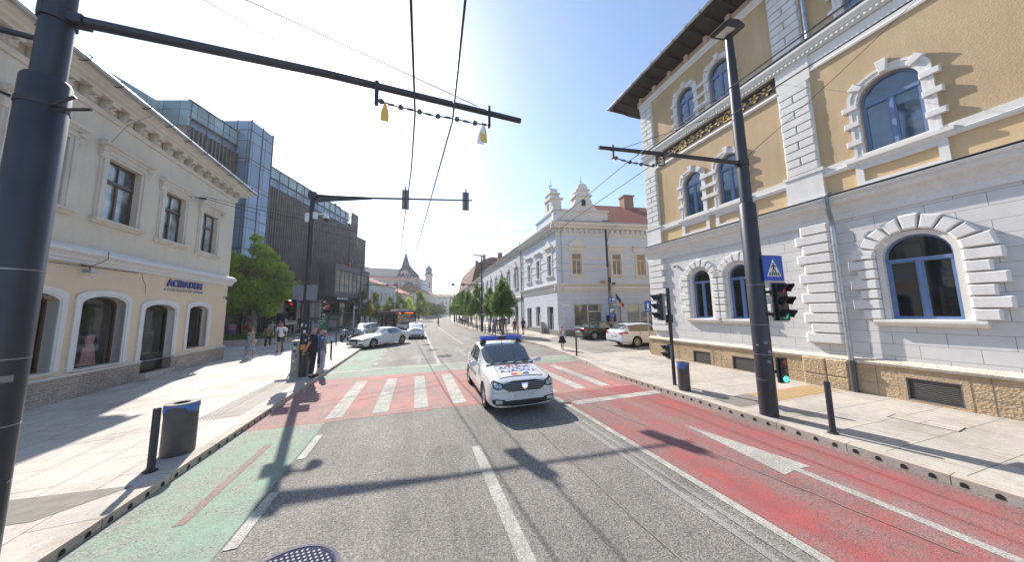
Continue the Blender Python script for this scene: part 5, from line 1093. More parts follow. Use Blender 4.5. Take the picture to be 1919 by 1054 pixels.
fins(-23.4,-6.2,9.7,17.0,.30,-.30,-.10); fins(-30.3,-26.0,9.0,18.4,.34,-.30,-.10); fins(-23.4,-13.0,4.9,9.7,.30,-.30,-.10)
mb=MB(FM)
for s0,s1,zt in ((-6.1,-3.9,19.6),(-3.8,-1.1,15.9)):      # open lattice screens at the far end
    s=s0
    while s<s1: mb.box(s,s+.09,.0,.14,9.7,zt); s+=.32
    for k in range(6): z=9.8+(zt-9.9)*k/5; mb.box(s0,s1,.02,.12,z,z+.1); mb.box(s1-.05,s1+.05,-4,.0,z,z+.1)
    for k in range(9): mb.box(s1-.03,s1+.06,-.5*k-.1,-.5*k,9.7,zt)
mb.build('lattice_screen','fin_bronze',ML)
mb=MB(FM); mb.box(-6.21,-3.9,-6,-.2,9.7,17.6); mb.box(-3.9,-1.3,-6,-.6,9.7,14.6); mb.build('corner_block','fin_back',ML)
mb=MB(FM); mb.box(-23.4,-6.2,-1.2,-.45,17.0,18.0); mb.box(-30.3,-26,-2,-.6,18.4,19.2); mb.box(-40,-30.3,-22,-3.02,17,18.6); g=mb.build('window_band','mall_blue',ML)
mb=MB(FM); mb.box(-23.4,-6.2,-.7,-.35,18.0,19.2); mb.box(-30.35,-26,-1,-.3,19.2,20.6); mb.box(-40,-30.3,-3.3,-3.0,18.6,20.6); mb.box(-30.4,-30.2,-3.2,-.3,18.4,20.6); g=mb.build('glass_parapet','mall_green',ML)
mb=MB(FM); s=-30.2
while s<-6.3:
    if not -26<s<-23.4: mb.box(s,s+.07,-.34,-.28,17.0 if s>-24 else 18.4,19.25 if s>-24 else 20.65)
    s+=1.35
mb.box(-23.4,-6.2,-.33,-.25,17.95,18.05); mb.box(-23.4,-6.2,-.4,-.2,19.2,19.27); mb.box(-30.4,-26,-.4,-.2,20.6,20.68); mb.box(-30.3,-26,-.33,-.25,19.15,19.25); mb.build('mullion_grid','mall_frame',ML)
mb=MB(FM); mb.box(-26.0,-23.4,-3.5,.9,4.4,21.9); g=mb.build('glass_tower','mall_blue',ML)
mb=MB(FM)
for z in range(6,23,3): mb.box(-26.03,-23.37,-3.5,.94,z-.1,z-.02)
for s in (-26.0,-24.7,-23.45): mb.box(s-.04,s+.04,.88,.95,4.4,22)
for e in (.9,-.5,-2): 
    for s in (-26.0,-23.4): mb.box(s-.04,s+.04,e-.04,e+.04,4.4,22)
mb.build('mullion_grid','mall_frame',g)
mb=MB(FM); mb.box(-12.8,-2.9,-.4,1.9,4.9,5.7); mb.box(-12.8,-2.9,-.4,1.9,8.9,9.7); mb.box(-3.2,-2.9,-.4,1.9,5.7,8.9); mb.box(-12.8,-12.5,-.4,1.9,5.7,8.9); bx=mb.build('projecting_box','mall_canopy',ML)
mb=MB(FM); mb.box(-12.5,-3.2,-.3,1.7,5.7,8.9); gp=mb.build('window','mall_reflect',bx); mb=MB(FM)
for i in range(9): s=-12.5+9.3*i/8; mb.box(s-.04,s+.04,1.68,1.76,5.7,8.9)
for z in (6.75,7.8): mb.box(-12.5,-3.2,1.68,1.75,z-.03,z+.03)
mb.box(-12.86,-12.8,-.3,.6,5.8,8.8); mb.build('mullion_grid','mall_frame',gp)
# shopfront zone under the box
mb=MB(FM); mb.box(-24,-1.2,-.45,-.25,.2,4.6); mb.build('shopfront','glass_dark',ML)
mb=MB(FM)
for s in range(-24,-1,2): mb.box(s-.06,s+.06,-.28,-.15,.1,4.7)
mb.box(-24,-1.2,-.3,.1,4.2,4.9); mb.build('shopfront_frame','mall_dark',ML)
def mtxt(body,s,z,size,mat,e=.12):
    X=FM.to_3x3()@Vector((1,0,0)); X.z=0; Z=FM.to_3x3()@Vector((0,1,0)); M=Matrix((X,Vector((0,0,1)),Z)).transposed().to_4x4(); M.translation=FM@Vector((s,e,z)); return M
sg=thing('round_shop_sign','round red shop sign on the ground floor of the dark shopping centre','sign',(FM@Vector((-11.6,.2,3.6)))[:]); m=MB(FM@Matrix.Translation((-11.6,.15,3.6))@Matrix.Rotation(-PI/2,4,'X')); m.lathe([(.55,-.02),(.55,.1)],n=20); m.build('disc','sign_red',sg)
m=MB(FM@Matrix.Translation((-11.6,.26,3.6))); m.box(-.4,.4,0,.02,-.07,.07); m.build('white_band','sign_panel_white',sg)
sg=thing('square_shop_sign','small square blue shop sign near the far end of the shopping centre ground floor','sign',(FM@Vector((-3.6,.4,3.6)))[:]); m=MB(FM); m.box(-4.0,-3.2,.12,.3,3.2,4.0); s=m.build('panel','sign_panel_blue',sg); m=MB(FM); m.box(-3.8,-3.4,.3,.31,3.4,3.7); m.build('mark','sign_panel_white',s)
m=MB(FM); 
for a in range(7): m.box(-12.2+a*.42,-12.2+a*.42+.3,1.91,1.93,4.55,4.55+.24+.05*(a%2))
sgl=thing('white_lettering_sign','row of small illegible white letters below the projecting box of the shopping centre','sign',(FM@Vector((-11,1.9,4.5)))[:]); m.build('letters','sign_panel_white',sgl)
mb=MB(); t=thing('red_lantern','small round red and blue sign on the bronze fins above the projecting box','sign',(FM@Vector((-6.6,.5,10.6)))[:]); m=MB(FM); m.ball((-6.6,.4,10.6),(.38,.15,.38)); m.build('red_ball','sign_red',t,True); m=MB(FM); m.ball((-6.0,.4,11.2),(.3,.12,.25)); m.build('blue_ball','sign_panel_blue',t,True)
for s in (-17.5,-9.5,-5.0):
    pass
# ================================================================ TREES AND PLANTING
def leafmat(name,c1,c2,tr=.45):
    m=bpy.data.materials.new(name); m.use_nodes=True; t=m.node_tree; b=t.nodes['Principled BSDF']; MATS[name]=m; b.inputs['Roughness'].default_value=.55; b.inputs['Specular IOR Level'].default_value=.35
    v=objv(t); f=noi(t,2.2,4,.65,v); g=noi(t,17,2,.6,v); k=N(t,'Math'); k.operation='ADD'; t.links.new(f,k.inputs[0]); t.links.new(g,k.inputs[1])
    col=mix(t,ramp(t,k.outputs[0],[(.38,0),(.62,1)]) if 0 else ramp(t,mix(t,.5,f,g),[(.36,0),(.62,1)]),c1,c2); t.links.new(col,b.inputs['Base Color'])
    tl=N(t,'BsdfTranslucent'); t.links.new(mix(t,1.0,col,(1.75,1.8,.7),'MULTIPLY'),tl.inputs[0]); x=N(t,'MixShader'); x.inputs[0].default_value=tr
    t.links.new(b.outputs[0],x.inputs[1]); t.links.new(tl.outputs[0],x.inputs[2]); t.links.new(x.outputs[0],t.nodes['Material Output'].inputs[0])
leafmat('leaf_plane',(.12,.19,.03),(.42,.48,.10),.62); leafmat('leaf_maple',(.035,.075,.022),(.13,.19,.05),.48); leafmat('leaf_autumn',(.11,.11,.03),(.25,.19,.07)); leafmat('leaf_bright',(.11,.15,.04),(.24,.25,.08))
plain('bark',(.16,.13,.10),.95,0,.35,9,.2,.7,25); plain('bark_pale',(.30,.27,.20),.95,0,.4,7,.2,.6,20); plain('planter_stone',(.42,.38,.33),.85,0,.1,6,.3,.2); plain('hedge_soil',(.06,.05,.035),.95,0,.3,20)
def leaves(mb,blobs,n,size,rnd,flat=.35):
    tot=sum(b[3]*b[4] for b in blobs) if 0 else sum((b[3]*b[3]*b[4]) for b in blobs)
    for (x,y,z,r,rz) in blobs:
        k=int(n*(r*r*rz)/tot)
        for _ in range(k):
            while True:
                d=Vector((rnd.gauss(0,1),rnd.gauss(0,1),rnd.gauss(0,1)))
                if d.length>.01: break
            d.normalize(); q=rnd.random()**.45
            if rnd.random()<.06: q*=1.22
            p=Vector((x+d.x*r*q,y+d.y*r*q,z+d.z*rz*q)); s=size*rnd.uniform(.55,1.25)
            nrm=(Vector((rnd.gauss(0,1),rnd.gauss(0,1),rnd.gauss(0,1)))*.55+d*.5+Vector((0,0,flat))).normalized(); u=nrm.orthogonal().normalized(); u=(Matrix.Rotation(rnd.random()*6.283,3,nrm)@u); w=nrm.cross(u)
            mb.add([p-u*s,p-w*s*.55+nrm*s*.15,p+u*s,p+w*s*.55+nrm*s*.15],[(0,1,2,3)])
def tree(label,x,y,h,z0,rx,seed,nleaf,size,mat='leaf_maple',bark='bark',nb=16,leader=0,shape=1.0,tr=.07,group='street trees',name='street_tree',lean=(0,0),stakes=False,top=.5,sep=.42):
    R=random.Random(seed); t=thing(name,label,'tree',(x,y,.13),0,group); B=Vector((x,y,.13)); H=h-z0
    mb=MB(); P=[]; 
    for i in range(9):
        u=i/8; P.append(B+Vector((lean[0]*u+R.uniform(-.03,.03)*u,lean[1]*u+R.uniform(-.03,.03)*u,(z0+H*.82)*u)))
    mb.tube(P,[tr*(1-.82*i/8)*(1.25 if i==0 else 1) for i in range(9)],8)
    blobs=[]
    for i in range(nb):
        u=(i+.5)/nb; env=rx*(math.sin(PI*min(1,(u*.86+.12))**(.75*shape))**.7); z=.13+z0+H*(.05+.82*u); a=i*2.4+R.uniform(-.6,.6); rr=env*R.uniform(.25,.72); br=rx*sep*R.uniform(.75,1.25)*(1-.45*u)
        c=Vector((x+lean[0]+rr*math.cos(a),y+lean[1]+rr*math.sin(a),z)); blobs.append((c.x,c.y,c.z,br,br*R.uniform(.85,1.3)))
        zb=min(z-rr*.8,z0+H*.75); s=B+Vector((lean[0],lean[1],0))*.8+Vector((0,0,max(z0*.75,zb-.13)))
        s=Vector((x+lean[0]*min(1,s.z/h),y+lean[1]*min(1,s.z/h),s.z)); mb.tube([s,(s+c)/2+Vector((0,0,.08*rr)),c],[tr*.35,tr*.22,tr*.08],5)
    mb.build('trunk',bark,t,45)
    if leader: blobs.append((x,y,h-leader*.5+.1,.13,leader*.62)); blobs.append((x,y,h-leader-.1,.28,.45))
    mb=MB(); leaves(mb,blobs,nleaf,size,R); mb.build('crown',mat,t,normals=False)
    if stakes:
        for dx,dy in ((-.3,-.25),(.3,-.25),(.0,.35)): mb=MB(); mb.tube([(x+dx,y+dy,.13),(x+dx*.9,y+dy*.9,1.75)],.035,6); mb.build('stake','bark',t)
        mb=MB(); 
        for zz in (.55,1.6): mb.tube([(x-.3,y-.25,zz),(x+.3,y-.25,zz),(x,y+.35,zz),(x-.3,y-.25,zz)],.02,4)
        mb.build('tree_guard','pole_paint',t)
    return t
# the big plane tree on the left
R=random.Random(21); bx,by=-13.9,32.0; t=thing('plane_tree','big bright green plane tree in front of the dark shopping centre on the left','tree',(bx,by,.13)); mb=MB()
mb.tube([(bx,by,.13),(bx+.05,by,1.6),(bx-.1,by,3.2),(bx+.05,by,5.2),(bx,by,7.6)],[.21,.17,.14,.09,.03],10)
blobs=[]
for (dx,z,r,k) in ((-1.5,5.6,1.0,1),(1.4,5.0,1.15,1),(.2,4.6,1.3,1),(-.9,3.9,1.1,1),(1.1,3.4,1.0,1),(-.2,6.6,1.3,1),(.9,6.9,1.0,1),(-1.1,7.1,.9,1),(.25,8.3,.85,1),(.1,9.4,.5,1),(2.2,4.4,.8,1),(2.6,5.2,.55,1),(-2.1,4.7,.8,1),(1.5,2.7,.6,1),(.3,3.1,.9,1),(-1.6,3.1,.7,1),(2.0,6.1,.7,1),(-2.0,6.2,.6,1),(1.4,7.8,.5,1)):
    for q in range(2):
        yy=R.uniform(-1.5,1.5)*(1 if abs(dx)<1.8 else .5); c=Vector((bx+dx*.93+R.uniform(-.2,.2),by+yy+.35*dx,z+.12)); blobs.append((c.x,c.y,c.z,r*R.uniform(.72,.98),r*R.uniform(.7,.95)))
        s=Vector((bx,by,max(2.0,min(6.5,z-1.2)))); mb.tube([s,(s+c)/2+Vector((0,0,.15)),c],[.055,.035,.012],5)
mb.build('trunk','bark_pale',t,45); mb=MB(); leaves(mb,blobs,22000,.155,R,.3); mb.build('crown','leaf_plane',t,normals=False)
# right-hand row
rowR=[(8.0,26.2,5.7,1.9,1.75,11,10500,.085,1.3,'large dark street tree with a thin leader, nearest of the right-hand row'),(8.1,31.5,5.2,2.0,1.45,12,6500,.09,.4,'second street tree of the right-hand row, lighter and two-headed'),
 (8.0,38.5,6.6,2.0,1.5,13,5600,.11,1.8,'third street tree of the right-hand row, with a tall leader, left of the lamp pole'),(7.95,45,6.2,2.0,1.5,14,4600,.12,.8,'fourth street tree of the right-hand row'),(8.0,51,6.6,2.0,1.55,15,3800,.13,.6,'fifth street tree of the right-hand row'),
 (8.3,57.5,6.6,1.9,1.8,16,3800,.14,.5,'sixth street tree of the right-hand row'),(8.8,64.5,6.6,1.9,1.8,17,3200,.15,.5,'seventh street tree of the right-hand row'),(9.6,72,6.8,1.9,1.5,18,1800,.17,.4,'eighth street tree of the right-hand row'),(11.1,82,7,1.9,1.6,19,1600,.18,.4,'ninth street tree of the right-hand row'),(12.7,94,7,1.9,1.7,20,1400,.2,.4,'farthest clearly visible street tree of the right-hand row')]
for x,y,h,z0,rx,sd,n,sz,ld,lb in rowR: tree(lb,x,y,h,z0,rx,sd,n,sz,'leaf_maple',leader=ld,stakes=sd<14,group='street trees on the right pavement')
tree('small low leafy shoot tree under the nearest right-hand street tree',8.55,31,2.9,1.9,.5,31,900,.08,'leaf_plane',nb=6,tr=.03,group='street trees on the right pavement')
# left-hand row
rowL=[(-8.3,52,6.4,2.0,1.7,41,4200,.13,'leaf_autumn','yellowing street tree beside the end of the shopping centre'),(-7.2,57.5,6.9,1.6,1.5,42,3600,.13,'leaf_maple','dark conical street tree just left of the bus'),(-5.0,62,5.9,1.9,1.5,43,2600,.14,'leaf_maple','dark street tree above the rear of the bus'),
 (-3.6,72,7.2,2.0,1.9,44,2800,.16,'leaf_maple','street tree behind the bus roof, left one'),(-1.7,76,6.4,2.0,1.9,45,2600,.16,'leaf_plane','street tree behind the bus roof, right one'),(1.0,84,9.4,1.6,2.9,46,4200,.2,'leaf_bright','tall pale green tree beyond the bus in front of the pink building'),
 (2.5,100,7.0,1.5,2.0,47,1600,.22,'leaf_maple','first dark tree of the far left pavement past the pale green tree'),(4.2,112,7,1.5,2.1,48,1400,.24,'leaf_maple','second dark tree of the far left pavement'),(6.0,124,7,1.5,2.2,49,1300,.26,'leaf_maple','third dark tree of the far left pavement'),(8.3,138,7,1.5,2.4,50,1200,.28,'leaf_maple','fourth dark tree of the far left pavement'),(11.5,156,7.5,1.5,2.6,51,1200,.3,'leaf_maple','fifth dark tree of the far left pavement'),(15.5,178,8,1.5,2.8,52,1200,.34,'leaf_maple','sixth and last dark tree of the far left pavement')]
for x,y,h,z0,rx,sd,n,sz,mt_,lb in rowL: tree(lb,x,y,h,z0,rx,sd,n,sz,mt_,group='street trees on the left pavement')
for x,y,h,z0,rx,sd,n,sz,lb in ((14.6,108,7.5,1.9,1.9,61,1300,.22,'first hazy tree where the right pavement bends away'),(17.6,125,7.5,1.9,2.0,62,1200,.24,'second hazy tree where the right pavement bends away'),(21,145,7.5,1.9,2.2,63,1100,.28,'third hazy tree where the right pavement bends away')): tree(lb,x,y,h,z0,rx,sd,n,sz,'leaf_maple',group='street trees on the right pavement')
# rooftop plants on the shopping centre
for k,(s,e,z,r,n,lb) in enumerate(((-15.5,-1.8,19.0,.9,500,'green bush on the roof terrace of the shopping centre'),(-9.0,-1.0,19.2,.7,350,'thin spiky plants on the roof edge of the shopping centre'))):
    p=FM@Vector((s,e,z)); t=thing('roof_plant',lb,'plant',p[:]); mb=MB(); mb.tube([(p.x,p.y,z-1.2),(p.x,p.y,z+.3)],.06,6); mb.build('stem','bark',t); mb=MB(); leaves(mb,[(p.x-.4,p.y,z+.1,r*.7,r*.5),(p.x+.5,p.y+.3,z+.2,r*.6,r*.6),(p.x,p.y,z+.5,r*.5,r*.6)],n,.12,random.Random(k+80)); mb.build('foliage','leaf_maple',t,normals=False)
# round planter bed under the plane tree
t=thing('planter','low curved stone planter with ground plants under the big plane tree','planter',(-13.9,31,.13))
n=40; mb=MB(); P=[];F=[]
for i in range(n):
    a=2*PI*i/n; X=-13.9+4.6*math.cos(a); Y=30.6+3.0*math.sin(a); X2=-13.9+4.3*math.cos(a); Y2=30.6+2.7*math.sin(a); P+=[(X,Y,.13),(X,Y,.58),(X2,Y2,.58),(X2,Y2,.3)]
for i in range(n):
    j=(i+1)%n
    for k in range(3): F.append((4*i+k,4*j+k,4*j+k+1,4*i+k+1))
mb.add(P,F); mb.build('stone_edge','planter_stone',t); mb=MB(); mb.lathe([(1,.30),(1,.44)],(-13.9,30.6,0),n,4.28,2.68); mb.build('soil','hedge_soil',t)
mb=MB(); R=random.Random(9); bl=[(-13.9+R.uniform(-3.8,3.8),30.6+R.uniform(-1.9,1.9),.62,.5,.35) for _ in range(46)]; leaves(mb,bl,5200,.075,R); o=mb.build('ground_cover','leaf_maple',t,normals=False); o['kind']='stuff'
# ================================================================ VEHICLES
def carpaint(name,c,rough=.25,metal=0):
    m,t,b=nodes(name,rough,metal,.5); b.inputs['Coat Weight'].default_value=.8; b.inputs['Coat Roughness'].default_value=.06; f=noi(t,3,3,.5,objv(t)); t.links.new(mix(t,1.0,c,ramp(t,f,[(.3,.93),(.7,1.05)]),'MULTIPLY'),b.inputs['Base Color'])
carpaint('paint_white',(.66,.67,.69)); carpaint('paint_police',(.60,.61,.63)); carpaint('paint_silver',(.62,.64,.68),.4,0); carpaint('paint_black',(.018,.016,.018)); carpaint('paint_grey',(.33,.35,.37),.3,.3); carpaint('paint_dark',(.05,.055,.07)); carpaint('paint_purple',(.10,.055,.16)); 
plain('tyre',(.018,.018,.018),.85,0,.2,20); plain('rim_silver',(.50,.50,.52),.3,.8,.1); plain('rim_dark',(.20,.20,.21),.4,.6); plain('car_black',(.02,.02,.022),.5); plain('chrome',(.65,.65,.67),.15,1,.03); plain('plate_blank',(.50,.51,.54),.5,0,.15,12); plain('lamp_clear',(.45,.48,.52),.1,.3,.3,30); plain('lamp_inner',(.06,.065,.075),.15,.4,.5,40); plain('tail_red',(.38,.012,.015),.2); plain('seat_dark',(.03,.03,.03),.9); plain('orange_lens',(.6,.2,.02),.2)
plain('mark_red',(.62,.06,.05),.4); plain('mark_yellow',(.75,.52,.05),.4); plain('mark_blue',(.03,.05,.30),.4); plain('beacon_blue',(.03,.08,.55),.15,0,.1,5,.8)
glassmat('car_glass',(.045,.058,.06),.03,1.0,0,.3); glassmat('car_glass_light',(.09,.11,.115),.05,1.0,0,.4); clearglass('screen_glass',(.50,.56,.55))
def car_body(spec,paint,glass='car_glass'):
    """body at the origin, nose towards -y, wheels on z=0. spec: dict of stations (y,zlow,zbelt,half,ztop,halftop)"""
    st=spec['st']; mesh=bpy.data.meshes.new('tmp'); V=[];F=[];MI=[]; rows=9
    for (y,zl,zb,hw,zt,ht) in st:
        zm=zl+(zb-zl)*.45
        sec=[(0,zl),(hw*.86,zl),(hw*.985,zl+.07),(hw,zm),(hw*.975,zb-.05),(hw*.93,zb)]
        if zt>zb+.12: sec+=[(ht*1.0+.03,zt-.085),(ht*.80,zt-.012),(0,zt)]
        else: sec+=[(hw*.80,zb+(zt-zb)*.45),(hw*.50,zb+(zt-zb)*.85),(0,zt)]
        V+=[(a,y,b) for a,b in sec]
    ns=len(st)
    cab=[i for i,s in enumerate(st) if s[4]>s[2]+.12]; c0,c1=cab[0],cab[-1]
    for i in range(ns-1):
        for j in range(rows-1):
            F.append((i*rows+j,(i+1)*rows+j,(i+1)*rows+j+1,i*rows+j+1)); g=0
            if j==5 and c0<=i<c1 and i not in spec.get('nog',()): g=1
            if i==c0-1 and j>=6: g=1
            if i==c1 and j>=6 and spec.get('rear',True): g=1
            MI.append(g)
    n0=len(V); 
    F.append(tuple(range(rows-1,-1,-1))); MI.append(0); F.append(tuple((ns-1)*rows+k for k in range(rows))); MI.append(0)
    # mirror
    off=len(V); V2=[(-a,b,c) for a,b,c in V]; F2=[tuple(off+k for k in f[::-1]) for f in F]; V+=V2; F+=F2; MI+=MI
    mesh.from_pydata(V,[],F); b=bmesh.new(); b.from_mesh(mesh)
    for f,g in zip(b.faces,MI): f.material_index=g
    bmesh.ops.remove_doubles(b,verts=b.verts,dist=1e-4)
    cr=b.edges.layers.float.new('crease_edge')
    for e in b.edges:
        ms=[f.material_index for f in e.link_faces]
        if len(ms)==2 and ms[0]!=ms[1]: e[cr]=.8
    for i in range(ns-1):
        pass
    key={}
    for v in b.verts: key[(round(v.co.x,3),round(v.co.y,3),round(v.co.z,3))]=v
    def crease(i,j,i2,j2,w):
        for sx in (1,-1):
            a=V[i*rows+j]; c=V[i2*rows+j2]; p=key.get((round(sx*a[0],3),round(a[1],3),round(a[2],3))); q=key.get((round(sx*c[0],3),round(c[1],3),round(c[2],3)))
            if p and q:
                e=b.edges.get((p,q))
                if e: e[cr]=max(e[cr],w)
    for i in range(ns-1):
        crease(i,5,i+1,5,.55); crease(i,2,i+1,2,.3); crease(i,7,i+1,7,.25)
    for j in range(rows-1): crease(1,j,1,j+1,.35); crease(ns-2,j,ns-2,j+1,.35); crease(0,j,0,j+1,.3)
    bmesh.ops.recalc_face_normals(b,faces=b.faces); b.to_mesh(mesh); b.free()
    o=bpy.data.objects.new('tmp',mesh); COL.objects.link(o)
    for mm in (paint,glass,'car_black'): mesh.materials.append(MATS[mm])
    s=o.modifiers.new('s','SUBSURF'); s.levels=2; s.render_levels=2
    cm=MB(); cm.k=2
    for wy in spec['wheels']:
        for sd in (-1,1): cm.tube([(sd*(spec['w']/2-.26),wy,spec['wr']+.01),(sd*(spec['w']/2+.2),wy,spec['wr']+.01)],spec['wr']*1.13,24)
    co=cm.build('cut',[paint,glass,'car_black']); bo=o.modifiers.new('b','BOOLEAN'); bo.object=co; bo.operation='DIFFERENCE'; bo.solver='EXACT'
    bpy.context.view_layer.update(); me=bpy.data.meshes.new_from_object(o.evaluated_get(bpy.context.evaluated_depsgraph_get()))
    bpy.data.objects.remove(o); bpy.data.objects.remove(co)
    return me
from mathutils.bvhtree import BVHTree
BV={}
def split_mat(me,idx,keep):
    b=bmesh.new(); b.from_mesh(me); bmesh.ops.delete(b,geom=[f for f in b.faces if (f.material_index in idx)!=keep],context='FACES'); m=bpy.data.meshes.new('part'); b.to_mesh(m); b.free()
    for k in me.materials: m.materials.append(k)
    for p in m.polygons: p.use_smooth=True
    m.set_sharp_from_angle(angle=math.radians(40)); return m
def wheel(parent,x,y,r,rim,spokes=5,w=.2):
    sd=1 if x>0 else -1; M=Matrix.Translation((x,y,r))@Matrix.Rotation(sd*PI/2,4,'Y')
    mb=MB(M); mb.lathe([(r*.62,-w*.5),(r*.93,-w*.5),(r,-w*.32),(r,w*.32),(r*.93,w*.5),(r*.66,w*.5),(r*.64,w*.3)],n=26); t=mb.build('wheel','tyre',parent,40)
    mb=MB(M); mb.lathe([(r*.64,w*.28),(r*.66,w*.46),(r*.60,w*.46),(r*.58,w*.28)],n=24); mb.lathe([(r*.16,w*.2),(r*.15,w*.42),(0,w*.45)],n=10)
    for k in range(spokes): 
        a=2*PI*k/spokes; c,s=math.cos(a),math.sin(a); q=.09 if spokes<8 else .05
        mb.add([(c*r*.1-s*r*q,s*r*.1+c*r*q,w*.40),(c*r*.1+s*r*q,s*r*.1-c*r*q,w*.40),(c*r*.62+s*r*q*.8,s*r*.62-c*r*q*.8,w*.42),(c*r*.62-s*r*q*.8,s*r*.62+c*r*q*.8,w*.42)],[(0,1,2,3)])
    mb.build('rim',rim,t); mb=MB(M); mb.lathe([(r*.60,w*.1),(r*.60,w*.22)],n=20); mb.build('brake_disc','car_black',t); return t
def car(name,label,spec,paint,glass='car_glass',cat='car',group=None,rim='rim_silver',spokes=5,wipers=True):
    t=thing(name,label,cat,(0,0,0),0,group); me=car_body(spec,paint,glass)
    BV[t.name]=BVHTree.FromPolygons([v.co.copy() for v in me.vertices],[tuple(p.vertices) for p in me.polygons])
    o=bpy.data.objects.new('body',split_mat(me,(1,),False)); COL.objects.link(o); o.parent=t; OW[o.name]=Matrix.Identity(4)
    g=bpy.data.objects.new('windows',split_mat(me,(1,),True)); COL.objects.link(g); g.parent=t; OW[g.name]=Matrix.Identity(4); w2=spec['w']/2
    for wy in spec['wheels']:
        for sd in (-1,1): wheel(t,sd*(w2-.115),wy,spec['wr'],rim,spokes)
    # mirrors
    my,mz=spec['mirror']
    for sd in (-1,1):
        mb=MB(); mb.ball((sd*(w2+.13),my,mz),(.115,.06,.075),10,8); mb.tube([(sd*(w2-.06),my+.04,mz-.05),(sd*(w2+.1),my,mz-.02)],.025,6); mb.build('wing_mirror',paint,t,True)
    # pillars and door lines, handles
    dl=spec.get('doors',())
    for sd in (-1,1):
        for y,z0,z1 in dl:
            mb=MB(); x=sd*(w2*.985); mb.box(min(x,x+sd*.008),max(x,x+sd*.008),y-.006,y+.006,z0,z1); mb.build('door_seam','car_black',t)
        for y,z in spec.get('handles',()): mb=MB(); x=sd*(w2*.975); mb.box(min(x,x+sd*.035),max(x,x+sd*.035),y-.09,y+.09,z-.015,z+.015); mb.build('door_handle',paint,t)
    return t
def ypoly(mb,pts,y0,y1,bev=0): mb.prism(pts,y0,y1,bev)
def onbody(name,matn,t,poly,par=None,ax='front',off=.008,res=.05,skirt=.03,inset=0):
    """panel that follows the bodywork: outline in the view along ax, projected onto the body"""
    bv=BV[t.name]; b=bmesh.new(); vs=[b.verts.new((p[0],p[1],0)) for p in poly]; b.faces.new(vs); bmesh.ops.triangulate(b,faces=b.faces)
    for _ in range(6):
        L=[e for e in b.edges if e.calc_length()>res]
        if not L: break
        bmesh.ops.subdivide_edges(b,edges=L,cuts=1); bmesh.ops.triangulate(b,faces=b.faces)
    O={'front':(lambda a,c:(Vector((a,-6,c)),Vector((0,1,0)))),'rear':(lambda a,c:(Vector((a,6,c)),Vector((0,-1,0)))),'top':(lambda a,c:(Vector((a,c,4)),Vector((0,0,-1)))),'left':(lambda a,c:(Vector((4,a,c)),Vector((-1,0,0)))),'right':(lambda a,c:(Vector((-4,a,c)),Vector((1,0,0))))}[ax]
    last=None; bad=[]
    for v in b.verts:
        o,d=O(v.co.x,v.co.y); h=bv.ray_cast(o,d)
        if h[0] is None: bad.append((v,o,d)); continue
        last=h[0]; v.co=h[0]-d*off
    for v,o,d in bad:
        n=bv.find_nearest(o+d*(6-2.1)); v.co=n[0]-d*off if n[0] else o
    d=O(0,0)[1]; ed_=[e for e in b.edges if len(e.link_faces)==1]; r=bmesh.ops.extrude_edge_only(b,edges=ed_); 
    for v in [g for g in r['geom'] if isinstance(g,bmesh.types.BMVert)]: v.co+=d*skirt
    me=bpy.data.meshes.new(name); b.to_mesh(me); b.free(); me.materials.append(MATS[matn]); 
    for p in me.polygons: p.use_smooth=True
    me.set_sharp_from_angle(angle=math.radians(35)); o=bpy.data.objects.new(name,me); COL.objects.link(o); o.parent=par or t; OW[o.name]=Matrix.Identity(4); return o
# ---- police saloon
SP=dict(w=1.73,wr=.31,wheels=(-1.31,1.32),mirror=(-.62,1.02),doors=((-.72,.35,.92),(.28,.32,.95),(1.0,.6,.98)),handles=((.12,.86),(.92,.88)),st=[
 (-2.18,.28,.50,.68,.60,.4),(-2.15,.20,.70,.78,.78,.5),(-2.02,.19,.79,.84,.87,.5),(-1.75,.19,.85,.865,.935,.5),(-1.3,.19,.90,.87,.985,.5),(-1.0,.19,.92,.87,1.015,.5),(-.88,.19,.93,.87,1.03,.5),(-.20,.19,.95,.87,1.45,.68),(.28,.19,.96,.87,1.535,.68),(.85,.19,.98,.87,1.52,.67),(1.25,.19,.99,.86,1.43,.62),(1.55,.2,1.0,.85,1.12,.5),(1.75,.22,1.0,.83,1.08,.5),(2.05,.26,.98,.78,1.05,.5),(2.15,.34,.92,.70,.97,.4)])
pc=car('police_car','white police saloon with a blue roof light bar standing on the zebra crossing',SP,'paint_police','car_glass',rim='rim_silver',spokes=7,cat='police car')
def part(nm,mt_,par,fn,smooth=False): m=MB(); fn(m); return m.build(nm,mt_,par,smooth)
def hood(m,pts): m.add(pts,[tuple(range(len(pts)))])
onbody('grille','car_black',pc,[(-.56,.66),(-.50,.76),(-.30,.80),(.30,.80),(.50,.76),(.56,.66),(.40,.575),(-.40,.575)],off=.006)
for z in (.62,.665,.71,.75): onbody('grille_bar','rim_dark',pc,[(-.50,z),(.50,z),(.50,z+.010),(-.50,z+.010)],off=.020,skirt=.012)
onbody('badge','chrome',pc,[(-.085,.755),(.085,.755),(.06,.66),(0,.60),(-.06,.66)],off=.035,skirt=.03)
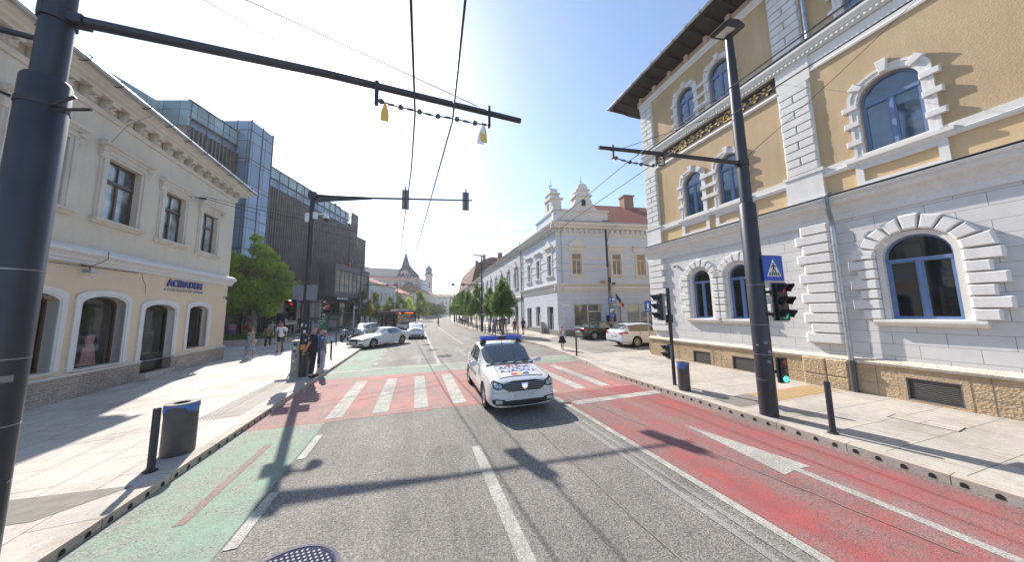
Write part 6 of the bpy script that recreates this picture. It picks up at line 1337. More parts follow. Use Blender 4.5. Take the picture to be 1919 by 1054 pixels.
for sd in (-1,1):
    hl=onbody('headlight','lamp_inner',pc,[(sd*.55,.64),(sd*.52,.755),(sd*.66,.80),(sd*.795,.845),(sd*.83,.76),(sd*.76,.66),(sd*.66,.62)],off=.010)
    for cxx,cz,rr in ((.615,.715,.042),(.705,.725,.05)): onbody('lamp','lamp_clear',pc,[(sd*cxx+rr*math.cos(a),cz+rr*math.sin(a)) for a in [PI*k/7 for k in range(14)]],hl,off=.022,skirt=.012,res=.03)
    onbody('running_light','sign_panel_white',pc,[(sd*.765,.68),(sd*.80,.78),(sd*.82,.78),(sd*.79,.68)],hl,off=.018,skirt=.01,res=.03)
    fl_=onbody('fog_lamp','car_black',pc,[(sd*.50,.29),(sd*.50,.40),(sd*.72,.43),(sd*.80,.41),(sd*.79,.33),(sd*.68,.27)],off=.010); onbody('lamp','lamp_clear',pc,[(sd*.57,.31),(sd*.57,.39),(sd*.72,.41),(sd*.73,.33)],fl_,off=.022,skirt=.012)
onbody('lower_grille','car_black',pc,[(-.60,.27),(-.56,.37),(.56,.37),(.60,.27),(.3,.235),(-.3,.235)],off=.008)
onbody('number_plate','plate_blank',pc,[(-.26,.42),(.26,.42),(.26,.53),(-.26,.53)],off=.02,skirt=.018)
onbody('bumper_line','rim_dark',pc,[(-.80,.555),(.80,.555),(.80,.562),(-.80,.562)],off=.003,skirt=.002)
for sd in (-1,1): onbody('bonnet_seam','rim_dark',pc,[(sd*.70,-1.05),(sd*.712,-1.05),(sd*.70,-1.95),(sd*.688,-1.95)],ax='top',off=.003,skirt=.002)
part('windscreen_trim','car_black',pc,lambda m:m.tube([(-.70,-.93,.985),(-.4,-.985,1.01),(0,-1.0,1.02),(.4,-.985,1.01),(.70,-.93,.985)],.022,6))
w_=part('wiper','car_black',pc,lambda m:(m.tube([(-.55,-.93,1.02),(-.05,-.83,1.07)],.012,5)))
part('wiper','car_black',pc,lambda m:(m.tube([(.1,-.95,1.03),(.6,-.80,1.08)],.012,5)))
part('steering_wheel','seat_dark',pc,lambda m:m.tube([(.36+.17*math.cos(a),-.42+.03*math.sin(a),1.02+.15*math.sin(a)) for a in [2*PI*k/14 for k in range(15)]],.015,5))
for sd in (-1,1): part('seat','seat_dark',pc,lambda m:(m.box(sd*.36-.22,sd*.36+.22,-.05,.10,.6,1.15),m.box(sd*.36-.12,sd*.36+.12,.0,.1,1.17,1.34)))
lb=part('light_bar','beacon_blue',pc,lambda m:[m.prism([(x0,1.61),(x1,1.61),(x1-.01,1.71),(x0+.01,1.71)],-.10,.20,.015) for x0,x1 in ((-.66,-.13),(.13,.66))])
part('light_bar_centre','car_black',lb,lambda m:(m.box(-.135,.135,-.095,.19,1.605,1.705),m.box(-.62,.62,-.05,.15,1.58,1.61)))
for sd in (-1,1): part('light_bar_foot','car_black',lb,lambda m:m.prism([(sd*.50,1.49),(sd*.68,1.46),(sd*.62,1.60),(sd*.48,1.60)],-.04,.16))
part('roof_antenna','car_black',pc,lambda m:(m.tube([(0,-.12,1.46),(.01,.02,1.60)],.008,5),m.ball((0,-.12,1.475),(.03,.03,.02),8,5)))
# bonnet lettering (mirror-written) : plane fitted to the bonnet, between y=-1.95 z=.87 and y=-1.05 z=1.015
def bon(x,y,off=.018):
    h=BV[pc.name].ray_cast(Vector((x,y,1.25)),Vector((0,0,-1))); return (x,y,(h[0].z if h[0] else 1.0)+off*.35)
m=MB()
fr=[(-.50,-1.10),(.50,-1.10),(.56,-1.96),(-.56,-1.96)]
for a,b_ in zip(fr,fr[1:]+fr[:1]): m.tube([bon(a[0]+(b_[0]-a[0])*i/8,a[1]+(b_[1]-a[1])*i/8,.016) for i in range(9)],.008,4)
m.build('bonnet_outline','car_black',pc)
for ys,o0,w in ((-1.13,-.18,.12),(-1.78,-.24,.16)):
    for k,c in enumerate(('mark_red','mark_yellow','mark_blue')):
        m=MB(); x0=o0+k*w; x1=x0+w; h_=.11 if ys<-1.5 else .06; n=4
        for i in range(n): xa=x0+(x1-x0)*i/n; xb=x0+(x1-x0)*(i+1)/n; m.add([bon(xa,ys-h_),bon(xb,ys-h_),bon(xb,ys),bon(xa,ys)],[(0,1,2,3)])
        m.build('flag_block',c,pc)
def bonnet_text(body,yc,size,sx):
    cu=bpy.data.curves.new('b','FONT'); cu.body=body; cu.size=size; cu.align_x='CENTER'; cu.offset=.004; to=bpy.data.objects.new('b',cu); COL.objects.link(to); bpy.context.view_layer.update()
    me=bpy.data.meshes.new_from_object(to.evaluated_get(bpy.context.evaluated_depsgraph_get())); bpy.data.objects.remove(to)
    b=bmesh.new(); b.from_mesh(me); bmesh.ops.subdivide_edges(b,edges=[e for e in b.edges if e.calc_length()>.08],cuts=2); b.to_mesh(me); b.free()
    for v in me.vertices: v.co=Vector(bon(v.co.x*sx,yc+v.co.y,.020))      # car faces -y; world +x is text +x -> reads reversed for the driver ahead
    me.materials.clear(); me.materials.append(MATS['sign_blue']); o=bpy.data.objects.new('bonnet_lettering',me); COL.objects.link(o); o.parent=pc; OW[o.name]=Matrix.Identity(4)
bonnet_text('POLITIA',-1.43,.27,-.92); bonnet_text('LOCALA',-1.70,.27,-.92)
for sd in (-1,1):
    M=Matrix(((0,0,sd,sd*.872),(-sd*-1 if 0 else sd,0,0,.35),(0,1,0,.60),(0,0,0,1)))
    text_mesh('side_lettering','POLITIA LOCALA',.17,'sign_grey',M,pc,.002,1.0,'CENTER',1.0)
move(pc,(2.60,8.78,.0),math.radians(-1.5))
# ---- white saloon turning in (behind, left)
SA=dict(w=1.82,wr=.33,wheels=(-1.42,1.40),mirror=(-.55,.98),doors=((-.62,.35,.90),(.42,.32,.92),(1.15,.6,.95)),handles=((.25,.82),(1.08,.84)),st=[
 (-2.35,.34,.52,.62,.60,.4),(-2.30,.22,.62,.78,.70,.5),(-2.1,.20,.68,.85,.78,.5),(-1.7,.19,.75,.89,.86,.5),(-1.2,.19,.82,.91,.92,.5),(-.85,.19,.86,.91,.96,.5),(-.70,.19,.87,.91,.98,.5),(.0,.19,.89,.91,1.36,.58),(.5,.19,.91,.91,1.43,.60),(1.1,.19,.93,.91,1.38,.57),(1.65,.2,.95,.90,1.14,.5),(1.85,.21,.95,.89,1.03,.5),(2.15,.25,.94,.84,1.0,.5),(2.35,.36,.86,.74,.92,.4)])
def front_kit(t,w,y,lamp='lamp_inner',zg=(.33,.68),gw=.42,plate=True,zl=(.56,.70)):
    onbody('grille','car_black',t,[(-gw*.8,zg[0]),(gw*.8,zg[0]),(gw,zg[1]-.08),(gw*.9,zg[1]),(-gw*.9,zg[1]),(-gw,zg[1]-.08)],off=.01)
    for sd in (-1,1):
        onbody('headlight',lamp,t,[(sd*gw*1.12,zl[0]),(sd*gw*1.12,zl[1]-.03),(sd*w*.46,zl[1]+.05),(sd*w*.455,zl[0]+.03)],off=.012); onbody('air_intake','car_black',t,[(sd*gw*1.15,.28),(sd*gw*1.15,.38),(sd*w*.44,.38),(sd*w*.43,.30)],off=.01)
    if plate: onbody('number_plate','plate_blank',t,[(-.26,.40),(.26,.40),(.26,.51),(-.26,.51)],off=.025,skirt=.02)
def rear_kit(t,pts,zp):
    for sd in (-1,1): onbody('tail_light','tail_red',t,[(sd*a,b_) for a,b_ in pts],ax='rear',off=.012)
    onbody('number_plate','plate_blank',t,[(-.26,zp),(.26,zp),(.26,zp+.12),(-.26,zp+.12)],ax='rear',off=.02,skirt=.018)
wa=car('saloon_car','white saloon car turning across the cycle lane beside the motorcycle',SA,'paint_white','car_glass_light',spokes=5,group='cars on the road'); front_kit(wa,1.82,-2.33)
part('window_trim','chrome',wa,lambda m:m.tube([(.90,-.55,.93),(.90,.6,.965),(.86,1.6,.985)],.012,5))
# wheel bottoms at (-2.9?,22.3) and (-1.1,24.7)
move(wa,(-2.55,24.2,0),math.radians(-40))
# ---- small white city car coming towards us
SU_=dict(w=1.64,wr=.29,wheels=(-1.2,1.2),mirror=(-.72,1.08),doors=((-.7,.35,.98),(.35,.35,1.0)),handles=((.2,.92),),st=[
 (-1.78,.34,.56,.60,.66,.4),(-1.72,.22,.70,.74,.82,.5),(-1.50,.20,.80,.80,.94,.5),(-1.2,.19,.88,.82,1.0,.5),(-1.0,.19,.91,.82,1.04,.5),(-.45,.19,.94,.82,1.42,.60),(0,.19,.96,.82,1.50,.62),(.7,.19,.98,.82,1.50,.61),(1.3,.19,1.0,.81,1.44,.58),(1.62,.2,1.0,.79,1.10,.5),(1.74,.28,.95,.72,1.0,.4)])
up_=car('city_car','small white city car driving towards the viewer just ahead of the bus',SU_,'paint_white','car_glass_light',spokes=6,group='cars on the road'); front_kit(up_,1.64,-1.76,'lamp_clear',(.30,.42),.5,True,(.62,.76)); part('bonnet_stripe','mark_red',up_,lambda m:m.box(-.3,.3,-1.44,-1.36,.955,.97)); part('roof_sign','sign_panel_white',up_,lambda m:m.box(-.2,.2,-.2,.0,1.50,1.56))
move(up_,(.02,30.0,0),0)
# ---- grey hatchback waiting behind the white saloon
gh=car('hatchback_car','grey hatchback standing half hidden behind the white saloon near the bus stop',dict(SU_,w=1.78,st=[(a,b_,c,d*1.08,e,f_) for a,b_,c,d,e,f_ in SU_['st']]),'paint_grey','car_glass_light',group='cars on the road'); front_kit(gh,1.78,-1.76,'lamp_clear',(.30,.5),.45,True,(.6,.74)); move(gh,(-5.0,33.2,0),math.radians(-22))
# ---- silver estate parked, seen from behind right
SE_=dict(w=1.84,wr=.33,wheels=(-1.40,1.36),mirror=(-.62,1.0),doors=((-.6,.35,.94),(.40,.32,.96),(1.12,.6,.98)),handles=((.22,.86),(1.02,.88)),st=[
 (-2.38,.34,.52,.62,.60,.4),(-2.32,.22,.64,.78,.72,.5),(-2.1,.20,.70,.86,.80,.5),(-1.7,.19,.78,.90,.88,.5),(-1.2,.19,.85,.92,.95,.5),(-.85,.19,.89,.92,.99,.5),(-.72,.19,.90,.92,1.01,.5),(.0,.19,.92,.92,1.42,.62),(.5,.19,.94,.92,1.49,.64),(1.2,.19,.96,.92,1.48,.63),(1.85,.2,.99,.90,1.41,.60),(2.20,.24,1.0,.88,1.08,.55),(2.34,.30,.96,.86,1.0,.5),(2.40,.40,.86,.80,.90,.4)])
se=car('estate_car','silver estate car parked beside the corner of the yellow house, rear towards the street',SE_,'paint_silver','car_glass',spokes=10,group='cars parked beside the blue house')
rear_kit(se,[(.50,.83),(.54,.93),(.80,.985),(.885,.96),(.89,.87),(.78,.82)],.66)
for sd in (-1,1): part('roof_rail','car_black',se,lambda m:m.tube([(sd*.60,.1,1.46),(sd*.62,.4,1.52),(sd*.62,1.4,1.51),(sd*.58,1.8,1.45)],.018,6)); onbody('tail_light','tail_red',se,[(1.98,.84),(2.0,.95),(2.22,.97),(2.27,.86)],ax='left' if sd>0 else 'right',off=.01)
part('badge','chrome',se,lambda m:m.tube([(0,2.36,.90),(0,2.40,.90)],.045,12)); part('bumper_vent','car_black',se,lambda m:m.box(-.55,.55,2.35,2.395,.30,.38)); part('window_trim','car_black',se,lambda m:[m.box(sd*.90-.012,sd*.90+.012,1.15,1.22,.98,1.25) for sd in (1,)])
move(se,(14.35,15.05,.134),math.radians(90-2))
# ---- black saloon parked beyond
bs=car('saloon_car','black saloon car parked between the silver estate and the pale blue house',dict(SA,w=1.84),'paint_black','car_glass_light',spokes=10,group='cars parked beside the blue house')
rear_kit(bs,[(.46,.78),(.48,.90),(.80,.93),(.87,.86),(.78,.77)],.58)
for sd in (-1,1): onbody('tail_light','tail_red',bs,[(1.98,.80),(2.0,.90),(2.2,.90),(2.24,.82)],ax='left' if sd>0 else 'right',off=.01)
part('window_trim','chrome',bs,lambda m:(m.tube([(.89,-.5,.93),(.90,.5,.965),(.87,1.5,.99),(.80,1.62,1.05),(.66,1.15,1.33),(.66,.4,1.39),(.70,-.1,1.31)],.014,5)))
move(bs,(14.75,19.75,.134),math.radians(84))
# two more roofs beyond the estate
d1=car('dark_car','dark car behind the silver estate, only its roof line visible',dict(SA),'paint_dark',group='cars parked beside the blue house'); move(d1,(19.6,19.0,.134),math.radians(90))
d2_=car('distant_car','tiny dark car far up the right side of the street behind the tree trunks',dict(SU_),'paint_dark',group='cars on the road'); move(d2_,(9.6,60,.13),math.radians(5))
# ---- bus
bt=thing('city_bus','dark purple and white city bus with orange destination displays pulling out of the stop','bus',(0,0,0))
plain('bus_dark',(.045,.035,.050),.3,0,.2,1.5); plain('bus_white',(.50,.50,.54),.35,0,.1,3); glow('led_orange',(1.0,.25,.08),1.3); glassmat('bus_glass',(.045,.055,.055),.05,1.0,.02,.5)
Wd=2.5;L_=12;H_=2.85
def bx(nm,mt_,f,par=bt): m=MB(); f(m); return m.build(nm,mt_,par)
bx('body','bus_dark',lambda m:m.prism([(-1.25,.30),(1.25,.30),(1.27,1.2),(1.24,2.7),(1.15,2.85),(-1.15,2.85),(-1.24,2.7),(-1.27,1.2)],12,0,.10))
bx('lower_panel','bus_white',lambda m:m.prism([(-1.2,.75),(1.2,.75),(1.22,1.25),(.5,1.12),(-.5,1.12),(-1.22,1.25)],.1,-.03,.02)); bx('bumper','paint_purple',lambda m:m.prism([(-1.24,.28),(1.24,.28),(1.24,.62),(-1.24,.62)],.2,-.06,.05))
wsb=bx('windscreen','bus_glass',lambda m:m.prism([(-1.12,1.28),(1.12,1.28),(1.10,2.40),(-1.10,2.40)],.1,-.04,.04)); bx('centre_pillar','car_black',lambda m:m.box(-.02,.02,-.06,-.02,1.3,2.4),wsb); bx('wiper','car_black',lambda m:(m.tube([(-.1,-.06,1.3),(-.7,-.07,1.9)],.015,4),m.tube([(.9,-.06,1.3),(.3,-.07,1.9)],.015,4)),wsb)
bx('destination_panel','car_black',lambda m:m.box(-1.12,1.12,-.03,.1,2.42,2.74))
def led(m,x0,n,y,rows=2):
    R=random.Random(int(x0*100))
    for i in range(n):
        for r in range(rows):
            for q in range(2):
                if R.random()<.85: m.box(x0+i*.10,x0+i*.10+.07,y-.01,y,2.48+r*.12+q*.045,2.505+r*.12+q*.045)
bx('led_display','led_orange',lambda m:(led(m,-1.0,3,-.035),led(m,-.25,11,-.035)))
for sd in (-1,1):
    bx('side_window','bus_glass',lambda m:m.box(sd*1.262-.012,sd*1.262+.012,.35,11.6,1.25,2.42)); bx('headlight','lamp_clear',lambda m:m.prism([(sd*.75,.72),(sd*1.15,.76),(sd*1.18,.95),(sd*.80,.88)],.05,-.05,.01)); bx('wing_mirror','car_black',lambda m:(m.box(sd*1.42-.08,sd*1.42+.08,-.35,-.25,1.7,2.15),m.tube([(sd*1.2,0,2.6),(sd*1.42,-.3,2.5),(sd*1.42,-.3,2.15)],.025,6)))
    bx('side_stripe','bus_white',lambda m:m.box(sd*1.278-.006,sd*1.278+.006,3.0,11.5,.55,1.0)); 
    for wy in (2.7,8.8): wheel(bt,sd*1.12,wy,.48,'rim_dark',6,.28)
for y in (.45,4.9,8.0): bx('passenger_door','car_black',lambda m:(m.box(-1.285,-1.27,y,y+1.2,.36,2.45))); 
for y in (1.75,3.4,6.2,9.4,10.6): bx('window_pillar','car_black',lambda m:(m.box(-1.285,-1.27,y,y+.08,1.25,2.42),m.box(1.27,1.285,y,y+.08,1.25,2.42)))
bx('roof_unit','bus_white',lambda m:m.prism([(-.85,2.83),(.85,2.83),(.78,3.12),(-.78,3.12)],.9,5.2,.05)); bx('roof_edge','paint_purple',lambda m:(m.box(-1.26,1.26,-.02,.03,2.74,2.82)))
move(bt,(-1.05,37.3,0),math.radians(17),.95)
# ---- motorcycle
mc=thing('motorcycle','black naked motorcycle parked on the pavement beside the white saloon','motorcycle',(0,0,0))
for y in (-.72,.70):
    M=Matrix.Translation((0,y,.31))@Matrix.Rotation(PI/2,4,'Y'); m=MB(M); m.lathe([(.22,-.05),(.29,-.07),(.31,0),(.29,.07),(.22,.05)],n=24); w=m.build('wheel','tyre',mc,40); m=MB(M); m.lathe([(.21,-.02),(.225,0),(.21,.02)],n=20)
    for k in range(5): a=2*PI*k/5; m.tube([(0,0,0),(.21*math.cos(a),.21*math.sin(a),0)],.014,4)
    m.build('rim','rim_dark',w)
bx('frame','car_black',lambda m:(m.tube([(0,-.5,.85),(0,-.2,.70),(0,.1,.45),(0,.45,.45),(0,.72,.31)],.045,6),m.tube([(0,-.4,.82),(0,.2,.75),(0,.75,.82)],.035,6),m.ball((0,-.1,.42),(.17,.24,.20))),mc)
bx('fuel_tank','paint_black',lambda m:m.ball((0,-.18,.86),(.17,.30,.13)),mc); bx('saddle','seat_dark',lambda m:m.ball((0,.35,.82),(.14,.38,.07)),mc); bx('exhaust','chrome',lambda m:m.tube([(.12,-.2,.35),(.16,.2,.28),(.18,.7,.40)],[.03,.04,.05],8),mc)
for sd in (-1,1): bx('fork','chrome',lambda m:m.tube([(sd*.09,-.72,.31),(sd*.09,-.48,.95)],.025,6),mc); bx('mirror','car_black',lambda m:(m.tube([(sd*.2,-.42,1.0),(sd*.30,-.42,1.22)],.01,4),m.ball((sd*.32,-.42,1.25),(.07,.02,.05))),mc)
bx('handlebar','car_black',lambda m:m.tube([(-.38,-.36,1.02),(-.15,-.46,1.0),(.15,-.46,1.0),(.38,-.36,1.02)],.018,6),mc); bx('headlight','lamp_clear',lambda m:m.ball((0,-.60,.93),(.10,.08,.10)),mc); bx('front_mudguard','car_black',lambda m:m.tube([(0,-1.0,.45),(0,-.85,.62),(0,-.62,.66),(0,-.45,.55)],.05,6),mc)
move(mc,(-5.75,28.3,.13),math.radians(-10))
# ================================================================ PEOPLE
plain('skin',(.42,.25,.18),.6,0,.1,9,.4); plain('skin_tan',(.34,.19,.13),.6,0,.1,9,.4)
for n,c in dict(cloth_black=(.025,.026,.032),cloth_greyblue=(.22,.24,.31),cloth_lilac=(.50,.49,.60),cloth_blue=(.05,.12,.38),cloth_white=(.66,.66,.68),cloth_navy=(.05,.06,.12),cloth_denim=(.10,.16,.26),cloth_pink=(.55,.22,.36),cloth_purple=(.16,.12,.35),cloth_red=(.42,.05,.06),cloth_maroon=(.13,.03,.05),cloth_khaki=(.30,.26,.18),cloth_coral=(.62,.22,.18),cloth_green=(.38,.50,.10),cloth_grey=(.25,.25,.27),hair_grey=(.45,.42,.38),hair_brown=(.08,.045,.025),hair_blond=(.42,.30,.14),hair_dark=(.02,.016,.014),shoe_white=(.6,.6,.6),shoe_dark=(.03,.025,.022),bag_tan=(.42,.26,.18)).items(): plain(n,c,.85,0,.15,12,.25,.3,60)
def pattern(name,a,b_,sc=28,p=.5):
    m,t,b=nodes(name,.9,0,.2); v=objv(t); t.links.new(mix(t,ramp(t,noi(t,sc,2,.5,v),[(p-.03,0),(p+.03,1)]),a,b_),b.inputs['Base Color'])
pattern('print_blue',(.05,.07,.15),(.45,.46,.52)); pattern('print_floral',(.55,.53,.52),(.22,.18,.24),22,.54); pattern('print_leopard',(.32,.25,.13),(.04,.03,.03),22,.53)
def skin(name,chains,mat,parent,levels=1,smoothz=True):
    """chains: list of [(pos,radius),...]; a chain starting with an int index continues from that vertex"""
    V=[];E=[];Rd=[];roots=[]
    for ch in chains:
        prev=None
        for it in ch:
            if isinstance(it,int): prev=it; continue
            p,r=it; V.append(Vector(p)); Rd.append(r if isinstance(r,tuple) else (r,r)); i=len(V)-1
            if prev is not None: E.append((prev,i))
            else: roots.append(i)
            prev=i
    me=bpy.data.meshes.new('sk'); me.from_pydata(V,E,[])
    o=bpy.data.objects.new('sk',me); COL.objects.link(o); o.modifiers.new('k','SKIN').use_smooth_shade=True
    sv=me.skin_vertices[0].data
    for i,r in enumerate(Rd): sv[i].radius=r; sv[i].use_root=(i in roots)
    s=o.modifiers.new('s','SUBSURF'); s.levels=levels; s.render_levels=levels
    bpy.context.view_layer.update(); m2=bpy.data.meshes.new_from_object(o.evaluated_get(bpy.context.evaluated_depsgraph_get())); bpy.data.objects.remove(o)
    m2.materials.clear(); m2.materials.append(MATS[mat])
    for p in m2.polygons: p.use_smooth=True
    q=bpy.data.objects.new(name,m2); COL.objects.link(q); q.parent=parent; OW[q.name]=Matrix.Identity(4); return q
def person(label,x,y,rz,H=1.75,skinm='skin',hair='hair_brown',top='cloth_white',bottom='cloth_black',sleeve=.45,legs='trousers',stride=0.0,arms='down',shoes='shoe_dark',bald=False,longhair=False,bag=None,build=1.0,fingers=True,female=False,z=.13,group='people on the pavements',tilt=0,shorts=False):
    t=thing('person',label,'person',(0,0,0),0,group); k=H/1.75; w=build*1.08
    sh=.185*w if not female else .165*w; hp=.088*w; L=[];
    fy=stride; # left leg forward
    def leg(s,f):
        if f>0: return [((s*hp,0,.90),.070*w),((s*hp*1.05,-.20*f,.51),.058),((s*hp*1.05,-.30*f+.02,.10),.036),((s*hp*1.1,-.30*f-.11,.035),.03)]
        if f<0: return [((s*hp,0,.90),.070*w),((s*hp*1.05,-.02,.50),.058),((s*hp*1.05,.30*-f,.16),.036),((s*hp*1.05,.30*-f-.08,.05),.03)]
        return [((s*hp,0,.90),.070*w),((s*hp*1.1,-.01,.50),.056),((s*hp*1.15,.02,.09),.037),((s*hp*1.3,-.12,.035),.032)]
    A={'down':lambda s,f:[((s*sh,0,1.41),.048*w),((s*(sh+.055),.02+.06*f,1.14),.038),((s*(sh+.05),-.04+.16*f,.90),.026)],
       'back':lambda s,f:[((s*sh,0,1.41),.05*w),((s*(sh+.075),.10,1.15),.040),((s*.07,.20,.97),.027)],
       'bag':lambda s,f:[((s*sh,0,1.41),.048*w),((s*(sh+.06),.03,1.15),.038),((s*(sh+.08),-.12,1.0),.027)],
       'chest':lambda s,f:[((s*sh,0,1.41),.048*w),((s*(sh+.06),-.02,1.15),.038),((s*.08,-.20,1.22),.027)]}[arms]
    fl=stride and 1.0*stride; LL=leg(-1,fl if stride else 0); RL_=leg(1,-fl if stride else 0); LA=A(-1,fl or 0); RA=A(1,-(fl or 0))
    K=lambda c:[((p[0]*k,p[1]*k,p[2]*k),(r if isinstance(r,tuple) else (r,r))) for p,r in c]
    sc=lambda c:[((p[0]*k,p[1]*k,p[2]*k),(q[0]*k,q[1]*k)) for p,q in K([(a,b) for a,b in c]) ] if 0 else [((p[0]*k,p[1]*k,p[2]*k),((r[0]*k,r[1]*k) if isinstance(r,tuple) else r*k)) for p,r in c]
    tl=tilt
    spine=[((0,0,.94),(.095*w,.070*w)),((0,0,1.10),(.098*w if not female else .09*w,.07*w)),((0,0,1.28),(.125*w,.085*w)),((0,.0,1.42),(.10*w,.07)),((0,-.005,1.50),.05),((0,-.02-tl,1.57),(.062,.068)),((0,-.02-tl,1.645),(.072,.086)),((0,-.01-tl,1.715),(.055,.066))]
    ch=[sc(spine),[0]+sc(LL),[0]+sc(RL_),[3]+sc(LA),[3]+sc(RA)]
    n=8+4+4; li=n+2; ri=n+5
    for s,wi,arm in ((-1,li,LA),(1,ri,RA)):
        wp=Vector(arm[-1][0]); d=(wp-Vector(arm[-2][0])).normalized(); fwd=Vector((0,-1,0)); fwd=(fwd-d*fwd.dot(d)).normalized(); side=d.cross(fwd)
        pm=wp+d*.07; ch.append([wi]+sc([(tuple(pm),(.030,.018))]))
        if fingers:
            for q in range(4): b0=pm+fwd*(.022-.015*q)+d*.01; ln=(.045,.052,.048,.036)[q]; b1=b0+d*ln*.6+side*s*-.004; b2=b0+d*ln*1.15+side*s*(-.014 if s>0 else .014)*1; ch.append(sc([(tuple(b0),.010),(tuple(b1),.0085),(tuple(b2),.007)]))
            b0=wp+d*.035+fwd*.022; ch.append(sc([(tuple(b0),.011),(tuple(b0+fwd*.025+d*.025),.0095),(tuple(b0+fwd*.03+d*.055),.008)]))
    ch.append(sc([((0,-.085-tl,1.645),.014),((0,-.118-tl,1.628),.011)]))       # nose, rooted in the face
    skin('body',ch,skinm,t)
    m=MB(Matrix.Diagonal((k,k,k,1)))
    for s in (-1,1): m.ball((s*.030,-.095-tl,1.655),(.010,.006,.006),6,4)
    m.box(-.022,.022,-.097-tl,-.088-tl,1.592,1.600); m.build('facial_features','hair_dark',t,True)
    m=MB(Matrix.Diagonal((k,k,k,1)))
    for s in (-1,1): m.ball((s*.077,-.005-tl,1.64),(.010,.018,.028),6,5)
    m.build('ears',skinm,t,True)
    # hair
    if not bald or bald=='thin':
        m=MB(Matrix.Diagonal((k,k,k,1))); nn=14; P=[];F=[]; r0=(.083,.100,.090) if bald!='thin' else (.078,.095,.080); rows_=8
        for i in range(rows_+1):
            for j in range(nn):
                a=2*PI*j/nn; back=math.sin(a)*.5+.5; th=(.35+ (1.25 if back>.55 else .55+.5*back))*(i/rows_)*1.02; rr=1+.05*math.sin(5*a+i)
                P.append((r0[0]*math.sin(th)*math.cos(a)*rr,-.005-tl+r0[1]*math.sin(th)*math.sin(a)*rr,1.668+r0[2]*math.cos(th)))
        for i in range(rows_):
            for j in range(nn): F.append((i*nn+j,(i+1)*nn+j,(i+1)*nn+(j+1)%nn,i*nn+(j+1)%nn))
        m.add(P,F)
        if longhair: m.ball((0,.055-tl,1.57),(.085,.055,.14),10,8)
        m.build('hair',hair,t,True)
    # top
    if top:
        el=Vector(LA[1][0]); 
        def slv(arm):
            a=Vector(arm[0][0]);b=Vector(arm[1][0]);c=Vector(arm[2][0]); o=[(tuple(a),.068*w)]
            if sleeve<=0: return []
            if sleeve<=.5: o.append((tuple(a.lerp(b,sleeve*1.6)),.062*w))
            else: o+=[(tuple(b),.054),(tuple(b.lerp(c,(sleeve-.5)*1.8)),.042)]
            return o
        tp=[((0,0,.83 if legs=='trousers' else .95),(.170*w,.135*w)),((0,0,.96),(.155*w,.125*w)),((0,0,1.08),(.142*w if not female else .122*w,.112*w)),((0,-.005,1.28),(.158*w,.122*w)),((0,0,1.40),(.125*w,.085*w)),((0,0,1.455),(.062,.060))]
        cc=[sc(tp)]; 
        for arm in (LA,RA):
            s_=slv(arm)
            if s_: cc.append([4]+sc(s_))
        skin('top',cc,top,t)
    if legs=='trousers':
        def pant(Lg,low):
            a,b_,c=[Vector(q[0]) for q in Lg[:3]]
            o=[(tuple(a),.098*w),(tuple(b_),.076)]
            if low: o.append((tuple(b_.lerp(c,.92)),.066))
            else: o[1]=(tuple(a.lerp(b_,.82)),.092)
            return o
        skin('shorts' if shorts else 'trousers',[sc([((0,0,1.06),(.135*w,.11*w)),((0,0,.96),(.145*w,.12*w)),((0,0,.88),(.140*w,.115*w))]),[2]+sc(pant(LL,not shorts)),[2]+sc(pant(RL_,not shorts))],bottom,t)
    elif legs in('skirt','dress'):
        zt,zb=(1.02,.50) if legs=='skirt' else (1.38,.42); m=MB(Matrix.Diagonal((k,k,k,1))); nn=28; P=[];F=[]
        pr=[(0,.125 if legs=='skirt' else .150),(.3,.150 if legs=='skirt' else .125),(.6,.19),(1,.27 if legs=='skirt' else .23)]
        rws=10
        for i in range(rws+1):
            u=i/rws; r=[pr[q][1]+(pr[q+1][1]-pr[q][1])*(u-pr[q][0])/(pr[q+1][0]-pr[q][0]) for q in range(3) if pr[q][0]<=u<=pr[q+1][0]][0]*w
            for j in range(nn): a=2*PI*j/nn; rr=r*(1+.07*u*math.sin(7*a)); P.append((rr*math.cos(a),rr*.82*math.sin(a),zt+(zb-zt)*u+.01*math.sin(5*a)))
        for i in range(rws):
            for j in range(nn): F.append((i*nn+j,(i+1)*nn+j,(i+1)*nn+(j+1)%nn,i*nn+(j+1)%nn))
        m.add(P,F); m.build(legs,bottom,t,True)
    for s,Lg in ((-1,LL),(1,RL_)):
        a=Vector(Lg[2][0]); b_=Vector(Lg[3][0]); c=(a+b_)/2; m=MB(Matrix.Diagonal((k,k,k,1))); m.ball((c.x,c.y-.02,max(.045,b_.z+.012)),(.050,.135,.046),12,8); m.ball((a.x,a.y,max(.06,a.z-.03)),(.045,.05,.05),10,6); m.build('shoe',shoes,t,True)
    if bag=='shoulder': 
        m=MB(Matrix.Diagonal((k,k,k,1))); m.tube([(sh,-.02,1.46),(.05,-.13,1.25),(-.16,-.13,1.02),(-.2,.0,.98)],.012,5); m.ball((-.235,-.02,.94),(.07,.12,.11)); b=m.build('bag','bag_tan',None,True); 
        b.matrix_world=Matrix.Translation((x,y,z))@Matrix.Rotation(rz,4,'Z'); tag(b,'tan shoulder bag carried by '+label.split(' ')[0]+' '+' '.join(label.split(' ')[1:7]),'bag')
    if bag=='rucksack':
        m=MB(Matrix.Diagonal((k,k,k,1))); m.ball((0,.17,1.24),(.15,.11,.21)); 
        for s in (-1,1): m.tube([(s*.10,.09,1.43),(s*.105,-.06,1.45),(s*.12,-.14,1.30),(s*.14,-.08,1.12),(s*.13,.1,1.08)],.020,5)
        b=m.build('rucksack','cloth_navy',None,True); b.matrix_world=Matrix.Translation((x,y,z))@Matrix.Rotation(rz,4,'Z'); tag(b,'dark rucksack worn by '+' '.join(label.split(' ')[0:8]),'rucksack')
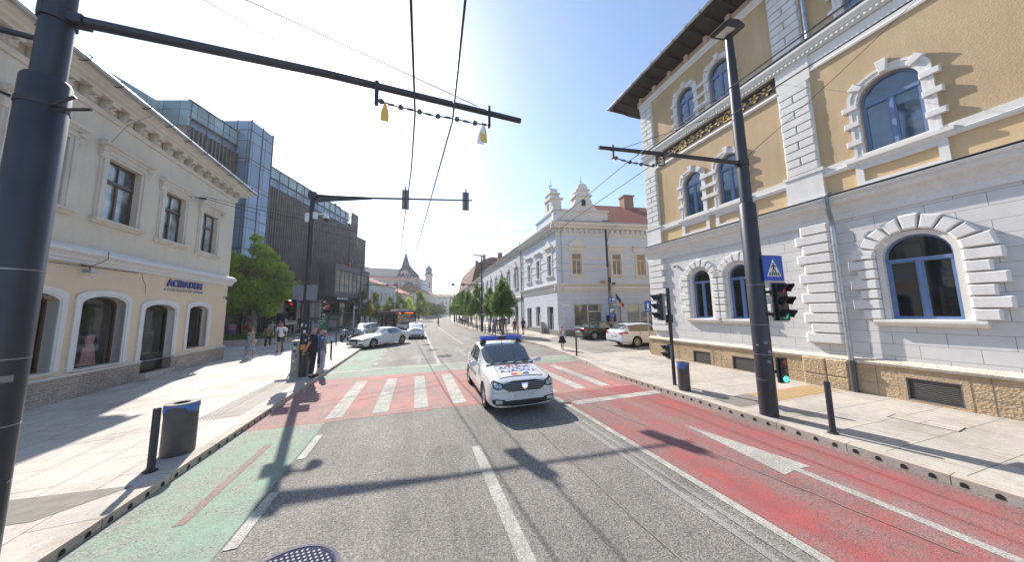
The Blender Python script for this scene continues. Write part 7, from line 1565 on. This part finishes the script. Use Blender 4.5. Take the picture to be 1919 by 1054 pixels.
    move(t,(x,y,z),rz); return t
r_=math.radians
person('bald man in black shirt and trousers, hands clasped behind, at the kerb',-3.66,12.74,r_(100),1.90,bald=True,top='cloth_black',bottom='cloth_black',arms='back',build=1.2,sleeve=.45,skinm='skin')
person('older man in grey-blue shirt and pale trousers behind the man in black',-3.60,13.80,r_(115),1.66,bald='thin',hair='hair_grey',top='cloth_greyblue',bottom='cloth_lilac',arms='down',build=1.0,sleeve=.9,skinm='skin_tan',shoes='shoe_white',tilt=.03)
person('person in blue top mostly hidden behind the two men at the kerb',-3.98,14.8,r_(120),1.74,top='cloth_blue',bottom='cloth_navy',hair='hair_dark')
person('woman in a strapless blue patterned dress walking away with a tan bag',-8.63,19.7,r_(150),1.72,top=None,legs='dress',bottom='print_blue',female=True,stride=.45,bag='shoulder',skinm='skin',hair='hair_brown',longhair=True,shoes='shoe_white')
person('woman in leopard blouse and black trousers beside the man in shorts',-9.96,25.0,r_(10),1.64,top='print_leopard',bottom='cloth_black',female=True,stride=.5,arms='bag',hair='hair_dark',longhair=True,build=1.12,shoes='shoe_white')
person('man in white t-shirt and black shorts with rucksack straps',-8.15,22.15,r_(5),1.84,top='cloth_white',bottom='cloth_black',shorts=True,stride=.5,bag='rucksack',hair='hair_brown',build=1.08)
person('person in pink top and purple skirt under the plane tree',-16.0,33.2,r_(170),1.8,top='cloth_pink',legs='skirt',bottom='cloth_purple',female=True,build=1.2,fingers=False)
person('person in red top beside the person in pink under the plane tree',-15.75,34.8,r_(200),1.75,top='cloth_red',bottom='cloth_khaki',fingers=False)
person('person in white top facing the street near the plane tree trunk',-15.3,34.9,r_(0),1.75,top='cloth_white',bottom='cloth_khaki',fingers=False)
person('grey haired person right of the plane tree trunk',-13.6,34.8,r_(180),1.75,top='cloth_lilac',bottom='cloth_grey',hair='hair_grey',fingers=False); person('person in mauve shirt at the right edge of the planter',-13.1,35.2,r_(170),1.75,top='cloth_pink',bottom='cloth_grey',hair='hair_grey',fingers=False)
person('person in blue shirt half hidden by the plane tree crown near the mast',-11.0,36.5,r_(180),1.8,top='cloth_blue',bottom='cloth_navy',fingers=False)
person('woman in floral blouse and black skirt standing by the single bollard',8.36,15.3,r_(8),1.46,top='print_floral',legs='skirt',bottom='cloth_black',female=True,hair='hair_grey',stride=.3,arms='down',sleeve=.85,shoes='shoe_white',build=1.1,bag=None)
person('woman in maroon top and denim shorts holding the child\'s side',8.95,25.6,r_(180),1.6,top='cloth_maroon',bottom='cloth_denim',shorts=True,female=True,sleeve=0.01,stride=.4,hair='hair_blond',longhair=True)
person('small child in a coral top walking beside the woman',9.6,26.5,r_(180),1.0,top='cloth_coral',bottom='cloth_grey',stride=.4,hair='hair_blond',fingers=False)
person('person with a rucksack and black shorts walking past the ornate house',10.3,26.8,r_(185),1.62,top='cloth_maroon',bottom='cloth_black',shorts=True,stride=.35,bag='rucksack',hair='hair_dark')
person('person in blue jeans and light shirt among the bollards near the lamp pole',8.3,30.6,r_(190),1.65,top='cloth_greyblue',bottom='cloth_denim',hair='hair_brown',stride=.3,fingers=False); person('blond person in black top near the lamp pole',8.9,31.8,r_(170),1.65,top='cloth_black',bottom='cloth_denim',hair='hair_blond',fingers=False)
person('person in black beside the second right-hand street tree',9.5,32.6,r_(90),1.6,top='cloth_black',bottom='cloth_black',fingers=False,stride=.3); person('person in blue t-shirt in the group under the street trees',10.3,34.5,r_(180),1.7,top='cloth_blue',bottom='cloth_grey',fingers=False); person('person in dark red in the group under the street trees',10.9,35.0,r_(150),1.7,top='cloth_maroon',bottom='cloth_black',fingers=False)
person('person in dark coat alone far along the right pavement',8.7,46.5,r_(180),1.6,top='cloth_black',bottom='cloth_black',fingers=False); person('person in a bright green vest far along the right pavement',9.6,56,r_(0),1.65,top='cloth_green',bottom='cloth_grey',fingers=False)
person('pedestrian in black crossing the road far ahead',3.9,53,r_(90),1.65,top='cloth_black',legs='skirt',bottom='cloth_black',fingers=False,stride=.3,z=0,female=True)
for i,(x,y,tp,bt_) in enumerate(((-1.0,69,'cloth_black','cloth_grey'),(.2,71.5,'cloth_greyblue','cloth_black'),(-.3,74,'cloth_navy','cloth_navy'),(1.1,80,'cloth_black','cloth_denim'))): person(['first','second','third','fourth'][i]+' dark figure on the far left pavement beyond the bus',x-1.6,y,r_(40*i),1.7,top=tp,bottom=bt_,fingers=False)
# bus stop shelter and advertising stand in front of the shopping centre
t=thing('advertising_stand','glass stand with a green poster in front of the shopping centre','stand',(-10.1,37.5,.13)); m=MB(); m.box(-10.75,-9.5,37.45,37.6,.2,2.35); m.box(-10.8,-10.72,37.42,37.63,.13,2.5); m.box(-9.53,-9.45,37.42,37.63,.13,2.5); m.box(-10.8,-9.45,37.42,37.63,2.35,2.5); m.build('frame','mall_frame',t); plain('poster_green',(.05,.25,.10),.4,0,.3,3)
m=MB(); m.box(-10.68,-9.57,37.43,37.448,.45,2.3); p=m.build('poster','poster_green',t); m=MB()
for i,(a,b) in enumerate(((.35,.12),(.5,.1),(.28,.08))): m.box(-10.1-a*.7,-10.1+a*.7,37.42,37.43,1.9-i*.28,1.9-i*.28+b)
m.build('poster_marks','ribbon_white',p)
t=thing('bus_shelter','glass bus shelter with a flat roof and a poster behind the motorcycle','shelter',(-8.4,41,.13)); m=MB(); m.box(-10.6,-7.2,40,42,2.5,2.6); m.build('roof','mall_frame',t)
m=MB(); 
for xx in (-10.5,-8.9,-7.3): m.box(xx-.04,xx+.04,40.0,40.08,.13,2.5); m.box(xx-.04,xx+.04,41.9,41.98,.13,2.5)
m.box(-10.5,-7.3,41.92,41.96,2.2,2.3); m.build('post_frame','mall_frame',t); m=MB(); m.box(-10.46,-8.94,40.02,40.06,.35,2.3); m.build('pane','glass_reflect',t); m=MB(); m.box(-8.86,-7.34,41.92,41.94,.35,2.2); m.build('pane','glass_reflect',t); m=MB(); m.box(-10.2,-9.2,40.0,40.015,.9,1.7); m.build('poster','cabinet_grey',t)
t=thing('kick_scooter','pale green electric kick scooter parked by the plane tree planter','scooter',(-9.4,30,.13)); m=MB()
m.tube([(-9.4,29.7,.3),(-9.4,29.6,1.2)],.03,6); m.tube([(-9.65,29.6,1.2),(-9.15,29.6,1.2)],.02,6); m.box(-9.48,-9.32,29.7,30.5,.24,.30); m.build('frame','bus_white',t)
for yy in (29.65,30.6): m=MB(Matrix.Translation((-9.4,yy,.26))@Matrix.Rotation(PI/2,4,'Y')); m.lathe([(.12,-.03),(.13,0),(.12,.03)],n=14); m.build('wheel','tyre',t)
# dust box by the blue house wall
t=thing('wall_cabinet','small grey metal cabinet against the street side of the pale blue house','cabinet',(12.3,28,.13)); m=MB(FW); m.box(3.0,3.5,.1,.45,.13,1.25); m.box(2.95,3.55,.08,.48,1.25,1.3); m.build('body','cabinet_grey',t)
# ================================================================ AIR
m=bpy.data.materials.new('haze_air'); m.use_nodes=True; t=m.node_tree; t.nodes.clear(); o=t.nodes.new('ShaderNodeOutputMaterial'); v=t.nodes.new('ShaderNodeVolumePrincipled')
v.inputs['Color'].default_value=(.93,.96,1,1); v.inputs['Density'].default_value=.0006; v.inputs['Anisotropy'].default_value=.35; t.links.new(v.outputs[0],o.inputs['Volume'])
mb=MB(); mb.box(-70,70,-12,245,-1.03,42); MATS['haze_air']=m; hz=mb.build('haze','haze_air'); hz['kind']='stuff'
S.cycles.volume_bounces=0
